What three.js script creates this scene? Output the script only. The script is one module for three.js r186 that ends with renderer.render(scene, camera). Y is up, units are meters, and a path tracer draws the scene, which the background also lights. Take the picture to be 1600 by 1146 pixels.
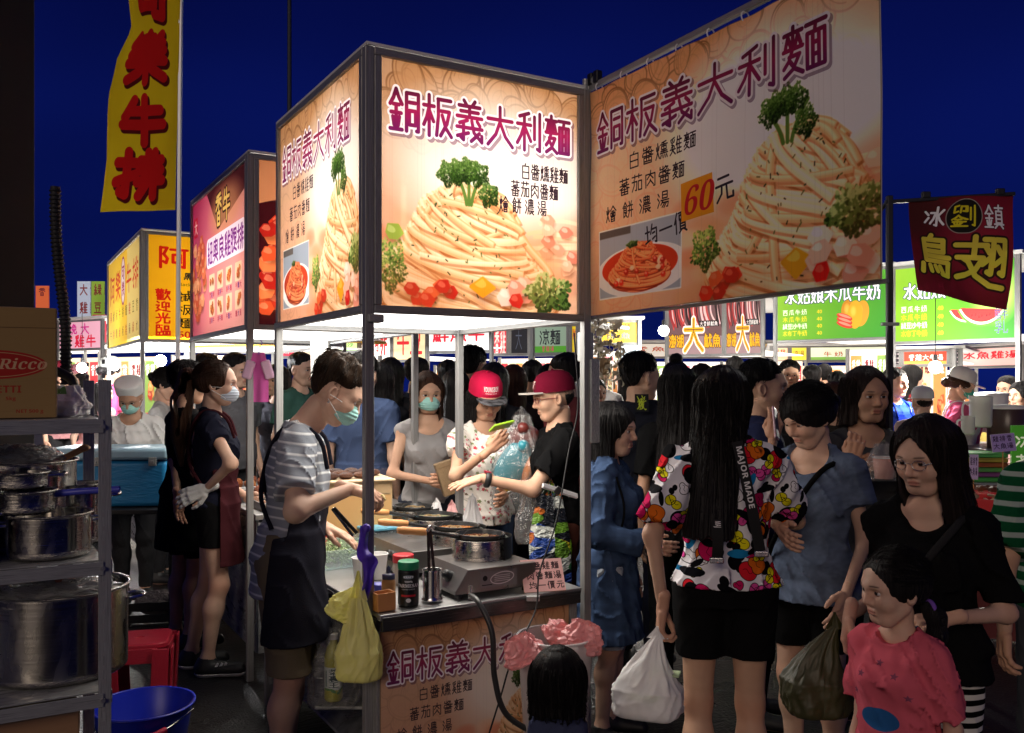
import * as THREE from 'three';
import { RoundedBoxGeometry } from 'three/addons/geometries/RoundedBoxGeometry.js';
import { ImprovedNoise } from 'three/addons/math/ImprovedNoise.js';
import { mergeGeometries } from 'three/addons/utils/BufferGeometryUtils.js';
import { RectAreaLightUniformsLib } from 'three/addons/lights/RectAreaLightUniformsLib.js';

// ------------------------------------------------------------------ camera, sky, light, exposure
const scene = new THREE.Scene();
const EYE = 1.57, FOC = 1400, CX = 800, CY = 600;      // eye height; lens in photo pixels; level camera, lens shifted a little
const camera = new THREE.PerspectiveCamera(2 * Math.atan(573 / FOC) * 180 / Math.PI, 1600 / 1146, 0.05, 400);
camera.position.set(0, EYE, 0);
camera.setViewOffset(1600, 1146, 0, -27, 1600, 1146);
const renderer = new THREE.WebGLRenderer();
renderer.toneMapping = THREE.LinearToneMapping;
renderer.toneMappingExposure = 1;
renderer.shadowMap.enabled = true;
RectAreaLightUniformsLib.init();
const perlin = new ImprovedNoise();
const noise = (x, y, z) => perlin.noise(x + 100.3, y + 57.7, z + 31.1);
{
  const W = 512, H = 256, d = new Float32Array(W * H * 4);
  for (let j = 0; j < H; j++) for (let i = 0; i < W; i++) {
    const el = ((j + 0.5) / H - 0.5) * Math.PI, az = ((i + 0.5) / W - 0.5) * 2 * Math.PI;
    const x = Math.cos(az) * Math.cos(el), y = Math.sin(el), z = Math.sin(az) * Math.cos(el);
    const up = Math.max(0, y), n = noise(x * 2.2, y * 6, z * 2.2) * 0.6 + noise(x * 5, y * 13, z * 5) * 0.3;
    const k = Math.exp(-up * 2.8), cl = Math.max(0.25, 1 + 0.75 * n);
    const o = (j * W + i) * 4;
    d[o] = (0.0007 + 0.002 * k) * cl; d[o + 1] = (0.0013 + 0.0075 * k) * cl; d[o + 2] = (0.034 + 0.08 * k) * cl; d[o + 3] = 1;
  }
  const t = new THREE.DataTexture(d, W, H, THREE.RGBAFormat, THREE.FloatType);
  t.mapping = THREE.EquirectangularReflectionMapping; t.magFilter = THREE.LinearFilter; t.needsUpdate = true;
  scene.background = t; scene.environment = t;
}
const fillGlow = new THREE.DirectionalLight(new THREE.Color(1, 0.8, 0.62), 0.6);   // very soft fill added from behind the camera for the market glow there
fillGlow.position.set(-6, 8, 15); fillGlow.target.position.set(0, 1, -4); fillGlow.shadow.radius = 46; fillGlow.castShadow = true;
Object.assign(fillGlow.shadow.camera, { left: -15, right: 15, top: 15, bottom: -15, far: 60 });
scene.add(fillGlow, fillGlow.target);

// ------------------------------------------------------------------ helpers
const V = (x, y, z) => new THREE.Vector3(x, y, z), PI = Math.PI;
const P = (px, py, d) => V((px - CX) / FOC * d, EYE - (py - CY) / FOC * d, -d);      // where a photo pixel lies at a distance
function RNG(s) { return () => { s = (s + 0x6d2b79f5) | 0; let t = Math.imul(s ^ (s >>> 15), 1 | s); t = (t + Math.imul(t ^ (t >>> 7), 61 | t)) ^ t; return ((t ^ (t >>> 14)) >>> 0) / 4294967296; }; }
const clamp = (x, a, b) => Math.min(b, Math.max(a, x)), lerp = (a, b, t) => a + (b - a) * t;
const sstep = (a, b, x) => { const t = clamp((x - a) / (b - a), 0, 1); return t * t * (3 - 2 * t); };
const rgb = (r, g, b) => new THREE.Color().setRGB(r, g, b);
const hex = (h) => new THREE.Color(h);
const names = {};
function numbered(n) { names[n] = (names[n] ?? -1) + 1; return names[n] ? n + '_' + String(names[n]).padStart(3, '0') : n; }
function tag(o, label, category, group) { o.userData = { label, category }; if (group) o.userData.group = group; return o; }
function thing(name, label, category, pos, yaw = 0, group) {
  const o = new THREE.Group(); o.name = numbered(name); tag(o, label, category, group);
  if (pos) o.position.copy(pos); o.rotation.y = yaw; scene.add(o); return o;
}
function mesh(name, geo, mat, parent) {
  const m = new THREE.Mesh(Array.isArray(geo) ? merge(geo) : geo, mat); m.name = parent ? name : numbered(name);
  m.castShadow = m.receiveShadow = true; (parent || scene).add(m); return m;
}
function struct(name, geo, mat) { const m = mesh(name, geo, mat); m.userData.kind = 'structure'; return m; }
function merge(gs) {
  gs = gs.map((g) => { g = g.index ? g.toNonIndexed() : g; for (const k of Object.keys(g.attributes)) if (!['position', 'normal', 'uv'].includes(k)) g.deleteAttribute(k);
    if (!g.attributes.uv) g.setAttribute('uv', new THREE.BufferAttribute(new Float32Array(g.attributes.position.count * 2), 2)); return g; });
  return gs.length === 1 ? gs[0] : mergeGeometries(gs);
}
const at = (g, x, y, z, rx = 0, ry = 0, rz = 0) => { g.applyMatrix4(new THREE.Matrix4().compose(V(x, y, z), new THREE.Quaternion().setFromEuler(new THREE.Euler(rx, ry, rz)), V(1, 1, 1))); return g; };
const box = (w, h, d, x = 0, y = 0, z = 0, rx = 0, ry = 0, rz = 0) => at(new THREE.BoxGeometry(w, h, d), x, y, z, rx, ry, rz);
const rbox = (w, h, d, r, x = 0, y = 0, z = 0, rx = 0, ry = 0, rz = 0) => at(new RoundedBoxGeometry(w, h, d, 2, Math.min(r, w / 2.01, h / 2.01, d / 2.01)), x, y, z, rx, ry, rz);
const cyl = (r0, r1, h, x = 0, y = 0, z = 0, n = 20, rx = 0, ry = 0, rz = 0) => at(new THREE.CylinderGeometry(r1, r0, h, n), x, y, z, rx, ry, rz);
const lathe = (pts, n = 32, x = 0, y = 0, z = 0) => at(new THREE.LatheGeometry(pts.map((p) => new THREE.Vector2(p[0], p[1])), n), x, y, z);
const tube = (pts, r, seg = 24, n = 8, closed = false) => new THREE.TubeGeometry(new THREE.CatmullRomCurve3(pts.map((p) => p.isVector3 ? p : V(...p)), closed), seg, r, n, closed);
function bar(a, b, w, d = w, roll = 0) {   // a square bar between two points
  const g = new RoundedBoxGeometry(w, a.distanceTo(b), d, 1, Math.min(w, d) * 0.18), q = new THREE.Quaternion().setFromUnitVectors(V(0, 1, 0), b.clone().sub(a).normalize());
  if (roll) g.rotateY(roll);
  g.applyQuaternion(q); const m = a.clone().lerp(b, 0.5); g.translate(m.x, m.y, m.z); return g;
}
function canvas(w, h, draw, srgb = true) {
  const c = document.createElement('canvas'); c.width = w; c.height = h; const g = c.getContext('2d'); draw(g, w, h);
  const t = new THREE.CanvasTexture(c); if (srgb) t.colorSpace = THREE.SRGBColorSpace; t.wrapS = t.wrapT = THREE.RepeatWrapping; return t;
}
function noiseTex(w, f, srgb = false) {   // f(x, y) in 0..1 -> grey texture that tiles
  const d = new Uint8Array(w * w * 4);
  for (let j = 0; j < w; j++) for (let i = 0; i < w; i++) { const v = f(i / w, j / w), o = (j * w + i) * 4; if (v.length) for (let c = 0; c < 3; c++) d[o + c] = clamp(v[c], 0, 1) * 255; else d[o] = d[o + 1] = d[o + 2] = clamp(v, 0, 1) * 255; d[o + 3] = 255; }
  const t = new THREE.DataTexture(d, w, w); t.magFilter = THREE.LinearFilter; t.wrapS = t.wrapT = THREE.RepeatWrapping; if (srgb) t.colorSpace = THREE.SRGBColorSpace; t.needsUpdate = true; return t;
}
const ring = (x, y, f, z = 0) => { const a = x * 2 * PI, b = y * 2 * PI; return noise(Math.cos(a) * f + z, Math.sin(a) * f + Math.cos(b) * f * 1.3, Math.sin(b) * f * 1.3 + z * 2); };   // tiling noise
const rep = (t, x, y) => { const c = t.clone(); c.repeat.set(x, y); c.needsUpdate = true; return c; };
const std = (color, rough = 0.6, metal = 0, extra = {}) => new THREE.MeshStandardMaterial({ color: color.isColor ? color : hex(color), roughness: rough, metalness: metal, ...extra });
const phys = (o) => new THREE.MeshPhysicalMaterial(o);

const T = {};
T.smudge = noiseTex(256, (x, y) => 0.5 + 0.35 * ring(x, y, 1.2) + 0.3 * ring(x, y, 3.4, 5) + 0.12 * ring(x, y, 9, 9));
T.brush = noiseTex(256, (x, y) => 0.5 + 0.5 * noise(Math.cos(y * 2 * PI) * 22, Math.sin(y * 2 * PI) * 22, Math.sin(x * 2 * PI) * 0.8) + 0.15 * ring(x, y, 2));
T.fabric = noiseTex(128, (x, y) => 0.5 + 0.22 * Math.sin(x * 2 * PI * 32) * Math.sin(y * 2 * PI * 32) + 0.25 * ring(x, y, 9));
T.hair = noiseTex(256, (x, y) => 0.5 + 0.45 * noise(Math.cos(x * 2 * PI) * 26, Math.sin(x * 2 * PI) * 26, Math.cos(y * 2 * PI) * 0.7) + 0.25 * noise(Math.cos(x * 2 * PI) * 9, Math.sin(x * 2 * PI) * 9, Math.sin(y * 2 * PI) + 4));
T.ground = noiseTex(512, (x, y) => { const a = 0.5 + 0.3 * ring(x, y, 2) + 0.3 * ring(x, y, 7, 3) + 0.55 * ring(x, y, 42, 8); return [0.2 + a * 0.14, 0.2 + a * 0.135, 0.2 + a * 0.13]; }, true);
T.groundB = noiseTex(512, (x, y) => 0.5 + 0.6 * ring(x, y, 45, 1) + 0.2 * ring(x, y, 10));
T.crumple = noiseTex(256, (x, y) => 1 - Math.abs(ring(x, y, 3)) * 1.2 - Math.abs(ring(x, y, 8, 4)) * 0.8);
T.soft = noiseTex(128, (x, y) => 0.72 + 0.22 * ring(x, y, 1.5) + 0.18 * ring(x, y, 4, 5));
T.stain = noiseTex(128, (x, y) => 0.8 + 0.3 * ring(x, y, 3) + 0.25 * ring(x, y, 11, 2));
const M = {
  steel: std(rgb(0.36, 0.36, 0.36), 0.6, 0.8, { roughnessMap: T.soft, bumpMap: T.brush, bumpScale: 0.0002 }),
  post: std(rgb(0.34, 0.34, 0.335), 0.7, 0.35, { roughnessMap: T.soft, map: rep(T.stain, 1, 1) }),
  galv: std(rgb(0.46, 0.48, 0.47), 0.75, 0.2, { roughnessMap: T.smudge, map: noiseTex(128, (x, y) => 0.72 + 0.3 * ring(x, y, 4) + 0.2 * ring(x, y, 12, 2)) }),
  chrome: std(rgb(0.62, 0.62, 0.62), 0.2, 1, { bumpMap: T.brush, bumpScale: 0.0002 }),
  pot: std(rgb(0.4, 0.385, 0.36), 0.5, 1, { roughnessMap: rep(T.smudge, 2, 1), bumpMap: rep(T.brush, 1, 3), bumpScale: 0.0005 }),
  black: std(rgb(0.012, 0.012, 0.013), 0.5),
  rubber: std(rgb(0.015, 0.015, 0.016), 0.62, 0, { bumpMap: T.smudge, bumpScale: 0.001 }),
  iron: std(rgb(0.045, 0.045, 0.045), 0.4, 0.4, { roughnessMap: T.smudge }),
  wood: std(rgb(0.6, 0.27, 0.09), 0.55, 0, { bumpMap: rep(T.brush, 1, 2), bumpScale: 0.0006 }),
  white: std(rgb(0.78, 0.78, 0.77), 0.6),
  card: std(rgb(0.36, 0.24, 0.13), 0.9, 0, { bumpMap: rep(T.brush, 1, 1), bumpScale: 0.0008, map: noiseTex(128, (x, y) => 0.82 + 0.16 * ring(x, y, 3) + 0.1 * ring(x, y, 14, 2)) }),
  canopy: std(rgb(0.75, 0.75, 0.74), 0.7),
  film: phys({ color: rgb(0.9, 0.9, 0.9), transmission: 0.92, roughness: 0.12, thickness: 0, side: THREE.DoubleSide, bumpMap: T.crumple, bumpScale: 0.003 }),
};
const glow = (c, k) => new THREE.MeshStandardMaterial({ color: rgb(0.8, 0.8, 0.8), emissive: c, emissiveIntensity: k });
// ------------------------------------------------------------------ lettering: pen strokes of the characters on the market's signs, on a 100 x 100 field
const R_ = {   // pieces of characters
  muL: 'M3 28L97 28M52 3L52 98M52 30L30 56L3 74M55 40L92 64', mu: 'M4 30L96 30M50 3L50 98M50 30L26 62L4 80M50 30L74 62L96 80',
  jinL: 'M50 2L30 22L3 38M50 2L70 20L97 36M28 38L72 38M10 57L90 57M50 38L50 94M24 67L34 86M76 66L66 86M3 95L97 95',
  tong: 'M8 98L8 6L92 6L92 96L80 96M28 28L72 28M28 48L28 82L72 82L72 48L28 48', fan: 'M12 8L92 8M14 8L14 50L3 97M30 36L84 36L68 66L28 97M38 46L60 76L96 97',
  yi: 'M30 1L40 12M70 1L60 12M12 14L88 14M18 27L82 27M5 40L95 40M50 14L50 40M42 48L14 56M4 66L96 66M28 54L28 96L18 90M6 88L46 78M58 48L66 76L95 97M95 82L95 97M86 76L56 97M78 48L88 58',
  da: 'M4 34L96 34M50 3L50 38L34 70L4 97M51 42L70 74L97 97', he: 'M82 5L20 15M5 34L95 34M52 12L52 98M50 36L30 62L4 82M55 40L95 74', dao: 'M22 12L22 68M80 3L80 96L52 92',
  mai: 'M6 14L94 14M50 2L50 46M26 18L14 40M26 20L40 40M74 18L62 40M74 20L88 40M4 46L96 46M46 50L30 68L6 80M32 60L82 60L50 86L8 98M34 68L60 86L97 98',
  mian: 'M4 8L96 8M50 8L44 26M10 26L10 96L90 96L90 26L10 26M36 26L36 96M64 26L64 96M36 48L64 48M36 72L64 72',
  bai: 'M50 2L40 18M14 18L14 97L86 97L86 18L14 18M14 57L86 57',
  jiang: 'M14 4L14 18L38 18M38 2L38 46M14 32L38 32M14 32L6 46M60 2L46 16M56 7L78 7L62 24L46 28M45 34L97 34M80 24L80 47L68 47M57 38L63 44M6 54L94 54M18 64L18 98L82 98L82 64L18 64M40 54L40 78M60 54L60 78M18 86L82 86',
  huoL: 'M50 4L50 50L30 78L5 97M18 26L26 48M84 22L70 46M52 56L72 78L95 94', xun: 'M78 2L22 8M5 18L95 18M50 6L50 68M20 28L20 48L80 48L80 28L20 28M10 58L90 58M2 69L98 69M14 80L6 97M36 80L40 96M62 80L68 96M84 80L94 97',
  xi: 'M80 2L15 12M18 18L26 28M48 16L52 26M82 16L72 28M52 30L30 42L58 46L25 57M70 48L80 58M5 68L95 68M50 56L50 70L32 86L4 98M52 72L70 86L97 98', zhui: 'M30 2L18 28L3 48M20 26L20 98M62 3L70 16M20 22L96 22M20 46L90 46M20 70L90 70M20 95L98 95M56 22L56 95',
  cao: 'M3 50L97 50M30 5L30 95M70 5L70 95', fanB: 'M78 2L25 10M6 24L94 24M50 8L50 52M30 12L38 22M72 12L64 22M48 26L28 42L4 52M52 26L72 42L97 52M18 56L18 98L82 98L82 56L18 56M50 56L50 98M18 77L82 77',
  jia: 'M4 20L50 20L46 94L34 92M24 2L24 50L4 97M64 20L64 94L94 94L94 20L64 20', rou: 'M10 98L10 22L90 22L90 96L78 96M52 2L50 24L22 50M50 28L74 50M50 54L46 66L22 86M50 60L76 86',
  hui: 'M50 2L30 18L2 34M50 2L72 18L98 34M32 34L68 34M16 44L16 64L84 64L84 44L16 44M50 44L50 64M34 48L38 58M66 48L62 58M24 72L24 98L76 98L76 72L24 72M24 85L76 85',
  shiL: 'M50 2L30 18L2 34M50 2L72 16L97 32M36 28L62 28M22 38L80 38L80 64L22 64M22 38L22 94L52 86M22 51L80 51M50 66L70 82L96 96M84 68L66 80', bing: 'M28 3L40 22M74 3L62 22M6 28L94 28M3 58L97 58M33 28L33 64L8 97M70 28L70 98',
  shui3: 'M20 8L72 26M5 38L60 54M10 96L82 62', nong: 'M16 6L84 6L84 40L16 40L16 6M16 23L84 23M40 0L40 40M62 0L62 40M6 50L96 50M8 50L8 74L2 97M24 62L86 62M16 75L98 75M34 75L34 97L52 88M56 77L72 90L98 98M88 80L74 89',
  yang: 'M22 4L22 42L80 42L80 4L22 4M22 23L80 23M4 54L98 54M30 56L4 80M26 68L94 68L86 95L72 94M52 70L20 94M72 70L42 97', tuL: 'M8 34L92 34M50 5L50 80M2 86L98 76', yunB: 'M32 3L6 46M24 26L92 26L86 93L68 90M34 46L64 44M30 74L68 66',
  yi1: 'M4 50L96 50', ren2: 'M80 3L8 50M50 34L50 98', jiaG: 'M4 6L96 6M14 18L14 38L86 38L86 18L14 18M40 6L40 38M60 6L60 38M22 46L22 84L78 84L78 46L22 46M22 58L78 58M22 71L78 71M36 86L8 98M64 86L92 98',
  yuan: 'M20 12L80 12M4 40L96 40M38 40L34 70L5 97M64 40L64 92L95 92L96 75', shui: 'M50 3L50 94L36 90M8 30L40 30L28 60L5 84M90 18L58 44M55 42L72 68L97 88', nvL: 'M45 3L22 60L82 96M2 34L98 34M80 34L60 70L5 97', gu: 'M4 26L96 26M50 3L50 52M14 52L14 96L86 96L86 52L14 52',
  liang: 'M50 0L56 12M18 14L82 14L82 56L18 56M18 14L18 96L52 86M18 35L82 35M44 58L64 80L97 98M88 64L66 76', gua: 'M86 4L20 16L18 60L4 97M48 14L48 90L74 78M76 12L80 60L97 97', niu: 'M28 5L8 44M18 30L90 30M4 60L97 60M52 3L52 98', nai: 'M6 8L80 8L66 42L94 42L84 95L66 90M32 10L30 60L4 97',
  miL: 'M50 2L20 24L62 34L12 56L84 56M76 26L50 44M50 56L50 98M20 72L6 94M78 70L94 90', chong: 'M50 0L56 14M4 20L96 20M46 22L22 46L80 42M66 32L86 52M36 54L34 76L4 98M64 52L64 93L95 93L96 76',
  yu: 'M38 2L8 34M30 14L74 14L60 30M14 32L14 72L88 72L88 32L14 32M50 32L50 72M14 52L88 52M10 82L3 98M36 82L40 96M62 82L67 96M86 80L97 98', yangS: 'M28 3L38 18M72 3L62 18M8 24L92 24M16 46L84 46M4 70L96 70M50 24L50 98',
  ru: 'M46 4L6 14M10 22L16 36M28 20L32 34M50 18L40 36M8 44L50 44L30 58L30 96L16 90M2 74L56 68M70 4L70 92L97 92L98 72', bing2: 'M15 15L80 38M6 92L86 58', zhen: 'M8 12L92 12M50 0L48 26M20 26L20 76L80 76L80 26L20 26M20 42L80 42M20 59L80 59M2 82L98 82M34 84L8 98M66 84L92 98',
  niao: 'M45 1L36 12M20 12L20 64M20 12L80 12L80 40L20 40M20 26L80 26M20 52L97 52M20 64L93 64L86 96L68 94M8 74L3 94M30 76L32 90M48 76L53 88M64 76L70 88', jiaY: 'M10 20L10 62L90 62L90 20L10 20M10 41L90 41M50 20L50 98', zhi: 'M2 18L54 18M28 2L28 40M6 42L48 42L34 66L2 82M14 46L36 76L70 92L98 94', yu3: 'M4 8L42 8L42 84L28 80M10 24L28 38M4 64L38 46M54 8L94 8L94 84L80 80M60 24L78 38M54 64L90 46',
  ke: 'M3 10L97 10M80 10L80 95L58 90M16 34L16 72L58 72L58 34L16 34', le: 'M50 0L44 8M36 9L36 46L64 46L64 9L36 9M36 27L64 27M20 2L6 18L24 20L6 38L28 36M84 2L70 18L90 20L70 38L94 36M3 58L97 58M50 48L50 98M48 60L30 78L4 93M52 60L72 78L97 93', shouL: 'M4 26L96 26M55 3L55 94L26 88M2 68L98 52', fei: 'M36 3L36 70L10 97M8 20L36 20M6 42L36 42M2 68L36 62M64 3L64 98M64 20L94 20M64 42L94 42M64 64L98 64',
  fuE: 'M14 4L14 98M14 6L82 6L46 36L84 56L70 78L40 70', hei: 'M20 4L20 42L80 42L80 4L20 4M50 4L50 72M34 12L38 30M66 12L62 30M14 56L86 56M4 72L96 72M14 82L5 97M36 82L40 96M62 82L66 96M86 82L97 97', yue: 'M14 4L14 60L3 97M14 4L86 4L86 95L70 92M14 32L86 32M14 60L86 60',
  qian: 'M40 2L20 40M34 20L94 20L82 42M58 24L54 60L8 97M58 58L97 97', guan: 'M3 8L97 8M30 0L30 16M70 0L70 16M12 22L12 38L42 38L42 22L12 22M58 22L58 38L88 38L88 22L58 22M30 42L14 62M24 54L24 98M60 42L64 50M24 54L96 54M24 68L90 68M24 82L90 82M24 97L97 97M58 54L58 97', zou: 'M10 6L22 18M4 40L24 40L10 66L26 80M2 96L22 82L97 96', ang: 'M40 6L14 16L14 76L44 66M58 16L58 97M58 16L92 16L92 66L78 62', guang: 'M50 2L50 44M20 10L32 36M82 8L68 36M4 44L96 44M38 46L32 76L4 97M62 46L62 93L95 93L96 74', chen: 'M12 4L12 97M12 4L92 4M12 97L94 97M56 4L56 28M20 28L84 28L84 70L20 70M56 70L56 97', pin: 'M24 6L24 40L76 40L76 6L24 6M4 58L4 96L42 96L42 58L4 58M58 58L58 96L96 96L96 58L58 58',
  ge: 'M4 34L96 28M60 3L70 60L97 97M90 40L50 88M78 6L90 18M10 50L46 50M10 66L46 66M10 84L46 84M28 40L28 90', zhuB: 'M50 2L50 24M10 12L90 12M18 24L82 24M22 34L22 56L78 56L78 34L22 34M26 64L34 82M74 62L66 82M4 94L96 92', shan: 'M84 4L20 34M88 32L20 66M94 58L10 98', you: 'M4 28L96 28M44 2L42 50L4 97M56 30L56 92L95 92L97 72M72 6L88 18', jing: 'M50 0L56 12M4 16L96 16M22 28L22 52L78 52L78 28L22 28M50 52L50 94L36 90M26 64L8 88M74 64L92 88',
  xiC: 'M4 8L96 8M12 28L12 97L88 97L88 28L12 28M38 8L38 50L22 68M62 8L62 54L80 62', dou: 'M10 6L90 6M20 24L20 52L80 52L80 24L20 24M28 62L34 84M74 62L66 84M4 95L96 95', shao: 'M50 2L50 60L38 56M24 22L6 50M76 20L96 46M86 50L50 82L8 97', ding: 'M5 12L95 12M52 12L52 94L30 88', bu: 'M5 22L95 22M46 3L4 60M24 50L24 88M24 50L78 50L78 86L66 84M52 34L52 98', lu: 'M24 6L80 6L74 36M20 22L74 22M4 38L96 38M50 38L50 92M10 54L34 64M6 84L40 68M90 50L62 66M58 64L94 92', renT: 'M50 3L30 30L4 50M50 3L70 28L97 48', li: 'M50 1L56 10M6 12L94 12M24 18L24 46L76 46L76 18L24 18M24 32L76 32M50 18L50 66M12 56L88 56M4 67L96 67M46 68L4 90M30 78L30 98L50 90M52 70L70 86L97 98M84 74L66 82', wang: 'M10 8L90 8M14 48L86 48M4 92L96 92M50 8L50 92',
  ri: 'M18 4L18 96L82 96L82 4L18 4M18 50L82 50', wan: 'M40 4L20 26M34 12L70 12L58 28M18 28L18 56L84 56L84 28L18 28M50 28L48 60L8 97M56 60L56 90L94 90L96 74', chou: 'M10 8L80 8L72 92M34 8L28 92M10 48L88 48M3 93L97 93', ao: 'M50 0L44 8M14 60L14 10L86 10L86 60M28 30L72 30M50 16L50 56M46 34L28 52M54 34L72 52M4 68L96 68M50 60L48 74L8 98M54 72L94 98', tui: 'M22 6L4 20L24 24L6 44M2 96L24 80L98 95M40 8L88 8L88 44L40 44M40 8L40 74L60 66M40 26L88 26M60 48L94 72', mao: 'M40 2L10 12L10 70L40 58M60 8L60 70M60 10L92 10L92 60L78 56', bi: 'M84 4L20 18M20 18L20 60L4 97M20 42L92 42M60 42L60 97',
};
const G_ = {};   // a character: pieces in boxes x y w h of the field
{
  const put = (list) => list.split('|').forEach((s) => { const [c, ...ps] = s.trim().split(' '); G_[c] = []; for (let i = 0; i < ps.length; i += 2) { const [x, y, w, h] = ps[i + 1].split(',').map(Number); G_[c].push([ps[i], x, y, w, h]); } });
  const F = '0,0,100,100', L = '0,0,42,100', Rr = '48,0,52,100', w3 = '0,4,22,92', r3 = '28,0,72,100';
  put(`銅 jinL ${L} tong 52,2,48,96|板 muL 0,0,38,100 fan 44,2,56,96|義 yi ${F}|大 da ${F}|利 he 0,0,58,100 dao 62,0,36,100|麵 mai 0,0,48,96 mian 52,4,48,92|白 bai ${F}|醬 jiang ${F}|燻 huoL 0,0,34,100 xun 38,0,62,100|雞 xi 0,0,46,100 zhui 50,0,50,100
|蕃 cao 4,0,92,22 fanB 2,26,96,74|茄 cao 4,0,92,24 jia 2,28,96,72|肉 rou ${F}|燴 huoL 0,0,34,100 hui 36,0,64,100|餅 shiL 0,0,44,100 bing 48,0,52,100|濃 shui3 ${w3} nong ${r3}|湯 shui3 ${w3} yang ${r3}|均 tuL 0,0,38,100 yunB 42,0,58,100|一 yi1 ${F}|價 ren2 0,0,28,100 jiaG 32,0,68,100|元 yuan ${F}
|水 shui ${F}|姑 nvL ${L} gu ${Rr}|娘 nvL ${L} liang ${Rr}|木 mu ${F}|瓜 gua ${F}|牛 niu ${F}|奶 nvL ${L} nai ${Rr}|統 miL ${L} chong ${Rr}|鮮 yu 0,0,48,100 yangS 52,0,48,100|乳 ru ${F}|冰 bing2 0,14,24,70 shui 26,0,74,100|鎮 jinL ${L} zhen ${Rr}|鴨 jiaY 0,14,40,80 niao 42,0,58,100|鳥 niao ${F}|翅 zhi ${F} yu3 46,0,52,84
|可 ke ${F}|樂 le ${F}|排 shouL 0,0,40,100 fei 44,0,56,100|阿 fuE 0,0,34,100 ke 38,4,62,96|黑 hei ${F}|胡 gu 0,4,46,92 yue 52,0,46,100|歡 guan 0,0,56,100 qian 56,0,44,100|迎 zou ${F} ang 36,4,60,76|光 guang ${F}|臨 chen 0,0,46,100 pin 50,6,50,92|鐵 jinL 0,0,40,100 ge 42,0,58,100|澎 shui3 ${w3} zhuB 26,0,44,100 shan 70,4,30,92|湖 shui3 ${w3} gu 26,6,36,90 yue 64,2,36,98|魷 yu 0,0,48,100 you 52,0,48,100|魚 yu ${F}
|涼 shui3 ${w3} jing ${r3}|西 xiC ${F}|綠 miL ${L} lu ${Rr}|豆 dou ${F}|沙 shui3 ${w3} shao ${r3}|布 bu ${F}|丁 ding ${F}|茶 cao 4,0,92,24 renT 2,22,96,46 mu 12,50,76,50|裏 li ${F}|王 wang ${F}|晚 ri 0,12,28,76 wan 32,0,68,100|香 he 6,0,88,60 ri 22,60,56,40|紐 miL ${L} chou ${Rr}|奧 ao ${F}|良 liang ${F}|腿 yue 0,0,32,100 tui 36,0,64,100|劉 mao 4,0,58,48 jinL 4,46,56,54 dao 64,0,34,100`.replace(/\n/g, ''));
}
function glyph(g, ch, x, y, w, h, lw, col) {   // one character with round pen strokes
  const ps = G_[ch]; g.lineCap = g.lineJoin = 'round';
  if (!ps) { if (ch === ' ') return; g.save(); g.fillStyle = col; g.translate(x, y + h * 0.86); g.scale(w / (h * 0.56), 1); g.font = `bold ${h}px sans-serif`; g.fillText(ch, 0, 0); g.restore(); return; }
  const p = new Path2D();
  for (const [k, bx, by, bw, bh] of ps) for (const st of R_[k].split('M').slice(1)) st.split('L').forEach((q, i) => { const [a, b] = q.split(' ').map(Number); p[i ? 'lineTo' : 'moveTo'](x + (bx + a / 100 * bw) / 100 * w, y + (by + b / 100 * bh) / 100 * h); });
  g.strokeStyle = col; g.lineWidth = lw; g.stroke(p);
}
function write(g, text, x, y, w, h, pitch, lw, col, down) { [...text].forEach((c, i) => glyph(g, c, x + (down ? 0 : i * pitch), y + (down ? i * pitch : 0), w, h, lw, col)); }
function outlined(g, text, x, y, w, h, pitch, lw, col, edge, wide, shade, down) {
  if (shade) write(g, text, x + wide * 0.5, y + wide * 0.6, w, h, pitch, lw + wide * 1.1, shade, down);
  write(g, text, x, y, w, h, pitch, lw + wide, edge, down); write(g, text, x, y, w, h, pitch, lw, col, down);
}

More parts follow.
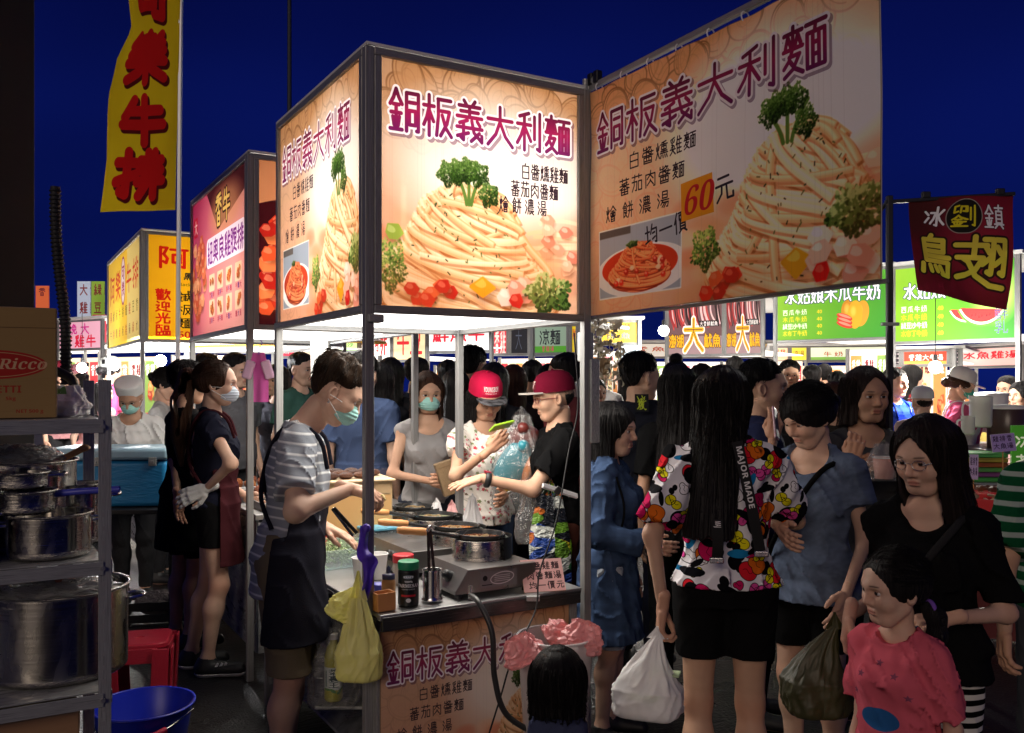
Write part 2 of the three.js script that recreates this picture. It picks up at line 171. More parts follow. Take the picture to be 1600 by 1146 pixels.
// ------------------------------------------------------------------ printed pictures of the dishes, as on the banners
function noodles(g, cx, cy, w, h, rnd, lw, cols) {   // a swirl of noodles heaped into a dome
  const strand = (x0, y0, x1, y1, x2, y2, x3, y3, k, c) => {
    const p = new Path2D(); p.moveTo(x0, y0); p.bezierCurveTo(x1, y1, x2, y2, x3, y3); g.lineCap = 'butt';
    g.save(); g.globalAlpha = 0.35; g.translate(lw * 0.1, lw * 0.16); g.strokeStyle = cols[3]; g.lineWidth = lw * k * 1.2; g.stroke(p); g.restore();
    g.strokeStyle = c; g.lineWidth = lw * k; g.stroke(p);
    for (let i = 1; i < 4; i++) { g.save(); g.globalAlpha = 0.22; g.translate(-lw * 0.07 * k * i, -lw * 0.09 * k * i); g.strokeStyle = cols[2]; g.lineWidth = lw * k * (0.8 - 0.2 * i); g.stroke(p); g.restore(); }
  };
  // each strand winds part of the way round the heap while it sinks
  const R = (v) => w * 0.5 * Math.pow(1 - v, 0.52) * (0.94 + 0.06 * Math.sin(v * 9));
  for (let i = 0; i < 520; i++) {
    const drape = rnd() < 0.14, dir = rnd() < 0.93 ? 1 : -1, v0 = drape ? 0.9 + 0.08 * rnd() : 0.04 + 0.93 * (1 - Math.pow(rnd(), 0.8)), a0 = drape ? (rnd() - 0.5) * 2.2 : -dir * (1.85 - (rnd() < 0.25 ? rnd() : 0)), da = drape ? dir * (0.9 + 0.9 * rnd()) : dir * (2.4 + 1.4 * rnd()), fall = drape ? 0.35 + 0.6 * rnd() : (0.1 + 0.45 * rnd()) * (0.35 + v0), k = 0.55 + rnd() * 0.5, pts = [];
    for (let j = 0; j <= 14; j++) { const t = j / 14, a = a0 + da * t, v = Math.max(0, v0 - fall * t * t + 0.05 * Math.sin(t * 3.1) * (rnd() < 2 ? 1 : 0)), r = R(v) * (0.9 + 0.1 * Math.sin(i)); if (Math.cos(a) > -0.25) pts.push([cx + Math.sin(a) * r, cy - v * h + (Math.cos(a) - 0.4) * r * 0.3]); }
    const n = pts.length - 1; if (n < 5) continue; const p = new Path2D(); p.moveTo(...pts[0]); for (let j = 1; j < n; j++) p.quadraticCurveTo(pts[j][0], pts[j][1], (pts[j][0] + pts[j + 1][0]) / 2, (pts[j][1] + pts[j + 1][1]) / 2);
    g.lineCap = 'butt'; g.save(); g.globalAlpha = 0.55; g.translate(lw * 0.12, lw * 0.28); g.strokeStyle = cols[3]; g.lineWidth = lw * k * 1.25; g.stroke(p); g.restore();
    const side = Math.sin(a0 + da / 2); g.strokeStyle = cols[side > 0.45 || rnd() < 0.3 ? 1 : 0]; g.lineWidth = lw * k; g.stroke(p);
    for (let q = 1; q < 4; q++) { g.save(); g.globalAlpha = 0.2; g.translate(-lw * 0.06 * k * q, -lw * 0.1 * k * q); g.strokeStyle = cols[2]; g.lineWidth = lw * k * (0.75 - 0.2 * q); g.stroke(p); g.restore(); }
  }
  for (let i = 0; i < 75; i++) { const v = rnd(); g.save(); g.translate(cx + (rnd() - 0.5) * w * (0.95 - 0.65 * v), cy - h * (0.05 + 0.85 * v)); g.rotate(rnd() * 3); g.fillStyle = rnd() < 0.5 ? '#1d2a14' : '#4d5a2a'; g.fillRect(0, 0, lw * (0.2 + 0.4 * rnd()), lw * 0.14); g.restore(); }
}
function florets(g, cx, cy, w, h, rnd, dark, mid, light) {
  for (let i = 0; i < 620; i++) {
    const a = rnd() * 6.283, r = Math.sqrt(rnd()) * (0.86 + 0.14 * Math.sin(a * 5 + cx)), dx = Math.cos(a) * r, dy = Math.sin(a) * r, s = w * (0.014 + 0.03 * rnd()), lit = 0.5 - dy * 0.6 - dx * 0.25 + (rnd() - 0.5) * 0.9;
    g.fillStyle = lit < 0.3 ? dark : lit < 0.8 ? mid : light; g.globalAlpha = 0.85;
    g.beginPath(); g.ellipse(cx + dx * w * 0.5, cy + dy * h * 0.5, s, s * 0.8, a, 0, 6.3); g.fill();
  }
  g.globalAlpha = 1;
}
function chunk(g, x, y, s, rnd, col, lit, n = 6) {
  soft(g, x + s * 0.2, y + s * 0.35, s * 1.3, s, '#5a2a16', 0.45);
  g.beginPath(); for (let i = 0; i < n; i++) { const a = i / n * 6.283, r = s * (0.72 + 0.45 * rnd()); g.lineTo(x + Math.cos(a) * r, y + Math.sin(a) * r * 0.8); } g.closePath(); g.lineJoin = 'round'; g.fillStyle = g.strokeStyle = col; g.lineWidth = s * 0.25; g.fill(); g.stroke();
  g.save(); g.clip(); g.fillStyle = lit; g.globalAlpha = 0.5; g.beginPath(); g.ellipse(x - s * 0.3, y - s * 0.35, s * 0.6, s * 0.35, 0.4, 0, 6.3); g.fill(); g.restore();
}
function coins(g, x0, y0, x1, y1, n, r, rnd, col, edge) {
  for (let i = 0; i < n; i++) { const x = lerp(x0, x1, rnd()), y = lerp(y0, y1, rnd()), s = r * (0.6 + 0.7 * rnd()), a = rnd() * 3; g.save(); g.translate(x, y); g.rotate(a); g.scale(1, 0.62 + 0.3 * rnd()); g.beginPath(); g.arc(0, 0, s, 0, 6.3); g.fillStyle = col; g.globalAlpha = 0.75; g.fill(); g.globalAlpha = 0.9; g.strokeStyle = edge; g.lineWidth = s * 0.08; g.stroke(); g.beginPath(); g.arc(-s * 0.05, -s * 0.08, s * 0.84, 0.4, 5.2); g.lineWidth = s * 0.045; g.stroke(); g.globalAlpha = 0.25; g.beginPath(); g.arc(s * 0.06, s * 0.05, s * 0.4, 0, 6.3); g.stroke(); g.restore(); }
}
function soft(g, x, y, rx, ry, col, a = 1) {
  g.save(); g.translate(x, y); g.scale(1, ry / rx); const q = g.createRadialGradient(0, 0, 0, 0, 0, rx), c = hexA(col); q.addColorStop(0, `rgba(${c},${a})`); q.addColorStop(0.55, `rgba(${c},${a * 0.75})`); q.addColorStop(1, `rgba(${c},0)`); g.fillStyle = q; g.beginPath(); g.arc(0, 0, rx, 0, 6.3); g.fill(); g.restore();
}
function hexA(h) { return [1, 3, 5].map((i) => parseInt(h.slice(i, i + 2), 16)).join(','); }
function tiltText(g, x, y, a, f) { g.save(); g.translate(x, y); g.rotate(a); f(); g.restore(); }
function pastaPrint(g0, W, H, wide, price) {
  const pic = document.createElement('canvas'); pic.width = W; pic.height = H; const g = pic.getContext('2d');
  const r = RNG(wide ? 11 : 5), X = (u) => u * W, Y = (v) => v * H;
  g.fillStyle = wide ? '#c0946e' : '#c99c78'; g.fillRect(0, 0, W, H);
  coins(g, 0, 0, W, H * 0.3, wide ? 60 : 46, H * 0.085, r, '#b9875a', '#6d4527');
  if (wide) coins(g, 0, H * 0.25, W * 0.3, H, 46, H * 0.08, r, '#bd8d5e', '#7b5130');
  const q = g.createLinearGradient(0, 0, 0, H); q.addColorStop(0, 'rgba(196,146,100,0.15)'); q.addColorStop(0.26, 'rgba(222,180,150,0.75)'); q.addColorStop(1, 'rgba(222,156,126,0.75)'); g.fillStyle = q; g.fillRect(0, 0, W, H);
  soft(g, X(wide ? 0.68 : 0.55), Y(0.36), W * (wide ? 0.4 : 0.62), H * 0.38, '#f6efe8', 1); soft(g, X(wide ? 0.85 : 0.9), Y(0.4), W * 0.3, H * 0.2, '#f1e8df', 0.9);
  const bx = wide ? 0.42 : 0, bw = 1 - bx, U = (u) => X(bx + bw * u);
  for (let i = 0; i < 40; i++) soft(g, U(r() * 1.05), Y(0.6 + 0.4 * r()), W * 0.07, H * 0.05, ['#e8a07c', '#dd7a58', '#f2c9a4', '#d98d62', '#f0b493'][i % 5], 0.6);
  for (let i = 0; i < 12; i++) { g.strokeStyle = ['#f0d3b0', '#e9c096'][i % 2]; g.lineWidth = H * 0.018; g.globalAlpha = 0.8; g.beginPath(); const x = U(0.72 + 0.1 * r()), y = Y(0.6 + 0.2 * r()); g.moveTo(x, y); g.quadraticCurveTo(x + W * 0.08, y - H * 0.05 * r(), U(1.02), y + H * 0.06 * (r() - 0.4)); g.stroke(); } g.globalAlpha = 1;
  for (let i = 0; i < 11; i++) chunk(g, U(0.8 + 0.18 * r()), Y(0.58 + 0.24 * r()), H * 0.034, r, ['#e2977a', '#eab394', '#d87a62'][i % 3], '#f8dcc8');
  const nw = wide ? W * 0.6 : W * 0.98, nc = wide ? U(0.62) : X(0.42);
  soft(g, nc, Y(0.86), nw * 0.62, H * 0.24, '#d98852', 0.95);
  noodles(g, nc, Y(1.0), nw, H * (wide ? 0.57 : 0.54), r, H * 0.034, ['#eec296', '#e0a570', '#fdeccf', '#9a5528']);
  const px = wide ? U(0.58) : X(0.42), py = Y(wide ? 0.375 : 0.435);
  g.strokeStyle = '#54702e'; g.lineCap = 'round'; g.lineWidth = H * 0.016; for (const s of [-1, 0, 1]) { g.beginPath(); g.moveTo(px + s * W * 0.012, py + H * 0.12); g.quadraticCurveTo(px + s * W * 0.02, py + H * 0.06, px + s * W * 0.06, py); g.stroke(); }
  for (let i = 0; i < 5; i++) florets(g, px + (i - 2) * W * (wide ? 0.026 : 0.05), py - H * 0.012 * (2 - Math.abs(i - 2)) + (i === 4 ? H * 0.07 : 0), W * (wide ? 0.075 : 0.12), H * 0.12, r, '#16260c', '#304d1a', '#5d7c36');
  for (let i = 0; i < 8; i++) chunk(g, U((wide ? 0.1 : 0.14) + 0.2 * r()), Y(0.9 + 0.08 * r()), H * 0.035, r, ['#cf2b1c', '#b31f18', '#e0562e'][i % 3], '#f0876a');
  chunk(g, wide ? U(0.62) : X(0.49), Y(0.9), H * 0.06, r, '#ef8f1e', '#ffc163', 4);
  for (let i = 0; i < 9; i++) chunk(g, wide ? U(0.7 + 0.26 * r()) : X(0.6 + 0.14 * r()), Y(0.83 + 0.14 * r()), H * 0.045, r, ['#e8a790', '#f0c6b2', '#dd8a76'][i % 3], '#fbe6dc');
  chunk(g, wide ? U(0.74) : X(0.66), Y(0.95), H * 0.04, r, '#c3221c', '#ec7a62');
  florets(g, wide ? U(0.9) : X(0.84), Y(wide ? 0.77 : 0.91), W * (wide ? 0.17 : 0.28), H * 0.19, r, '#1e3010', '#4d6c2c', '#a9bb74');
  florets(g, wide ? U(0.12) : X(0.05), Y(wide ? 0.8 : 0.83), W * (wide ? 0.11 : 0.16), H * (wide ? 0.18 : 0.24), r, '#2b4116', '#587a2f', '#a6b65c');
  if (!wide) { g.fillStyle = '#b7b45a'; chunk(g, X(0.06), Y(0.7), H * 0.04, r, '#8ea23f', '#cfd389'); }
  if (wide) {   // the small photograph of a plate of pasta in red sauce
    const x = X(0.045), y = Y(0.635), w = X(0.36), h = Y(0.3); g.fillStyle = '#f3f1ec'; g.fillRect(x, y, w, h); g.save(); g.beginPath(); g.rect(x + 4, y + 4, w - 8, h - 8); g.clip(); g.fillStyle = '#8e97a3'; g.fillRect(x, y, w, h); g.fillStyle = '#5a5450'; g.fillRect(x, y, w * 0.4, h * 0.12);
    g.fillStyle = '#e9e6e2'; g.beginPath(); g.ellipse(x + w * 0.52, y + h * 0.66, w * 0.56, h * 0.36, 0, 0, 6.3); g.fill(); g.fillStyle = '#b23a20'; g.beginPath(); g.ellipse(x + w * 0.5, y + h * 0.6, w * 0.46, h * 0.28, 0, 0, 6.3); g.fill();
    noodles(g, x + w * 0.5, y + h * 0.82, w * 0.8, h * 0.55, r, h * 0.045, ['#dd7a4a', '#cf5b32', '#f4b083', '#7c2414']); for (let i = 0; i < 14; i++) chunk(g, x + w * (0.2 + 0.6 * r()), y + h * (0.5 + 0.35 * r()), h * 0.05, r, ['#c23522', '#e4a583', '#a92a1b'][i % 3], '#f1b59b'); florets(g, x + w * 0.42, y + h * 0.28, w * 0.16, h * 0.1, r, '#24331a', '#3e5426', '#6b7f45'); g.restore();
  }
  soft(g, nc - nw * 0.3, Y(0.98), nw * 0.3, H * 0.2, '#a85a2c', 0.35); soft(g, nc + nw * 0.34, Y(0.8), nw * 0.2, H * 0.25, '#b06a38', 0.3);
  g0.filter = price ? `blur(${H * 0.0016}px) brightness(1.22) contrast(1.15) saturate(0.95)` : `blur(${H * 0.0016}px)`; g0.drawImage(pic, 0, 0); g0.filter = 'none'; pastaWords(g0, W, H, wide, price, r, X, Y);  // priced print brightened, putting extra light into its colour
}
function pastaWords(g, W, H, wide, price, r, X, Y) {
  const tx = X(wide ? 0.035 : 0.045), tp = X(wide ? 0.142 : 0.155), tw = tp * 0.88, th = H * 0.175, ty = Y(0.115), grad = g.createLinearGradient(0, ty, 0, ty + th); grad.addColorStop(0, '#5c1636'); grad.addColorStop(0.45, '#a01f52'); grad.addColorStop(1, '#6e1c5a');
  outlined(g, '銅板義大利麵', tx, ty, tw, th, tp, H * (wide ? 0.0155 : 0.0165), grad, '#f8f0f4', H * 0.019, 'rgba(70,24,60,0.45)');
  const small = (t, x, y, w, pitch) => write(g, t, X(x), Y(y), X(w), H * 0.068, X(pitch), H * 0.0056, '#2c1a24');
  if (wide) { small('白醬燻雞麵', 0.185, 0.335, 0.047, 0.056); small('蕃茄肉醬麵', 0.14, 0.435, 0.047, 0.056); small('燴餅濃湯', 0.08, 0.535, 0.045, 0.075); }
  else { small('白醬燻雞麵', 0.69, 0.345, 0.046, 0.052); small('蕃茄肉醬麵', 0.635, 0.425, 0.046, 0.052); small('燴餅濃湯', 0.575, 0.5, 0.046, 0.068); }
  if (price) {
    tiltText(g, X(0.25), Y(0.66), -0.12, () => write(g, '均一價', 0, 0, H * 0.075, H * 0.085, H * 0.088, H * 0.008, '#2a2432'));
    g.save(); g.translate(X(0.46), Y(0.6)); g.rotate(-0.05); g.fillStyle = '#f0a11e'; g.fillRect(-W * 0.06, -H * 0.075, W * 0.12, H * 0.15); g.fillStyle = '#c8202a'; g.font = `italic bold ${H * 0.15}px serif`; g.textAlign = 'center'; g.fillText('60', 0, H * 0.055); g.restore(); g.textAlign = 'left';
    tiltText(g, X(0.525), Y(0.545), -0.1, () => glyph(g, '元', 0, 0, H * 0.09, H * 0.1, H * 0.009, '#2a2432'));
  }
  for (let i = 0; i < 26; i++) { g.globalAlpha = 0.05; g.fillStyle = '#3a2a20'; g.fillRect(r() * W, 0, 1 + r() * 3, H); } g.globalAlpha = 1;   // creases and dirt of the cloth
  g.strokeStyle = '#5b4636'; g.globalAlpha = 0.5; g.lineWidth = 3; g.strokeRect(1, 1, W - 2, H - 2); g.globalAlpha = 1;
}
// ------------------------------------------------------------------ figures: a distance field per body, hair and garment, meshed by surface nets
const smin = (a, b, k) => { const h = Math.max(k - Math.abs(a - b), 0) / k; return Math.min(a, b) - h * h * k * 0.25; };
const smax = (a, b, k) => -smin(-a, -b, k);
function cone(a, b, ra, rb) {   // tapered capsule
  const bx = b.x - a.x, by = b.y - a.y, bz = b.z - a.z, l2 = bx * bx + by * by + bz * bz, rr = ra - rb, a2 = l2 - rr * rr, il2 = 1 / l2;
  const f = (x, y, z) => {
    const px = x - a.x, py = y - a.y, pz = z - a.z, yy = px * bx + py * by + pz * bz, zz = yy - l2;
    const qx = px * l2 - bx * yy, qy = py * l2 - by * yy, qz = pz * l2 - bz * yy, x2 = qx * qx + qy * qy + qz * qz, y2 = yy * yy * l2, z2 = zz * zz * l2, k = Math.sign(rr) * rr * rr * x2;
    if (Math.sign(zz) * a2 * z2 > k) return Math.sqrt(x2 + z2) * il2 - rb;
    if (Math.sign(yy) * a2 * y2 < k) return Math.sqrt(x2 + y2) * il2 - ra;
    return (Math.sqrt(x2 * a2 * il2) + yy * rr) * il2 - ra;
  };
  return { f, c: a.clone().lerp(b, 0.5), R: Math.sqrt(l2) / 2 + Math.max(ra, rb) };
}
function ell(c, rx, ry, rz) {
  const f = (x, y, z) => { const a = (x - c.x) / rx, b = (y - c.y) / ry, d = (z - c.z) / rz, k1 = Math.hypot(a, b, d), k2 = Math.hypot(a / rx, b / ry, d / rz); return k2 < 1e-6 ? -Math.min(rx, ry, rz) : k1 * (k1 - 1) / k2; };
  return { f, c, R: Math.max(rx, ry, rz) };
}
function union(ps, k) { return (x, y, z) => { let d = 1e3; for (const p of ps) { const bd = Math.hypot(x - p.c.x, y - p.c.y, z - p.c.z) - p.R; if (bd > d + k) continue; d = d > 900 ? p.f(x, y, z) : smin(d, p.f(x, y, z), k); } return d; }; }
function stack(rows, R, off = 0) {   // oval cross-sections piled along y: [y, half width, half depth, z]
  const f = (x, y, z) => {
    let i = 0; const yy = clamp(y, rows[0][0], rows[rows.length - 1][0]); while (i < rows.length - 2 && yy > rows[i + 1][0]) i++;
    const a = rows[i], b = rows[i + 1], t = (yy - a[0]) / (b[0] - a[0]), s = t * t * (3 - 2 * t), w = lerp(a[1], b[1], s) + off, d = lerp(a[2], b[2], s) + off, zc = lerp(a[3] || 0, b[3] || 0, s);
    const u = x / w, v = (z - zc) / d, k1 = Math.hypot(u, v), k2 = Math.hypot(u / w, v / d), e = k2 < 1e-6 ? -Math.min(w, d) : k1 * (k1 - 1) / k2, dy = Math.abs(y - yy);
    return dy > 0 ? (e > 0 ? Math.hypot(e, dy) : dy) : e;
  };
  return { f, c: V(0, (rows[0][0] + rows[rows.length - 1][0]) / 2, 0), R };
}
function nets(f, lo, hi, h, uvf, colf) {   // surface nets with blocks skipped where the field is far from zero
  const n = [0, 1, 2].map((i) => Math.max(2, Math.ceil((hi[i] - lo[i]) / h) + 1)), [nx, ny, nz] = n, F = new Float32Array(nx * ny * nz), B = 6, R = h * B * 0.87 * 1.5;
  for (let bz = 0; bz < nz; bz += B) for (let by = 0; by < ny; by += B) for (let bx = 0; bx < nx; bx += B) {
    const c = f(lo[0] + (bx + B / 2) * h, lo[1] + (by + B / 2) * h, lo[2] + (bz + B / 2) * h), far = Math.abs(c) > R;
    for (let k = bz; k < Math.min(bz + B, nz); k++) for (let j = by; j < Math.min(by + B, ny); j++) for (let i = bx; i < Math.min(bx + B, nx); i++) F[(k * ny + j) * nx + i] = far ? c : f(lo[0] + i * h, lo[1] + j * h, lo[2] + k * h);
  }
  const id = new Int32Array(nx * ny * nz).fill(-1), pos = [], idx = [];
  const I = (i, j, k) => (k * ny + j) * nx + i;
  for (let k = 0; k < nz - 1; k++) for (let j = 0; j < ny - 1; j++) for (let i = 0; i < nx - 1; i++) {
    let m = 0, sx = 0, sy = 0, sz = 0, cnt = 0; const v = [];
    for (let q = 0; q < 8; q++) { const w = F[I(i + (q & 1), j + ((q >> 1) & 1), k + (q >> 2))]; v.push(w); if (w < 0) m |= 1 << q; }
    if (m === 0 || m === 255) continue;
    for (let a = 0; a < 8; a++) for (const ax of [1, 2, 4]) { if (a & ax) continue; const b = a | ax; if (((m >> a) & 1) === ((m >> b) & 1)) continue; const t = v[a] / (v[a] - v[b]); sx += (a & 1) + (ax === 1 ? t : 0); sy += ((a >> 1) & 1) + (ax === 2 ? t : 0); sz += (a >> 2) + (ax === 4 ? t : 0); cnt++; }
    id[I(i, j, k)] = pos.length / 3; pos.push(lo[0] + (i + sx / cnt) * h, lo[1] + (j + sy / cnt) * h, lo[2] + (k + sz / cnt) * h);
  }
  for (let k = 1; k < nz - 1; k++) for (let j = 1; j < ny - 1; j++) for (let i = 1; i < nx - 1; i++) {
    const s = F[I(i, j, k)] < 0;
    const quad = (o, a, b, c, d) => { if ((F[o] < 0) === s) return; const q = [id[a], id[b], id[c], id[d]]; if (q.some((e) => e < 0)) return; if (s) idx.push(q[0], q[1], q[2], q[0], q[2], q[3]); else idx.push(q[0], q[2], q[1], q[0], q[3], q[2]); };
    if (i < nx - 1) quad(I(i + 1, j, k), I(i, j - 1, k - 1), I(i, j, k - 1), I(i, j, k), I(i, j - 1, k));
    if (j < ny - 1) quad(I(i, j + 1, k), I(i - 1, j, k - 1), I(i - 1, j, k), I(i, j, k), I(i, j, k - 1));
    if (k < nz - 1) quad(I(i, j, k + 1), I(i - 1, j - 1, k), I(i, j - 1, k), I(i, j, k), I(i - 1, j, k));
  }
  const N = pos.length / 3, nor = new Float32Array(N * 3), uv = new Float32Array(N * 2), col = colf && new Float32Array(N * 3), e = h * 0.35;
  for (let i = 0; i < N; i++) {
    const x = pos[i * 3], y = pos[i * 3 + 1], z = pos[i * 3 + 2], gx = f(x + e, y, z) - f(x - e, y, z), gy = f(x, y + e, z) - f(x, y - e, z), gz = f(x, y, z + e) - f(x, y, z - e), l = Math.hypot(gx, gy, gz) || 1;
    nor[i * 3] = gx / l; nor[i * 3 + 1] = gy / l; nor[i * 3 + 2] = gz / l;
    const q = uvf ? uvf(x, y, z) : [x, y]; uv[i * 2] = q[0]; uv[i * 2 + 1] = q[1];
    if (col) col.set(colf(x, y, z), i * 3);
  }
  const g = new THREE.BufferGeometry();
  g.setAttribute('position', new THREE.BufferAttribute(new Float32Array(pos), 3)); g.setAttribute('normal', new THREE.BufferAttribute(nor, 3)); g.setAttribute('uv', new THREE.BufferAttribute(uv, 2));
  if (col) g.setAttribute('color', new THREE.BufferAttribute(col, 3)); g.setIndex(idx); return g;
}
function ik(s, t, l1, l2, pole) {   // elbow between a shoulder and a wrist
  const d = t.clone().sub(s), len = Math.min(d.length(), (l1 + l2) * 0.999); d.normalize(); const wrist = s.clone().addScaledVector(d, len);
  const a = (l1 * l1 - l2 * l2 + len * len) / (2 * len), h = Math.sqrt(Math.max(0, l1 * l1 - a * a)), p = pole.clone().addScaledVector(d, -pole.dot(d)).normalize();
  return [s.clone().addScaledVector(d, a).addScaledVector(p, h), wrist];
}
const SKIN = [rgb(0.56, 0.335, 0.225), rgb(0.5, 0.285, 0.185), rgb(0.62, 0.39, 0.28), rgb(0.4, 0.22, 0.14)];
const skinMat = phys({ vertexColors: true, roughness: 0.55, specularIntensity: 0.6, bumpMap: T.smudge, bumpScale: 0.0006 });
const hairMats = {};
function hairMat(c) { const k = c.getHexString(); return hairMats[k] ??= phys({ color: c, roughness: 0.5, specularIntensity: 0.28, bumpMap: T.hair, bumpScale: 0.006 }); }
function cloth(c, o = {}) { return phys({ color: c.isColor ? c : hex(c), roughness: 0.9, specularIntensity: 0.12, bumpMap: T.fabricM ??= rep(T.fabric, 6, 6), bumpScale: 0.0012, ...o }); }
const HAIR = rgb(0.012, 0.0105, 0.0105), BROWN = rgb(0.05, 0.022, 0.012);

// One hand: palm, four fingers and a thumb, pointing along +z with its back to +y; side 1 puts the thumb at -x (a left hand seen from its back)
function handGeo(side, curl, h, spread = 0, grip = 0) {
  const ps = [], X = (x, y, z) => V(x * side, y, z);
  ps.push(cone(X(-0.016, 0, 0.02), X(-0.022, 0.002, 0.08), 0.0165, 0.0135), cone(X(0.016, 0, 0.02), X(0.024, 0, 0.076), 0.0165, 0.0125), cone(X(0, 0.001, 0), X(0, 0.003, 0.08), 0.0195, 0.0135), cone(X(0, 0, -0.04), X(0, 0, 0.02), 0.022, 0.02));
  const L = [0.074, 0.082, 0.077, 0.06];
  for (let i = 0; i < 4; i++) {
    let p = X(-0.0285 + 0.019 * i, 0.002 - Math.abs(i - 1.4) * 0.001, 0.084 - (i === 3 ? 0.008 : 0)), a = curl * (0.35 + 0.09 * i), s = (i - 1.5) * (0.05 + spread);
    for (let j = 0; j < 3; j++) { const l = L[i] * [0.45, 0.32, 0.25][j], q = p.clone().add(X(Math.sin(s) * l, -Math.sin(a) * l, Math.cos(a) * Math.cos(s) * l)), r = [0.0092, 0.0082, 0.0074, 0.0066]; ps.push(cone(p, q, r[j], r[j + 1])); p = q; a += curl * (0.75 + 0.05 * i); }
  }
  const t0 = X(-0.024, -0.004, 0.018), t1 = X(-0.047 + grip * 0.012, -0.012 - grip * 0.012, 0.05), t2 = X(-0.054 + grip * 0.03, -0.018 - grip * 0.024, 0.076), t3 = X(-0.056 + grip * 0.045, -0.022 - grip * 0.03, 0.096);
  ps.push(cone(t0, t1, 0.0145, 0.0112), cone(t1, t2, 0.0108, 0.0095), cone(t2, t3, 0.0095, 0.0078));
  const f = union(ps, 0.007);
  return nets(f, [-0.08, -0.12, -0.07], [0.08, 0.05, 0.185], h, (x, y, z) => [x * 4, z * 4]);
}
const BODY = {
  m: { rows: [[0.86, 0.15, 0.1, -0.01], [0.93, 0.168, 0.115, -0.015], [1.03, 0.15, 0.102, 0], [1.13, 0.152, 0.104, 0.002], [1.25, 0.172, 0.116, 0], [1.325, 0.162, 0.1, -0.01], [1.385, 0.1, 0.072, -0.018], [1.44, 0.06, 0.056, -0.012]], sh: 0.186, shr: 0.05, arm: [0.045, 0.036, 0.035, 0.0245], leg: [0.077, 0.051, 0.049, 0.033], hip: 0.088, neck: 0.054 },
  f: { rows: [[0.86, 0.15, 0.105, -0.012], [0.93, 0.17, 0.118, -0.018], [1.05, 0.128, 0.09, 0], [1.13, 0.132, 0.096, 0.004], [1.24, 0.148, 0.112, 0.01], [1.32, 0.136, 0.088, -0.006], [1.38, 0.085, 0.062, -0.015], [1.435, 0.05, 0.048, -0.012]], sh: 0.16, shr: 0.042, arm: [0.037, 0.03, 0.029, 0.021], leg: [0.078, 0.049, 0.046, 0.031], hip: 0.086, neck: 0.045 },
};
const headCache = {};
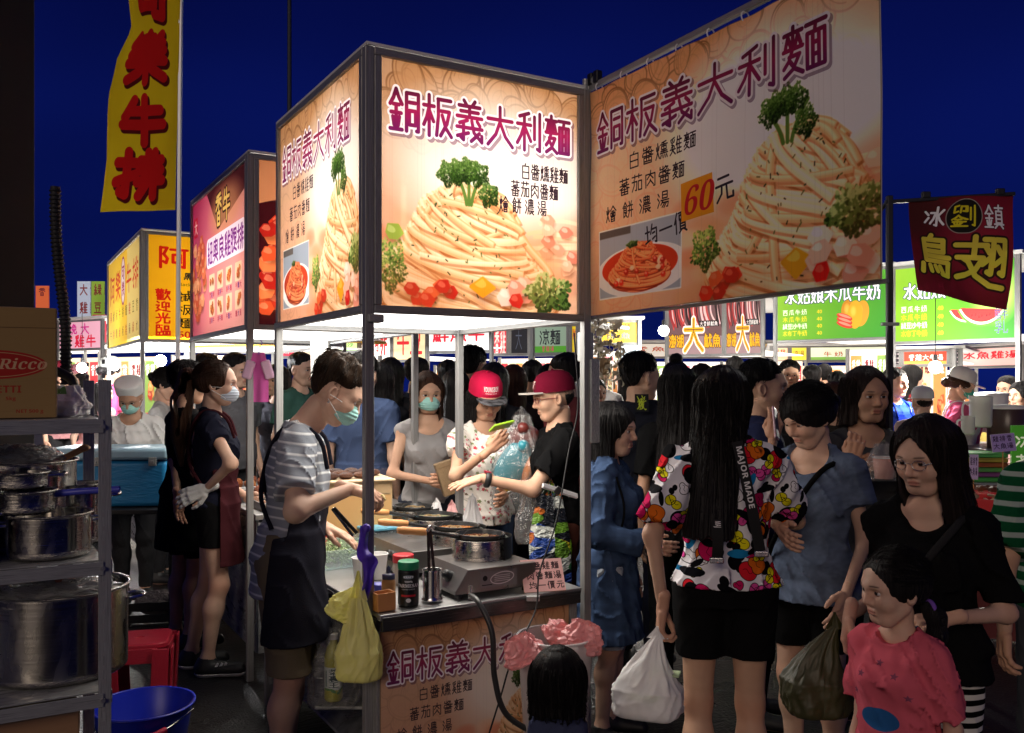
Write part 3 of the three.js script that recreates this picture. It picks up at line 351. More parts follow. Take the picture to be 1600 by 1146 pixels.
function headField(o) {   // in head axes: y up, z the way the face looks, 0 at the middle of the skull
  const j = o.build === 'm' ? 1 : 0, n = o.build === 'c' ? 0.8 : 1;
  const ps = [ell(V(0, 0.03, -0.014), 0.076, 0.088, 0.097), ell(V(0, -0.028, 0.03), 0.062 + 0.003 * j, 0.076, 0.06), cone(V(-0.018 - 0.004 * j, -0.093, 0.052), V(0.018 + 0.004 * j, -0.093, 0.052), 0.019 + 0.002 * j, 0.019 + 0.002 * j), ell(V(0, 0.045, 0.045), 0.062, 0.048, 0.048)];
  for (const s of [-1, 1]) ps.push(ell(V(s * 0.043, -0.026, 0.055), 0.026, 0.026, 0.028), cone(V(s * 0.012, 0.02, 0.09), V(s * 0.05, 0.02, 0.07), 0.008, 0.008), cone(V(s * 0.056, -0.05, 0.0), V(s * 0.03, -0.09, 0.04), 0.018, 0.016));
  const base = union(ps, 0.03), nose = union([cone(V(0, 0.012, 0.088), V(0, -0.03, 0.106 - 0.004 * (1 - n)), 0.0075, 0.0115 * n), cone(V(-0.011, -0.034, 0.093), V(0.011, -0.034, 0.093), 0.0085, 0.0085)], 0.008);
  const lips = union([cone(V(-0.016, -0.06, 0.083), V(0.016, -0.06, 0.083), 0.0062, 0.0062), cone(V(-0.013, -0.0695, 0.083), V(0.013, -0.0695, 0.083), 0.0068, 0.0068)], 0.003);
  const ears = [-1, 1].map((s) => ell(V(s * 0.08, -0.004, -0.008), 0.013, 0.032, 0.02)), dent = [-1, 1].map((s) => ell(V(s * 0.087, -0.001, -0.002), 0.007, 0.02, 0.011));
  const eyes = [-1, 1].map((s) => ell(V(s * 0.0325, 0.001, 0.097), 0.019, 0.0105, 0.016));
  const f = (x, y, z) => {
    let d = base(x, y, z); if (d > 0.06) return d - 0.025;
    for (const e of eyes) d = smax(d, -e.f(x, y, z), 0.012);
    d = smin(d, nose(x, y, z), 0.012); d = smin(d, lips(x, y, z), 0.006);
    for (const e of ears) d = smin(d, e.f(x, y, z), 0.008); for (const e of dent) d = smax(d, -e.f(x, y, z), 0.006);
    return d;
  };
  const col = (x, y, z, c) => {
    const mo = 1 + 0.1 * noise(x * 28, y * 28, z * 28) + 0.06 * noise(x * 90, y * 90, z * 90), rd = 0.1 * Math.exp(-(Math.pow(x / 0.02, 2) + Math.pow((y + 0.02) / 0.025, 2))) + 0.08 * noise(x * 22 + 7, y * 22, z * 22); let r = c.r * mo, g = c.g * mo * (1 - rd), b = c.b * mo * (1 - rd * 1.2); const ax = Math.abs(x);
    const mix = (k, R, G, B) => { r = lerp(r, R, k); g = lerp(g, G, k); b = lerp(b, B, k); };
    if (z > 0.06) {
      mix(0.75 * (1 - sstep(0.7, 1.15, Math.hypot(ax / 0.0215, (y + 0.0645) / 0.0105))), c.r * 0.78, c.g * 0.42, c.b * 0.45);
      mix(0.9 * (1 - sstep(0.2, 1, Math.hypot(Math.max(0, ax - 0.014) * 90, (y + 0.0648) / 0.0018))), c.r * 0.25, c.g * 0.12, c.b * 0.12);
      const by = 0.0245 - Math.pow((ax - 0.035) / 0.05, 2) * 0.012; mix(0.95 * (1 - sstep(0.55, 1.1, Math.hypot((ax - 0.034) / 0.0185, (y - by) / 0.0042))), 0.03, 0.02, 0.016);
      mix(0.22 * (1 - sstep(0.2, 1, Math.hypot((ax - 0.042) / 0.024, (y + 0.03) / 0.022))), c.r * 1.0, c.g * 0.66, c.b * 0.62);
      mix(0.3 * (1 - sstep(0.5, 1.1, Math.hypot((ax - 0.0325) / 0.024, (y - 0.003) / 0.014))), c.r * 0.7, c.g * 0.55, c.b * 0.5);
    }
    return [r, g, b];
  };
  return { f, col };
}
function colored(g, c) { const n = g.attributes.position.count, a = new Float32Array(n * 3); for (let i = 0; i < n; i++) { const q = typeof c === 'function' ? c(g.attributes.position.getX(i), g.attributes.position.getY(i), g.attributes.position.getZ(i)) : [c.r, c.g, c.b]; a.set(q, i * 3); } g.setAttribute('color', new THREE.BufferAttribute(a, 3)); return g; }
function mergeC(gs) { return mergeGeometries(gs.map((g) => { g = g.index ? g.toNonIndexed() : g; for (const k of Object.keys(g.attributes)) if (!['position', 'normal', 'uv', 'color'].includes(k)) g.deleteAttribute(k); return g; })); }

// A person. Metres are for a height of 1.7 and scaled to o.H. The figure looks along +z before it is turned by o.yaw.
function person(o) {
  const s = o.H / 1.7, b = BODY[o.build === 'm' ? 'm' : 'f'], hi = o.hi ?? 1, h = (hi ? 0.0125 : 0.02) / Math.max(s, 0.7), far = !hi, wide = (o.wide ?? 1) * (o.build === 'm' ? 0.92 : 0.93);
  const root = thing('person', o.label, o.category || (o.build === 'm' ? 'man' : o.build === 'c' ? 'child' : 'woman'), V(o.x, 0, -o.d), o.yaw, o.group);
  const inv = new THREE.Matrix4().compose(root.position, root.quaternion, V(s, s, s)).invert(), toLocal = (p) => p.clone().applyMatrix4(inv);
  const rows = b.rows.map((r) => [r[0], r[1] * wide, r[2] * (o.deep ?? 0.9), r[3]]), piv = V(0, 0.95, 0);
  const up = new THREE.Matrix4().makeTranslation(0, 0.95, 0).multiply(new THREE.Matrix4().makeRotationFromEuler(new THREE.Euler(o.lean || 0, o.twist || 0, o.side || 0))).multiply(new THREE.Matrix4().makeTranslation(0, -0.95, 0));
  const upI = up.clone().invert().elements, U = (p) => p.applyMatrix4(up);
  const un = (f) => (x, y, z) => f(upI[0] * x + upI[4] * y + upI[8] * z + upI[12], upI[1] * x + upI[5] * y + upI[9] * z + upI[13], upI[2] * x + upI[6] * y + upI[10] * z + upI[14]);
  const low = rows.filter((r) => r[0] <= 1.04), high = rows.filter((r) => r[0] >= 0.93);
  const chest = (off) => { const a = stack(high, 1, off); return { f: un(a.f), c: U(V(0, 1.19, 0)), R: 0.36 }; }, hips = (off) => { const a = stack(low, 1, off); return { f: a.f, c: V(0, 0.94, 0), R: 0.26 }; };
  const bust = (off) => o.build === 'f' ? [-1, 1].map((e) => { const c = V(e * 0.064, 1.22, 0.066); const a = ell(c, 0.058 + off, 0.06 + off, 0.05 + off); return { f: un(a.f), c: U(c.clone()), R: 0.09 }; }) : [];
  // joints
  const J = {}; const sides = { L: 1, R: -1 };
  for (const k of ['L', 'R']) {
    const e = sides[k], a = (o.arms || {})[k] || {};
    J['s' + k] = U(V(e * b.sh * wide, 1.352, -0.008));
    const target = a.to ? toLocal(a.to) : U(V(e * (b.sh * wide + 0.035), 0.84, 0.05)).add(V(...(a.add || [0, 0, 0])));
    const [el, wr] = ik(J['s' + k], target, 0.285 * (o.armLen || 1), 0.25 * (o.armLen || 1), V(...(a.pole || [e * 0.4, -0.3, -1])));
    J['e' + k] = el; J['w' + k] = wr;
    const g = (o.legs || {})[k] || {};
    J['h' + k] = V(e * b.hip, 0.9, -0.01); J['a' + k] = V(e * (0.085 + (g.out || 0)), 0.085, -0.03 + (g.step || 0)); J['k' + k] = V(e * (0.088 + (g.out || 0) * 0.5), 0.49, 0.012 + (g.step || 0) * 0.5 + (g.bend || 0));
    J['t' + k] = J['a' + k].clone().add(V(e * 0.035, -0.052, 0.155));
  }
  const nk = U(V(0, 1.405, -0.014)), hs = (o.headScale || 1), hc = U(V(0, 1.575, 0.012)).add(V(...(o.headAt || [0, 0, 0])));
  const hm = new THREE.Matrix4().compose(hc, new THREE.Quaternion().setFromEuler(new THREE.Euler((o.pitch || 0), o.turn || 0, o.roll || 0, 'YXZ')), V(hs, hs, hs));
  const nape = V(0, -0.075, -0.03).applyMatrix4(hm), arm = (k, r, e = 0) => [cone(J['s' + k], J['e' + k], b.arm[0] * r + e, b.arm[1] * r + e), cone(J['e' + k], J['w' + k], b.arm[2] * r + e, b.arm[3] * r + e)];
  const leg = (k, e = 0) => [cone(J['h' + k], J['k' + k], b.leg[0] + e, b.leg[1] + e), cone(J['k' + k], J['k' + k].clone().lerp(J['a' + k], 0.32).add(V(0, 0, -0.012)), b.leg[2] + e, b.leg[1] + 0.002 + e), cone(J['k' + k].clone().lerp(J['a' + k], 0.3).add(V(0, 0, -0.012)), J['a' + k], b.leg[1] + e, b.leg[3] + e)];
  // the body: trunk, neck, limbs and feet in one field, head and hands on finer grids
  const tone = o.tone || SKIN[0], parts = [chest(-0.006), hips(-0.006), cone(nk, nape, b.neck * 1.12, b.neck)];
  for (const k of ['L', 'R']) parts.push(cone(U(V(sides[k] * 0.045, 1.405, -0.02)), J['s' + k], 0.04, b.shr), ...arm(k, 1), ...leg(k), cone(J['a' + k].clone().add(V(0, -0.045, -0.02)), J['t' + k], 0.036, 0.026), cone(J['a' + k], J['a' + k].clone().add(V(0, -0.05, 0.02)), 0.036, 0.036));
  const bodyF = union(parts, 0.035), mn = [1e3, 1e3, 1e3], mx = [-1e3, -1e3, -1e3];
  for (const p of parts) ['x', 'y', 'z'].forEach((q, i) => { const R = p.R > 0.3 ? 0.3 : p.R; mn[i] = Math.min(mn[i], p.c[q] - R - 0.02); mx[i] = Math.max(mx[i], p.c[q] + R + 0.02); });
  mn[1] = -0.03;
  const mott = (x, y, z) => { const a = 1 + 0.13 * noise(x * 14 + o.x * 5, y * 9, z * 14) + 0.06 * noise(x * 45, y * 40, z * 45), w = noise(x * 9 + 3, y * 6, z * 9) * 0.1 + 0.12 * Math.exp(-Math.pow((y - 0.48) / 0.05, 2)); return [tone.r * a, tone.g * a * (1 - w), tone.b * a * (1 - w * 1.3)]; };
  const gs = [colored(nets(bodyF, mn, mx, h, (x, y) => [x * 3, y * 3]), mott)];
  const hd = headField(o), hh = hi ? 0.0042 : 0.008;
  gs.push(nets((x, y, z) => smin(hd.f(x, y, z), Math.hypot(x, (z + 0.025)) - b.neck / hs * 0.93 + Math.max(0, y + 0.05) * 2, 0.02), [-0.11, -0.15, -0.13], [0.11, 0.13, 0.13], hh, (x, y) => [x * 5, y * 5], (x, y, z) => hd.col(x, y, z, tone)).applyMatrix4(hm));
  if (!o.noEyes) for (const e of [-1, 1]) {
    const ball = new THREE.SphereGeometry(0.0118, 18, 14); ball.rotateX(PI / 2);
    const shut = o.lids ?? 0.35;
    colored(ball, (x, y, z) => { const d = Math.hypot(x - (o.gaze || 0) * 0.006, y + shut * 0.001); return z < 0 ? [tone.r * 0.5, tone.g * 0.4, tone.b * 0.4] : y > 0.0058 - shut * 0.006 ? (y < 0.0075 - shut * 0.006 ? [0.012, 0.008, 0.008] : [tone.r * 0.9, tone.g * 0.86, tone.b * 0.84]) : y < -0.0056 + shut * 0.001 ? [tone.r * 0.88, tone.g * 0.8, tone.b * 0.76] : d < 0.0058 ? [0.012, 0.008, 0.006] : [0.6, 0.56, 0.54]; });
    ball.scale(1.4, 0.95, 0.92); ball.translate(e * 0.0325, 0.0015, 0.0785); gs.push(ball.applyMatrix4(hm));
  }
  for (const k of ['L', 'R']) {
    const a = (o.arms || {})[k] || {}, z = (a.dir ? V(...a.dir) : J['w' + k].clone().sub(J['e' + k])).normalize(), y0 = V(...(a.back || [sides[k], 0, 0.25]));
    const y = y0.addScaledVector(z, -y0.dot(z)).normalize(), x = y.clone().cross(z), m = new THREE.Matrix4().makeBasis(x, y, z).setPosition(J['w' + k]);
    const g = handGeo(a.flip ? -sides[k] : sides[k], a.curl ?? 0.35, hi ? 0.0042 : 0.0075, a.spread || 0, a.grip || 0); g.applyMatrix4(m); gs.push(colored(g, (q) => [tone.r * 1.02, tone.g * 0.95, tone.b * 0.92]));
    J['m' + k] = m;
  }
  mesh('body', mergeC(gs).scale(s, s, s), skinMat, root);
  const put = (name, g, mat) => mesh(name, g.scale(s, s, s), mat, root);
  const fold = (amp, fy = 5, fx = 9, ph = 0) => (x, y, z) => amp * (noise(x * fx + ph, y * fy + x * 4, z * fx + ph) - 0.9 * Math.pow(1 - Math.abs(noise(x * fx * 1.3 + y * 7 + ph, y * fy * 0.8, z * fx * 1.3)), 6) + 0.5 * noise(x * fx * 2.3 + y * 5, y * fy * 1.2 + ph, z * fx * 2.3));
  const clothUV = (x, y, z) => [x, upI[1] * x + upI[5] * y + upI[9] * z + upI[13]];
  const hc2 = o.hc || h * 0.8;
  // upper garment
  const t = o.top;
  if (t) {
    const off = t.loose ?? 0.014, ps = [], fo = fold((t.fold ?? 0.006) * 1.5, t.fy, t.fx, o.x * 7);
    ps.push(chest(off), ...bust(off * 0.8));
    if (t.hem < 0.97) { if (t.flare || t.hem < 0.84) { const a = stack([[t.hem - 0.02, (0.165 + (t.flare || 0.03)) * 0.95, (0.115 + (t.flare || 0.03)) * 0.93, -0.01], [0.93, 0.17 * wide, 0.11, -0.015], [1.04, rows[2][1], rows[2][2] + 0.005, 0]], 1, off); ps.push({ f: a.f, c: V(0, (t.hem + 1.04) / 2, 0), R: (1.06 - t.hem) / 2 + 0.26 }); } else ps.push(hips(off + 0.004)); }
    const cuts = [];
    for (const k of ['L', 'R']) {
      ps.push(cone(U(V(sides[k] * 0.045, 1.405, -0.02)), J['s' + k], 0.04 + off * 0.5, b.shr + off * 0.5));
      const L = t.sleeve ?? 0.6; if (L <= 0) { continue; }
      const e = t.puff ?? off, up1 = cone(J['s' + k], J['e' + k], b.arm[0] + e, b.arm[1] + e * 1.5), a = J['s' + k], q = L >= 1 ? null : J['s' + k].clone().lerp(J['e' + k], L), n = J['e' + k].clone().sub(a).normalize();
      ps.push(q ? { f: (x, y, z) => Math.max(up1.f(x, y, z), (x - q.x) * n.x + (y - q.y) * n.y + (z - q.z) * n.z), c: up1.c, R: up1.R } : up1);
      if (L > 1) { const fa = cone(J['e' + k], J['w' + k], b.arm[2] + e, b.arm[3] + e * 1.2), w = J['e' + k].clone().lerp(J['w' + k], L - 1), m = J['w' + k].clone().sub(J['e' + k]).normalize(); ps.push({ f: (x, y, z) => Math.max(fa.f(x, y, z), (x - w.x) * m.x + (y - w.y) * m.y + (z - w.z) * m.z), c: fa.c, R: fa.R }); }
    }
    const u = union(ps, 0.028), nr = t.neck ?? 0.082, np = U(V(0, 1.475 - (t.drop || 0) * 0.4, 0.02 + (t.drop || 0) * 0.6)), hemF = t.hem;
    const f = (x, y, z) => { let d = u(x, y, z); if (d < 0.05) d += fo(x, y, z); d = Math.max(d, nr - Math.hypot(x - np.x, (y - np.y) * 0.9, z - np.z)); const yl = upI[1] * x + upI[5] * y + upI[9] * z + upI[13]; return Math.max(d, hemF - (hemF < 0.95 ? y : yl)); };
    const lo = [0, 0, 0], up2 = [0, 0, 0]; ['x', 'y', 'z'].forEach((q, i) => { lo[i] = Math.min(...ps.map((p) => p.c[q] - Math.min(p.R, 0.32))) - 0.05; up2[i] = Math.max(...ps.map((p) => p.c[q] + Math.min(p.R, 0.32))) + 0.05; }); lo[1] = Math.max(lo[1], Math.min(hemF, lo[1] + 1) - 0.04);
    put(t.name || 'shirt', nets(f, lo, up2, hc2, clothUV), t.mat);
  }
  const w = o.bottom;
  if (w) {
    const off = w.loose ?? 0.012, ps = [hips(off)], fo = fold(w.fold ?? 0.005, 4, 10, 3);
    if (w.skirt) { const a = stack([[w.to, 0.17 + w.skirt, 0.12 + w.skirt, -0.01], [0.93, 0.172, 0.12, -0.015], [1.02, rows[2][1] * 1.05, rows[2][2] * 1.05, 0]], 1, off); ps.push({ f: a.f, c: V(0, (w.to + 1.02) / 2, 0), R: 0.5 }); }
    else for (const k of ['L', 'R']) ps.push(...leg(k, off).map((p, i) => p).slice(0, w.to > 0.5 ? 1 : 3));
    const u = union(ps, 0.03), f = (x, y, z) => { let d = u(x, y, z); if (d < 0.05) d += fo(x, y, z); return Math.max(d, w.to - y, y - (w.top ?? 1.03)); };
    put(w.name || (w.skirt ? 'skirt' : w.to > 0.3 ? 'shorts' : 'trousers'), nets(f, [-0.36, w.to - 0.03, -0.32 + Math.min(0, J.aL.z, J.aR.z)], [0.36, 1.08, 0.32 + Math.max(0, J.aL.z, J.aR.z)], hc2, (x, y, z) => [x, y]), w.mat);
  }
  if (o.apron) {
    const A = o.apron, ps = [chest(0.032), hips(0.044), ...bust(0.026)]; const a = stack([[A.to, 0.165 + (A.fat || 0), 0.115 + (A.fat || 0), 0.012], [0.93, 0.168, 0.115, -0.008], [1.02, 0.15, 0.1, 0]], 1, 0.026); ps.push({ f: a.f, c: V(0, (A.to + 1.02) / 2, 0), R: 0.45 });
    const u = union(ps, 0.03), fo = fold(0.008, 3, 8, 1), wrap = A.wrap ?? 0.2;
    const f = (x, y, z) => { let d = u(x, y, z); if (d < 0.05) d += fo(x, y, z); const X = upI[0] * x + upI[4] * y + upI[8] * z + upI[12], yl = upI[1] * x + upI[5] * y + upI[9] * z + upI[13], zl = upI[2] * x + upI[6] * y + upI[10] * z + upI[14]; const bib = yl > 1.02 ? Math.abs(X) - lerp(0.24, 0.1, sstep(1.02, 1.3, yl)) : -1; return Math.max(d, A.to - y, yl - (A.bib ?? 1.3), (yl > 1.02 ? -zl - 0.0 : -zl - wrap + 0.1), bib); };
    put('apron', nets(f, [-0.34, A.to - 0.03, -0.28], [0.34, 1.42, 0.4 + (o.lean || 0) * 0.3], hc2, clothUV), A.mat);
    const q = (x, y, z) => U(V(x, y, z)), st = [];
    if (A.bib !== 0.99) { for (const e of [-1, 1]) st.push(tube([q(e * 0.095, 1.285, 0.11), q(e * 0.1, 1.39, 0.07), q(e * 0.085, 1.435, 0.0), q(e * 0.06, 1.42, -0.07), q(e * 0.03, 1.3, -0.125), q(-e * 0.06, 1.15, -0.125), q(-e * 0.13, 1.04, -0.06)], 0.009, 26, 6)); put('apron_strap', merge(st), A.strap || A.mat); }
  }
  if (o.shoes !== null) for (const k of ['L', 'R']) {
    const S = o.shoes || { mat: M.black }, a = J['a' + k], tt = J['t' + k], u = union([cone(V(a.x, 0.045, a.z - 0.025), V(tt.x, 0.036, tt.z + 0.01), 0.047, 0.037), cone(V(a.x, 0.04, a.z), V(a.x, 0.095, a.z - 0.004), 0.046, 0.043)], 0.03);
    const sole = (x, y, z) => Math.max(u(x, y + (y < 0.03 ? 0.0 : 0), z) - 0.004, y - 0.024, -y + 0.001), upper = (x, y, z) => Math.max(u(x, y, z), 0.016 - y, y - 0.105), bb = [[Math.min(a.x, tt.x) - 0.07, -0.02, a.z - 0.1], [Math.max(a.x, tt.x) + 0.07, 0.13, tt.z + 0.08]];
    const m = put('shoe', nets(upper, bb[0], bb[1], far ? 0.014 : 0.008, (x, y, z) => [z, y]), S.mat);
    if (S.sole) mesh('sole', nets(sole, bb[0], bb[1], 0.008).scale(s, s, s), S.sole, m);
    if (S.stripe) mesh('stripe', merge([-1, 0, 1].map((i) => box(0.01, 0.06, 0.012, a.x - sides[k] * 0.0 + (k === 'R' ? -0.047 : 0.049), 0.052, a.z + 0.065 + i * 0.022, 0.5, 0, 0))).scale(s, s, s), S.stripe, m);
  }
  const H = (name, g, mat) => put(name, g.applyMatrix4(hm), mat);   // worn on the head
  hairOn(o, H, hi, hd.f, put, hm, J, U);
  if (o.mask) {
    const e0 = ell(V(0, -0.05, 0.036), 0.0665, 0.06, 0.083).f, f = (x, y, z) => smax(smax(e0(x, y, z) - 0.0012 * Math.sin(y * 420), Math.abs(y + 0.05) - 0.046 + Math.abs(x) * 0.18, 0.006), 0.02 - z, 0.006);
    H('face_mask', nets(f, [-0.09, -0.115, 0.0], [0.09, 0.01, 0.14], hi ? 0.0036 : 0.006, (x, y) => [x, y]), o.mask);
    const lp = []; for (const e of [-1, 1]) for (const yy of [-0.02, -0.078]) lp.push(tube([[e * 0.06, yy, 0.06], [e * 0.078, yy * 0.7, 0.03], [e * 0.088, yy * 0.3 - 0.005, -0.012]], 0.0016, 8, 4)); H('mask_loop', merge(lp), M.white);
  }
  if (o.glasses) {
    const gl = []; for (const e of [-1, 1]) { const r = new THREE.TorusGeometry(0.02, 0.0015, 5, 20); r.scale(1.15, 0.82, 1); r.rotateY(e * 0.15); r.translate(e * 0.033, -0.001, 0.098); gl.push(r, tube([[e * 0.055, 0.004, 0.095], [e * 0.075, 0.006, 0.06], [e * 0.084, 0.004, -0.005]], 0.0018, 8, 4)); } gl.push(tube([[-0.012, 0.003, 0.103], [0, 0.006, 0.105], [0.012, 0.003, 0.103]], 0.0014, 5, 4)); H('glasses', merge(gl), o.glasses);
  }
  if (o.cap) {
    const C = o.cap, dome = lathe([[0.099, -0.0], [0.1, 0.03], [0.095, 0.062], [0.078, 0.092], [0.05, 0.108], [0.02, 0.114], [0.0001, 0.115]], 36); dome.scale(0.93, 1, 1.12); dome.translate(0, 0.036, -0.012);
    H('cap', dome, C.mat);
    H('cap_button', new THREE.SphereGeometry(0.008, 8, 6).translate(0, 0.152, -0.012), C.mat);
    const sh = new THREE.Shape(); sh.absellipse(0, 0, 0.086, 0.105, 0, PI); const br = new THREE.ExtrudeGeometry(sh, { depth: 0.005, bevelEnabled: true, bevelSize: 0.003, bevelThickness: 0.002, bevelSegments: 1, curveSegments: 20 });
    br.rotateX(PI / 2); br.translate(0, 0.045, 0.075); { const p = br.attributes.position; for (let i = 0; i < p.count; i++) { const x = p.getX(i), z = p.getZ(i); p.setY(i, p.getY(i) - x * x * (C.curve ?? 1.2) - (z - 0.075) * (C.dip ?? 0.12)); } br.computeVertexNormals(); }
    H('cap_brim', br, C.brim || C.mat);
    if (C.print) { const pw = C.pw || 0.085, ph = C.ph || 0.04, gp = new THREE.PlaneGeometry(pw, ph, 12, 6), p = gp.attributes.position; for (let i = 0; i < p.count; i++) { const a = p.getX(i) / 0.1 + (C.pa || 0), y = 0.082 + p.getY(i), r = y < 0.098 ? lerp(0.1, 0.0945, clamp((y - 0.066) / 0.032, 0, 1)) : lerp(0.0945, 0.082, (y - 0.098) / 0.026); p.setXYZ(i, Math.sin(a) * (r * 0.93 + 0.0025), y, Math.cos(a) * (r * 1.12 + 0.0025) - 0.012); } gp.computeVertexNormals(); H('cap_lettering', gp, C.print); }
  }
  if (o.chefHat) H('cook_hat', merge([lathe([[0.098, 0.0], [0.104, 0.06], [0.105, 0.082], [0.098, 0.094], [0.07, 0.102], [0.03, 0.104], [0.0001, 0.103]], 30, 0, 0.045, -0.012)]), o.chefHat);
  return { root, J, s, toWorld: (p) => p.clone().multiplyScalar(s).applyMatrix4(root.matrixWorld), up, hm, put, U, H, world: (p) => { root.updateMatrixWorld(); return p.clone().multiplyScalar(s).applyMatrix4(root.matrixWorld); } };
}
// Hair: a shell over the skull with the face left open, and locks that hang from it
function hairOn(o, H, hi, hf, put, hm, J, U) {
  const A = o.hair || { type: 'short' }, mat = hairMat(A.color || HAIR), t = A.thick ?? 0.017, h = hi ? 0.0065 : 0.01;
  if (A.type === 'none') return;
  const sk = ell(V(0, 0.033, -0.016), 0.077 + t, 0.089 + t, 0.098 + t).f, back = A.type === 'short' ? -0.05 : -0.06, fringe = A.fringe ?? (A.type === 'short' ? 0.074 : 0.062);
  const face = (x, y, z) => {   // below zero in the face's opening
    const yy = y + 0.008 * noise(x * 34, 7, 2) - (fringe - 0.085 + (A.part ? Math.abs(x) * -0.35 : 0)), e = Math.hypot(x / (A.open ?? 0.07), yy / 0.088, (z - 0.105) / 0.092) - 1; return e * 0.06;
  };
  const under = (y) => (o.cap || o.chefHat ? t * 0.85 * sstep(0.0, 0.045, y) : 0);
  const streak = (x, y, z) => 0.0028 * noise(Math.atan2(x, z) * 13 + 5, y * 6, z * 3) + 0.0016 * noise(Math.atan2(x, z) * 31, y * 9, 4);
  let f;
  if (A.type === 'short') {
    f = (x, y, z) => { let d = sk(x, y, z) + under(y) + t * 0.8 * (1 - sstep(0.02, 0.1, y)) + streak(x, y, z) * 2 - (A.tuft ?? 0.008) * sstep(0.03, 0.12, y) * (0.5 + noise(x * 30, y * 14, z * 30)); d = smax(d, -face(x, y, z), 0.012); const cut = z > -0.03 ? 0.036 : lerp(0.036, back, sstep(-0.03, -0.068, z)); return smax(d, cut + 0.01 * noise(x * 26, 3, z * 26) - y, 0.01); };
  } else {
    const len = A.len ?? 0.14, fl = A.flare ?? 0.01;   // length below the skull's middle
    const curtain = (x, y, z) => { const k = clamp(-y / len, 0, 1.2), rx = 0.086 + t * 0.4 + fl * k, rz = lerp(0.1 + t * 0.4, A.backDepth ?? 0.085, k), zc = -0.02 - (A.sweep ?? 0.01) * k, dm = y > 0 ? Math.sqrt(Math.max(0.03, 1 - (y / 0.13) * (y / 0.13))) : 1, e = Math.hypot(x / (rx * dm), (z - zc) / (rz * dm)) - 1; return Math.max(e * rx * dm * 0.8, (y - 0.12) * 0.7, -y - len - 0.012 * noise(x * 40, 2, z * 40) - 0.01 * noise(x * 13, 5, z * 13)); };
    const frontCut = A.front ?? 0.02;
    f = (x, y, z) => { let d = sk(x, y, z) + under(y); d = smax(d, -0.045 - y, 0.02); if (A.type !== 'ponytail' && A.type !== 'bun') d = smin(d, Math.max(curtain(x, y, z) + (o.cap ? sstep(0, 0.05, y) * 0.04 : 0), y < -0.03 ? z - frontCut : -1, y < -0.045 ? Math.min(z + 0.03, 0.064 - Math.abs(x)) : -1), 0.03); else d = smax(d, (z > -0.03 ? -0.03 : -0.075) - y - 0.0, 0.012); d += streak(x, y, z) * (A.straight ?? 1.4); return smax(d, -face(x, y, z), 0.01); };
  }
  const len = A.type === 'short' ? 0.07 : (A.type === 'ponytail' || A.type === 'bun') ? 0.1 : (A.len ?? 0.14) + 0.03, ww = 0.125 + (A.flare ?? 0);
  H('hair', nets(f, [-ww, -len, -0.16 - (A.sweep ?? 0)], [ww, 0.16, 0.13], h, (x, y, z) => [Math.atan2(x, -z) / PI * 1.5, y * 1.2]), mat);
  if (hi) {   // loose locks and flyaway strands lying on the shell
    const r = RNG(Math.round(o.x * 991 + 7)), gs = [], tied = A.type === 'ponytail' || A.type === 'bun', n = A.strands ?? 420;
    for (let i = 0; i < n * 3 && gs.length < n; i++) {
      let x, y, z; if (A.type === 'long' || A.type === 'bob') { const a = (r() * 2 - 1) * 2.7 + PI; x = Math.sin(a) * 0.13; z = Math.cos(a) * 0.14; y = 0.12 - r() * 0.18 * (r() < 0.6 ? 0.4 : 1.3); } else { const a = r() * 6.28, e = r() * 1.5; x = Math.sin(a) * Math.cos(e) * 0.12; z = Math.cos(a) * Math.cos(e) * 0.13 - 0.016; y = 0.033 + Math.sin(e) * 0.13; }
      const grad = (X, Y, Z) => { const q = 0.003, d = f(X, Y, Z), gx = f(X + q, Y, Z) - d, gy = f(X, Y + q, Z) - d, gz = f(X, Y, Z + q) - d, l = Math.hypot(gx, gy, gz) || 1; return [d, gx / l, gy / l, gz / l]; };
      const pts = [], steps = A.type === 'short' ? 5 : tied ? 7 : 8 + Math.floor(r() * (A.len ?? 0.14) * 34), lift = 0.0015 + 0.0035 * r() * r() * (A.type === 'short' ? 2 : 1), wob = r() * 9;
      for (let k = 0; k < steps; k++) {
        for (let c = 0; c < 3; c++) { const [d, gx, gy, gz] = grad(x, y, z), m = d - lift * (1 + (k === steps - 1 ? 1.5 : 0)); x -= gx * m * 0.9; y -= gy * m * 0.9; z -= gz * m * 0.9; }
        const d = f(x, y, z); if (Math.abs(d) > 0.012 || face(x, y, z) < 0.012 || (z > 0.02 && y < (A.type === 'short' ? 0.045 : -0.04))) break; pts.push(V(x, y, z));
        const [, gx, gy, gz] = grad(x, y, z); let ux = x * 0.6 + 0.12 * noise(wob, k * 0.3, 1), uy = tied ? 0.03 - y : -0.14, uz = tied ? -0.11 - z : (z + 0.02) * 0.6; if (tied) ux = -x * 0.6; const dt = ux * gx + uy * gy + uz * gz; ux -= dt * gx; uy -= dt * gy; uz -= dt * gz; const l = Math.hypot(ux, uy, uz) || 1, st = A.type === 'short' ? 0.011 : 0.015; x += ux / l * st; y += uy / l * st; z += uz / l * st;
      }
      if (pts.length > 3) gs.push(tube(pts, 0.0008 + 0.001 * r(), pts.length * 2, 3));
    }
    if (gs.length) H('loose_strands', merge(gs), mat).userData.kind = 'stuff';
  }
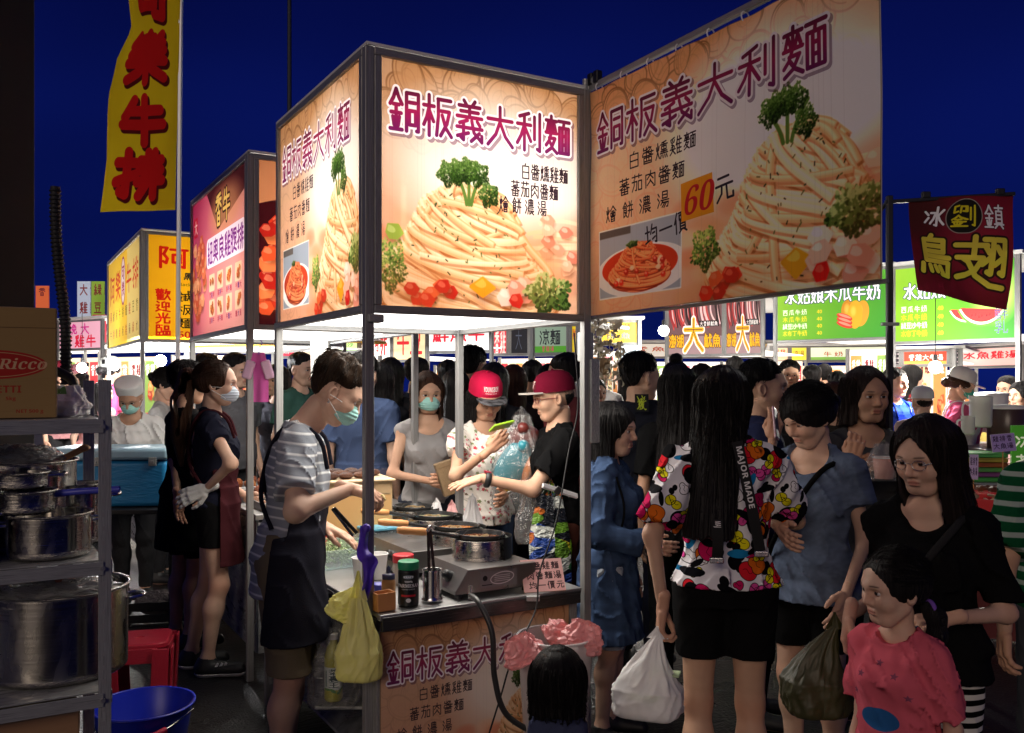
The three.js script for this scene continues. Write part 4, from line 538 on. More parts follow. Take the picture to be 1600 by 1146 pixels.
  if (A.type === 'ponytail') {
    const pts = (A.tail || [[0, 0.03, -0.11], [0, 0.02, -0.16], [0, -0.08, -0.19], [0, -0.22, -0.18], [0, -0.36, -0.15]]).map((p) => V(...p)), rr = A.tr || [0.02, 0.032, 0.036, 0.03, 0.008], ps = []; for (let i = 0; i < pts.length - 1; i++) ps.push(cone(pts[i], pts[i + 1], rr[i], rr[i + 1]));
    const u = union(ps, 0.02); const lo = ['x', 'y', 'z'].map((q) => Math.min(...pts.map((p) => p[q])) - 0.05), up = ['x', 'y', 'z'].map((q) => Math.max(...pts.map((p) => p[q])) + 0.05);
    H('ponytail', nets((x, y, z) => u(x, y, z) + 0.004 * noise(x * 60, y * 7, z * 60) + 0.003 * noise(x * 130, y * 9, z * 130), lo, up, hi ? 0.007 : 0.01, (x, y, z) => [x * 9, y * 1.2]), mat);
    if (A.tie) H('hair_tie', new THREE.TorusGeometry(0.022, 0.008, 8, 16).translate(pts[0].x, pts[0].y, pts[0].z - 0.01), A.tie);
  }
  if (A.type === 'bun') H('hair_bun', nets((x, y, z) => Math.hypot(x, (y - (A.by ?? 0.12)) * 1.1, z + (A.bz ?? 0.06)) - 0.045 + 0.006 * noise(x * 50, y * 50, z * 50), [-0.07, 0.04 + (A.by ?? 0.12) - 0.12, -0.07 - (A.bz ?? 0.06)], [0.07, 0.09 + (A.by ?? 0.12), 0.07 - (A.bz ?? 0.06)], 0.008), mat);
}
// ------------------------------------------------------------------ the setting
{
  const g = new THREE.PlaneGeometry(240, 240, 1, 1); g.rotateX(-PI / 2); g.translate(0, 0, -60); const uv = g.attributes.uv; for (let i = 0; i < uv.count; i++) uv.setXY(i, uv.getX(i) * 130, uv.getY(i) * 130);
  struct('ground', g, std(rgb(0.2, 0.195, 0.19), 0.78, 0, { map: T.ground, bumpMap: T.groundB, bumpScale: 0.006, roughnessMap: rep(T.smudge, 0.13, 0.13) }));
}
const TH = Math.atan2(0.506, 0.863), Fd = V(Math.cos(TH), 0, -Math.sin(TH)), Ad = V(-Math.sin(TH), 0, -Math.cos(TH));   // along the stalls' fronts, and back along the row
const C0 = V(-0.506, 0, -3.15);                                                     // foot of the near corner post of the pasta stall
const stallPt = (x, y, z) => C0.clone().addScaledVector(Fd, x).addScaledVector(Ad, -z).setY(y);
const onPlane = (px, py, Y) => P(px, py, (EYE - Y) * FOC / (py - CY));
const printMat = (tex, k = 0.5) => phys({ map: tex, roughness: 0.95, transmission: k, thickness: 0, specularIntensity: 0.2 });
const solidMat = (tex, r = 0.7) => std(rgb(1, 1, 1), r, 0, { map: tex });
const plane = (w, h, x, y, z, ry = 0, sx = 1, sy = 1) => at(new THREE.PlaneGeometry(w, h, sx, sy), x, y, z, 0, ry, 0);
function frame(w, h, b, d, x, y, z, ry = 0) {   // four bars round a panel whose centre is given
  const o = new THREE.Matrix4().makeRotationY(ry).setPosition(x, y, z);
  return merge([rbox(w, b, d, 0.004, 0, h / 2 - b / 2, 0), rbox(w, b, d, 0.004, 0, -h / 2 + b / 2, 0), rbox(b, h - 2 * b, d, 0.004, -w / 2 + b / 2, 0, 0), rbox(b, h - 2 * b, d, 0.004, w / 2 - b / 2, 0, 0)]).applyMatrix4(o);
}
const whiteGlow = (k, c = rgb(1, 0.97, 0.92)) => glow(c, k);
function pointLamp(parent, x, y, z, I, c = rgb(1, 0.95, 0.86), rad = 2) { const l = new THREE.PointLight(c, I); l.position.set(x, y, z); l.shadow.radius = rad; l.castShadow = true; parent.add(l); return l; }
function bulb(parent, x, y, z, I, r = 0.035, c = rgb(1, 0.95, 0.86), e = 22) { const m = mesh('lamp_bulb', new THREE.SphereGeometry(r, 14, 10).translate(x, y, z), glow(c, e), parent); m.castShadow = false; pointLamp(parent, x, y, z, I, c, r / 0.02); return m; }

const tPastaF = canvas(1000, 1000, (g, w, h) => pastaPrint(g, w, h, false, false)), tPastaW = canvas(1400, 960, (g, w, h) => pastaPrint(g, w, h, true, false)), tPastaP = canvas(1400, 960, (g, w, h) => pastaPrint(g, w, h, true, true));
// a stall with a box of lit sign panels round its roof: local x along the front, -z to the back, the near left post at 0,0
function signStall(o) {
  const st = thing('market_stall', o.label, 'market stall', o.at, TH + (o.turn || 0)), { w, l, y0, h } = o, y1 = y0 + h, yc = (y0 + y1) / 2, p = 0.034;
  for (const [x, z] of [[0, 0], [w, 0], [0, -l], [w, -l]]) mesh('post', rbox(p, (z === 0 ? y1 : y0 + 0.03), p, 0.004, x, (z === 0 ? y1 : y0 + 0.03) / 2, z), M.post, st);
  if (o.back) for (const b of o.back) mesh('post', bar(V(...b[0]), V(...b[1]), 0.03), M.post, st);
  const sign = (name, sw, tex, x, z, ry, k) => { const g = mesh(name, plane(sw - 0.05, h - 0.05, x, yc, z, ry), k === 0 ? solidMat(tex) : printMat(tex, k), st); mesh('sign_frame', frame(sw, h, 0.028, 0.03, x, yc, z, ry), M.post, st); return g; };
  if (o.front) sign('front_sign', w - p, o.front, w / 2, 0.004, 0, o.trans ?? 0.5);
  if (o.side) sign('side_sign', l - p, o.side, -0.004, -l / 2, -PI / 2, o.trans ?? 0.5);
  mesh('roof', box(w + 0.02, 0.01, l + 0.02, w / 2, y1 + 0.012, -l / 2), M.canopy, st);  // unseen sheet added to close the sign box against sky light
  mesh('added_back_sheet', box(w, h, 0.006, w / 2, yc, -l - 0.02), M.canopy, st); mesh('added_side_sheet', box(0.006, h, l, w + 0.02, yc, -l / 2), M.canopy, st);  // unseen sheets added so the box lamps light only the signs
  const ce = mesh('glowing_canopy', box(w - 0.05, 0.012, l - 0.05, w / 2, y0 + 0.03, -l / 2), whiteGlow(o.ceil ?? 3.2), st);  // canopy itself made to glow, in place of unseen lamps
  mesh('glow_cover', box(w - 0.03, 0.008, l - 0.03, w / 2, y0 + 0.043, -l / 2), M.canopy, st);  // unseen board added to keep the canopy glow out of the box
  mesh('canopy_rail', merge([box(w - p, 0.02, 0.02, w / 2, y0 + 0.012, -l), box(0.02, 0.02, l - p, w, y0 + 0.012, -l / 2)]), M.post, st);
  const ra = new THREE.RectAreaLight(rgb(1, 0.91, 0.79), o.area ?? 5, w - 0.1, l - 0.1); ra.position.set(w / 2, y0 + 0.01, -l / 2); ra.rotation.x = -PI / 2; st.add(ra);
  for (const [x, y, z, I] of o.lamps || []) { const m = mesh('lamp_tube', cyl(0.012, 0.012, 0.3, x, y, z, 8), glow(rgb(1, 0.95, 0.85), 6), st); m.castShadow = false; pointLamp(st, x, y, z, I, rgb(1, 0.95, 0.89), 3); }
  return st;
}
const stall = signStall({ label: 'pasta stall with a lit noodle sign box above its steel counter', at: C0, w: 0.931, l: 1.12, y0: 1.82, h: 0.935, front: tPastaF, side: tPastaW, ceil: 4.5, area: 7.8,
  lamps: [[0.3, 2.22, -0.38, 0.66], [0.64, 2.25, -0.38, 0.68], [0.3, 2.12, -0.76, 0.44]] });
mesh('bracket', merge([rbox(0.05, 0.12, 0.05, 0.006, 0.945, 1.72, -0.02), rbox(0.045, 0.34, 0.03, 0.006, 0.962, 1.5, 0.012), rbox(0.06, 0.03, 0.06, 0.006, 0.02, 1.8, 0.0), cyl(0.012, 0.012, 0.06, 0.93, 2.77, 0, 10), cyl(0.02, 0.02, 0.03, 0.96, 2.79, 0.02, 10, 1.3, 0, 0)]), M.galv, stall);
mesh('notice_paper', box(0.085, 0.2, 0.002, 0.2, 1.67, -1.14, 0, 0, 0.02), M.white, stall);
{ // the printed cloth that stands out into the aisle from the stall's right front corner
  const t = thing('banner', 'large printed cloth banner with price 60 jutting out over the crowd', 'banner', stallPt(0.945, 0, 0.02), TH), L = 1.36, h = 0.9, n = 40, mk = (off) => { const g = new THREE.PlaneGeometry(L, h, n, 24), p = g.attributes.position; for (let i = 0; i < p.count; i++) { const u = p.getX(i) / L + 0.5, v = p.getY(i) / h + 0.5; p.setXYZ(i, off + 0.012 * noise(u * 3, v * 2, 1) + 0.004 * noise(u * 14, v * 3, 4) + 0.006 * Math.sin(u * 40) * Math.max(0, 0.12 - v) * 6, 1.842 + v * h + 0.012 * u - 0.004 * Math.abs(Math.sin(u * 22)) * (v > 0.97 ? 1 : 0), u * L); } g.computeVertexNormals(); return g; };
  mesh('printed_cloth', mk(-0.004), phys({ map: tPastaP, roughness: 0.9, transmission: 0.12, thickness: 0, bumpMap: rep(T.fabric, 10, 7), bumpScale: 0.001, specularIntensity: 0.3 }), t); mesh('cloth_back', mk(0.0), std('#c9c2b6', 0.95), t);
  mesh('hanging_bar', bar(V(0.012, 2.77, -0.06), V(0.012, 2.79, 1.4), 0.022), M.post, t); mesh('weight_bar', bar(V(0.012, 1.835, -0.06), V(0.012, 1.85, 1.37), 0.012), M.post, t);
  for (let i = 0; i < 9; i++) mesh('cable_tie', at(new THREE.TorusGeometry(0.017, 0.0025, 5, 12), 0.01, 2.755, 0.04 + i * 0.16, 0, 0, 0), M.white, t);
  for (const z of [0.02, 0.06]) mesh('clamp', rbox(0.03, 0.05, 0.03, 0.006, 0.01, 2.8, z - 0.03), M.black, t);
}
{ // steel counter with the menu print on its front
  const t = thing('food_counter', 'stainless steel counter with a noodle menu print on its front', 'counter', stallPt(0, 0, 0), TH);
  mesh('worktop', rbox(0.845, 0.022, 1.55, 0.005, 0.432, 0.761, -0.69), M.steel, t);
  mesh('worktop_edge', merge([rbox(0.83, 0.05, 0.016, 0.004, 0.432, 0.738, 0.082), rbox(0.016, 0.05, 1.5, 0.004, 0.012, 0.734, -0.69)]), M.iron, t);
  mesh('cabinet', merge([box(0.012, 0.6, 1.4, 0.84, 0.41, -0.68), box(0.8, 0.6, 0.012, 0.43, 0.41, -1.38), box(0.8, 0.012, 1.38, 0.43, 0.2, -0.69), box(0.8, 0.012, 1.38, 0.43, 0.5, -0.69)]), M.galv, t);
  mesh('menu_print', plane(0.79, 0.655, 0.42, 0.377, 0.052), solidMat(tPastaW, 0.6), t); mesh('print_backing', box(0.79, 0.655, 0.01, 0.42, 0.377, 0.045), M.card, t);
  for (const [x, z] of [[0.03, 0.03], [0.84, 0.03], [0.03, -1.4], [0.84, -1.4]]) mesh('leg', rbox(0.035, 0.74, 0.035, 0.004, x, 0.375, z), M.post, t);
}
// ------------------------------------------------------------------ the stalls further up the row
const tYellowF = canvas(760, 512, (g, w, h) => { g.fillStyle = '#f4b71a'; g.fillRect(0, 0, w, h); write(g, '阿樂', 40, 55, 105, 105, 135, 12, '#d21f12'); glyph(g, '牛', 310, 55, 105, 105, 12, '#d21f12'); glyph(g, '排', 445, 55, 105, 105, 12, '#d21f12'); write(g, '黑胡', 130, 180, 34, 34, 62, 4, '#222'); g.fillStyle = '#8a6a10'; g.font = 'bold 20px sans-serif'; g.fillText('Black Pepper', 105, 245); write(g, '歡迎光臨', 28, 265, 52, 52, 58, 7, '#d21f12', true); write(g, '鐵板麵', 104, 268, 54, 54, 66, 5, '#1d1a10', true); write(g, '雞排麵', 200, 268, 54, 54, 66, 5, '#c8321a', true); g.fillStyle = '#b8241a'; g.font = 'bold 46px sans-serif'; g.fillText('60', 106, 502); g.fillText('100', 192, 502); });
const tYellowS = canvas(1000, 400, (g, w, h) => { g.fillStyle = '#f6cf3a'; g.fillRect(0, 0, w, h); g.fillStyle = '#e9d98a'; g.fillRect(620, 0, 380, h); write(g, '阿樂', 70, 70, 150, 130, 190, 13, '#d2401a'); g.fillStyle = '#f4e6ee'; g.beginPath(); g.ellipse(500, 125, 62, 100, 0, 0, 6.3); g.fill(); g.lineWidth = 10; g.strokeStyle = '#a02a6a'; g.stroke(); glyph(g, '可', 470, 60, 60, 60, 9, '#a02a6a'); glyph(g, '樂', 470, 130, 60, 60, 7, '#a02a6a'); write(g, '牛排', 600, 70, 140, 120, 180, 12, '#d2401a'); for (let i = 0; i < 9; i++) { glyph(g, '黑鐵板牛排麵雞豆香'[i], 70 + i * 100, 235, 46, 46, 4, i % 3 ? '#7b6a18' : '#c03a1a'); glyph(g, '牛排麵鐵板雞湯綠水'[i], 70 + i * 100, 320, 42, 42, 4, i % 2 ? '#b0561a' : '#7a5a20'); } });
const tPinkS = canvas(1000, 620, (g, w, h) => {
  const r = RNG(3), q = g.createLinearGradient(0, 0, w, h); q.addColorStop(0, '#b02a5a'); q.addColorStop(0.5, '#e08a88'); q.addColorStop(1, '#e2a49a'); g.fillStyle = q; g.fillRect(0, 0, w, h); g.fillStyle = '#43151c'; g.beginPath(); g.moveTo(300, 0); g.lineTo(1000, 0); g.lineTo(1000, 90); g.lineTo(520, 190); g.closePath(); g.fill();
  for (let i = 0; i < 40; i++) chunk(g, r() * 260, 200 + r() * 330, 38, r, ['#d8724a', '#c65636', '#e59a6c'][i % 3], '#f3c09a'); soft(g, 640, 120, 340, 130, '#d99a68', 0.8); outlined(g, '香牛', 470, 40, 120, 130, 140, 15, '#e8c46a', '#3a1a14', 18);
  g.fillStyle = '#c81c3a'; g.fillRect(24, 70, 84, 92); glyph(g, '大', 38, 84, 58, 62, 9, '#f4c8c0'); g.fillStyle = '#f6e6f2'; g.beginPath(); g.roundRect(300, 205, 670, 130, 30); g.fill(); write(g, '紐奧良雞腿排', 322, 222, 94, 98, 106, 11, '#7a1f86');
  for (let j = 0; j < 2; j++) for (let i = 0; i < 4; i++) { const x = 350 + i * 155, y = 365 + j * 110; g.fillStyle = '#e7c8a4'; g.beginPath(); g.roundRect(x, y, 105, 74, 8); g.fill(); for (let k = 0; k < 6; k++) chunk(g, x + 25 + r() * 55, y + 20 + r() * 34, 16, r, ['#9a4a24', '#c4702e', '#b8552c'][k % 3], '#e8a868'); for (let k = 0; k < 3; k++) glyph(g, '香雞排牛麵大良'[(i + k + j) % 7], x + 8 + k * 33, y + 78, 24, 24, 3, k % 2 ? '#6a2a7a' : '#b02a4a'); }
});
const tPinkF = canvas(512, 512, (g, w, h) => { const r = RNG(8); g.fillStyle = '#cf8a5c'; g.fillRect(0, 0, w, h); g.fillStyle = '#3c0f14'; g.beginPath(); g.ellipse(160, 330, 330, 220, 0, 0, 6.3); g.fill(); for (let i = 0; i < 110; i++) chunk(g, 20 + r() * 300, 190 + r() * 310, 30, r, ['#e2562c', '#d43a22', '#f08048', '#b3241a'][i % 4], '#f8b080'); });
const pinkStall = signStall({ label: 'stall with pink chicken signs behind the woman with the ponytail', at: V(-1.385, 0, -4.73), w: 0.95, l: 1.53, y0: 1.857, h: 0.93, front: tPinkF, side: tPinkS, ceil: 3, area: 3.5, lamps: [[0.35, 2.2, -0.4, 0.9], [0.35, 2.2, -1.0, 0.8]] });
const yellowStall = signStall({ label: 'stall with yellow steak signs beyond the white hatted cook', at: V(-3.07, 0, -7.44), w: 1.75, l: 2.4, y0: 1.915, h: 0.93, front: tYellowF, side: tYellowS, ceil: 4, area: 5, lamps: [[0.7, 2.3, -0.6, 1.2], [0.4, 2.2, -1.6, 0.9]] });
bulb(yellowStall, 0.18, 1.77, -0.25, 14, 0.05, rgb(0.97, 0.98, 1), 40); bulb(yellowStall, -0.0, 1.75, -1.9, 4, 0.045, rgb(0.97, 0.98, 1), 40);
for (const [st, w, l] of [[pinkStall, 0.9, 1.5], [yellowStall, 1.7, 2.3]]) {
  const c = st === pinkStall ? 'pink chicken sign stall' : 'yellow steak sign stall', t = thing('food_counter', 'steel food counter of the ' + c + ' with food trays on top', 'counter', st.position.clone(), TH);
  mesh('worktop', rbox(w, 0.03, l, 0.004, w / 2 + 0.03, 0.86, -l / 2), M.steel, t); mesh('cabinet', merge([box(w - 0.04, 0.7, 0.012, w / 2 + 0.03, 0.48, -0.03), box(0.012, 0.7, l - 0.08, 0.05, 0.48, -l / 2), box(0.012, 0.7, l - 0.08, w, 0.48, -l / 2)]), M.galv, t);
  mesh('glass_guard', box(w - 0.1, 0.2, 0.004, w / 2 + 0.03, 0.98, -0.08), phys({ color: rgb(1, 1, 1), transmission: 1, roughness: 0.05, thickness: 0 }), t);
  const r = RNG(w * 10); for (let i = 0; i < 3; i++) { const z = -0.25 - i * 0.42; const tr = thing('food_tray', `steel tray of fried food, ${['nearest', 'middle', 'farthest'][i]} on the ${c} counter`, 'tray', st.position.clone().addScaledVector(Fd, 0.3).addScaledVector(Ad, -z).setY(0.876), TH); mesh('pan', merge([rbox(0.42, 0.008, 0.32, 0.003, 0, 0.004, 0), rbox(0.42, 0.04, 0.008, 0.003, 0, 0.024, 0.16), rbox(0.42, 0.04, 0.008, 0.003, 0, 0.024, -0.16), rbox(0.008, 0.04, 0.31, 0.003, 0.21, 0.024, 0), rbox(0.008, 0.04, 0.31, 0.003, -0.21, 0.024, 0)]), M.steel, tr); for (let k = 0; k < 9; k++) mesh('fried_piece', at(new THREE.IcosahedronGeometry(0.036, 1).scale(1.3, 0.7, 1), (r() - 0.5) * 0.3, 0.035 + 0.012 * r(), (r() - 0.5) * 0.22, r(), r() * 6, r()), std(['#a85a26', '#8c4420', '#c07a3a'][k % 3], 0.6, 0, { bumpMap: T.crumple, bumpScale: 0.01 }), tr); }
}
{ const t = thing('towel', 'pink towel on a hanger under the pink stall sign', 'towel', P(404, 590, 4.72), 0); const g = new THREE.PlaneGeometry(0.1, 0.26, 10, 12), p = g.attributes.position; for (let i = 0; i < p.count; i++) { const x = p.getX(i), y = p.getY(i); p.setXYZ(i, x * (y > 0.06 ? 1 - (y - 0.06) * 6 : 1), y, 0.012 * Math.sin(x * 90) * (0.5 - y * 2)); } g.computeVertexNormals(); const cm = cloth(rgb(0.62, 0.12, 0.4), { side: THREE.DoubleSide });
  mesh('cloth', g, cm, t); mesh('sleeve', merge([rbox(0.05, 0.1, 0.03, 0.012, -0.05, 0.04, 0.01, 0, 0, -0.3), rbox(0.05, 0.1, 0.03, 0.012, 0.05, 0.04, 0.01, 0, 0, 0.3)]), cloth(rgb(0.7, 0.45, 0.62)), t); mesh('hanger', tube([[0, 0.12, 0], [0.006, 0.16, 0], [0.02, 0.18, 0], [0.008, 0.2, 0]], 0.003, 14, 5), std('#8a4ac0', 0.4), t); }
{ // yellow feather flag on its pole
  const d = 7.1, t = thing('banner_flag', 'tall yellow flag with red characters flying above the yellow stall', 'flag', P(273, 600, d).setY(0)), k = d / FOC, X = (px) => (px - 273) * k, Y = (py) => EYE - (py - 600) * k;
  const tex = canvas(300, 1150, (g, w, h) => { g.fillStyle = '#f2d41c'; g.fillRect(0, 0, w, h); [...'阿可樂牛排'].forEach((c, i) => { const y = [240, 425, 612, 800, 966][i], x = 50; glyph(g, c, x + 9, y + 10, 190, 142, 36, '#5a0f14'); glyph(g, c, x, y, 190, 142, 33, '#cf1818'); }); });
  const n = 44, m = 16, g = new THREE.PlaneGeometry(1, 1, m, n), p = g.attributes.position, edge = [[335, 156], [300, 163], [250, 170], [200, 172], [145, 171], [90, 180], [40, 200], [0, 196], [-60, 200], [-180, 205], [-260, 215]];
  const left = (py) => { for (let i = 0; i < edge.length - 1; i++) if (py <= edge[i][0] && py >= edge[i + 1][0]) return lerp(edge[i][1], edge[i + 1][1], (edge[i][0] - py) / (edge[i][0] - edge[i + 1][0])); return 200; };
  for (let i = 0; i < p.count; i++) { const u = p.getX(i) + 0.5, v = p.getY(i) + 0.5, py0 = lerp(328, -260, v), py = py0 + (1 - u) * 4 * (1 - v), lx = left(clamp(py, -260, 335)), rx = lerp(273, 281, clamp((330 - py) / 330, 0, 2)); p.setXYZ(i, X(lerp(lx, rx, u)), Y(py), 0.05 * Math.sin(u * 5 + v * 9) * (1 - u) + 0.03 * noise(u * 3, v * 6, 1)); }
  g.computeVertexNormals(); mesh('flag_cloth', g, phys({ map: tex, roughness: 0.85, transmission: 0.3, thickness: 0, side: THREE.DoubleSide, specularIntensity: 0.2 }), t);
  mesh('pole', bar(V(0, 0.0, -0.02), V(X(283), Y(-270), -0.02), 0.03), std('#c8cbd0', 0.4, 0.3), t);
}
{ const t = thing('dark_pillar', 'tall black pillar at the edge behind the carton shelf', 'pillar', V(-2.43, 0, -3.5)); mesh('shaft', rbox(1.0, 7, 0.6, 0.03, -0.085, 3.5, 0), std(rgb(0.004, 0.003, 0.003), 1), t); mesh('plinth', rbox(1.06, 0.2, 0.66, 0.02, -0.085, 0.1, 0), M.black, t);
  const h = thing('black_hose', 'black corrugated hose standing up beside the dark pillar', 'hose', P(95, 520, 2.75)); const pts = [[103, 600], [101, 500], [94, 440], [88, 380], [86, 330], [86, 292]].map(([x, y]) => P(x, y, 2.75).sub(h.position)), c = new THREE.CatmullRomCurve3(pts); mesh('tube', tube(pts, 0.014, 40, 12), M.rubber, h); for (let i = 0; i < 46; i++) { const q = c.getPointAt(i / 46), tn = c.getTangentAt(i / 46), r = new THREE.TorusGeometry(0.0145, 0.0035, 5, 14); r.applyQuaternion(new THREE.Quaternion().setFromUnitVectors(V(0, 0, 1), tn)); r.translate(q.x, q.y, q.z); mesh('corrugation', r, M.rubber, h); } }
{ const t = thing('far_pole', 'thin tall pole rising behind the pink stall into the sky', 'pole', P(452, 600, 16).setY(0)); mesh('mast', cyl(0.05, 0.035, 10, 0, 5, 0, 10), std('#3a3d44', 0.6, 0.5), t); mesh('collar', cyl(0.07, 0.07, 0.3, 0, 1.2, 0, 10), M.galv, t); }
// ------------------------------------------------------------------ things on and round the pasta counter
const CT = 0.773;   // height of the worktop
const onTop = (px, py, Y = CT) => onPlane(px, py, Y);
const foodMat = (c) => std(c, 0.45, 0, { bumpMap: T.crumple, bumpScale: 0.012 });
{ // gas stoves
  const stove = (label, x, z, w, l, knobs) => {
    const t = thing('gas_stove', label, 'gas stove', stallPt(x, CT, z), TH), sh = new THREE.Shape([[0, 0.03], [0.05, 0.105], [w, 0.105], [w, 0.022], [0.0, 0.022]].map((p) => new THREE.Vector2(...p)));
    const g = new THREE.ExtrudeGeometry(sh, { depth: l, bevelEnabled: true, bevelSize: 0.003, bevelThickness: 0.003, bevelSegments: 2 }); g.translate(0, 0, -l); mesh('housing', g, std(rgb(0.2, 0.19, 0.185), 0.5, 0.85, { roughnessMap: T.soft }), t);
    for (const [a, b] of [[0.02, -0.02], [w - 0.03, -0.02], [0.02, -l + 0.02], [w - 0.03, -l + 0.02]]) mesh('foot', cyl(0.014, 0.012, 0.022, a, 0.011, b, 10), M.black, t);
    for (const kz of knobs) { const k = mesh('knob', lathe([[0.0001, 0.03], [0.012, 0.03], [0.018, 0.024], [0.022, 0.004], [0.024, 0]], 18).applyMatrix4(new THREE.Matrix4().makeRotationZ(0.98).setPosition(0.024, 0.068, kz)), M.black, t); mesh('pointer', rbox(0.005, 0.014, 0.04, 0.002, 0, 0, 0).applyMatrix4(new THREE.Matrix4().makeRotationZ(0.98).setPosition(-0.002, 0.083, kz)), M.black, k); }
    return t;
  };
  const s1 = stove('small steel gas stove at the front of the counter under the nearest pan', 0.33, 0.03, 0.34, 0.3, [-0.1]);
  const badge = canvas(256, 96, (g, w, h) => { g.fillStyle = '#7d7d7f'; g.fillRect(0, 0, w, h); g.strokeStyle = '#d8d8da'; g.lineWidth = 6; g.beginPath(); g.ellipse(150, 46, 80, 34, -0.1, 0, 6.3); g.stroke(); g.fillStyle = '#c9c9cb'; for (let i = 0; i < 4; i++) g.fillRect(96, 28 + i * 11, 108, 4); g.beginPath(); g.arc(32, 40, 16, 0, 6.3); g.fillStyle = '#1a1a1c'; g.fill(); g.fillRect(10, 78, 70, 5); });
  mesh('badge', plane(0.16, 0.06, 0.18, 0.064, 0.0045), std(rgb(1, 1, 1), 0.45, 0.6, { map: badge }), s1);
  const s2 = stove('long steel gas stove behind the small one carrying three pans', 0.3, -0.4, 0.36, 0.95, [-0.12, -0.16, -0.5]);
  const mk = (px, py, d, R, lab, food, ht, yaw, tilt, ringLab) => {
    const q = P(px, py, d), t = thing('frying_pan', lab, 'frying pan', q, TH + yaw, 'pans on the counter stoves'), dep = 0.048;
    t.rotation.order = 'YXZ'; t.rotation.z = tilt;
    mesh('bowl', lathe([[0.0001, -dep], [R * 0.78, -dep], [R * 0.9, -dep * 0.75], [R, 0], [R + 0.003, 0.001], [R + 0.004, -0.003], [R * 0.94, -dep * 0.8], [R * 0.8, -dep - 0.004], [0.0001, -dep - 0.004]], 44), M.iron, t);
    mesh('handle', merge([tube([[-R - 0.0, -0.012, 0], [-R - 0.06, 0.0, 0], [-R - 0.13, 0.014, 0]], 0.009, 10, 8)]), M.iron, t);
    mesh('wooden_grip', lathe([[0.0001, 0], [0.013, 0.002], [0.0155, 0.03], [0.014, 0.07], [0.016, 0.105], [0.012, 0.13], [0.0001, 0.132]], 14).applyMatrix4(new THREE.Matrix4().makeRotationZ(PI / 2 - 0.1).setPosition(-R - 0.125, 0.013, 0)), M.wood, t);
    const fg = new THREE.CircleGeometry(R * 0.94, 40, 0, 6.3); fg.rotateX(-PI / 2); fg.translate(0, -dep * 0.36, 0); mesh('sauce', fg, std(food, 0.25, 0, { bumpMap: rep(T.crumple, 2, 2), bumpScale: 0.006 }), t);
    const r = RNG(px); for (let i = 0; i < 7; i++) { const a = r() * 6.3, w = R * 0.6 * r(); mesh('noodle', tube([[Math.cos(a) * w, -dep * 0.36, Math.sin(a) * w], [Math.cos(a + 0.6) * w + 0.012, -dep * 0.22, Math.sin(a + 0.6) * w], [Math.cos(a + 1.4) * w, -dep * 0.37, Math.sin(a + 1.4) * w]], 0.0035, 10, 5), foodMat('#d9b27a'), t); }
    if (ringLab) { const rt = thing('wok_ring', ringLab, 'wok ring', V(q.x, CT + 0.105, q.z), TH), hh = q.y - dep - 0.005 - CT - 0.105; mesh('band', lathe([[R * 1.2, -0.012], [R * 1.2, hh * 0.3], [R * 1.17, hh * 0.34], [R * 1.2, hh * 0.4], [R * 1.19, hh + 0.035], [R * 1.1, hh + 0.035], [R * 1.08, -0.012]], 44), M.pot, rt); mesh('wind_guard', at(new THREE.CylinderGeometry(R * 1.3, R * 1.3, hh + 0.05, 24, 1, true, 0.3, 2.4), 0, hh / 2 + 0.02, 0), std(rgb(0.02, 0.02, 0.02), 0.5, 0.5, { side: THREE.DoubleSide }), rt); }
  };
  mk(751, 833, 3.58, 0.096, 'nearest frying pan, on the tall steel ring', '#6a3a18', 0, -0.06, -0.03, 'tall shiny steel ring under the nearest pan');
  mk(713, 820, 3.9, 0.1, 'frying pan of orange noodles, second from the front', '#b8702e', 0, -0.05, -0.03, 'steel ring under the pan of orange noodles');
  mk(679, 803, 4.2, 0.102, 'frying pan of greenish cream sauce, third from the front', '#a3a682', 0, -0.05, -0.03, 'steel ring under the pan of cream sauce');
  mk(648, 790, 4.52, 0.1, 'empty dark frying pan farthest back beside the carton', '#4a4a42', 0, -0.05, -0.03, 'steel ring under the empty farthest pan');
  const h = thing('gas_hose', 'thick black gas hose hanging in front of the menu print', 'hose', stallPt(0.42, 0, 0.06)); const hp = [[735, 930, 3.24], [748, 942, 3.16], [768, 985, 3.12], [773, 1060, 3.13], [790, 1115, 3.15], [840, 1150, 3.2], [900, 1190, 3.3]].map(([x, y, d]) => P(x, y, d).sub(h.position)); mesh('tube', tube(hp, 0.0105, 50, 10), std(rgb(0.03, 0.03, 0.03), 0.4), h); mesh('nozzle', cyl(0.008, 0.008, 0.05, hp[0].x, hp[0].y + 0.01, hp[0].z, 10), M.chrome, h);
  const c = thing('power_cord', 'thin black cord running down the stall post and over the print', 'cord', stallPt(0.9, 0, 0.08)); mesh('wire', tube([[897, 520, 3.55], [903, 640, 3.55], [890, 700, 3.52], [868, 820, 3.4], [842, 900, 3.32], [838, 950, 3.28], [800, 1030, 3.15], [782, 1090, 3.14], [760, 1160, 3.14]].map(([x, y, d]) => P(x, y, d).sub(c.position)), 0.0035, 60, 6), M.black, c); mesh('clip', rbox(0.05, 0.02, 0.03, 0.004, ...P(833, 935, 3.36).sub(c.position).toArray()), M.galv, c);
}
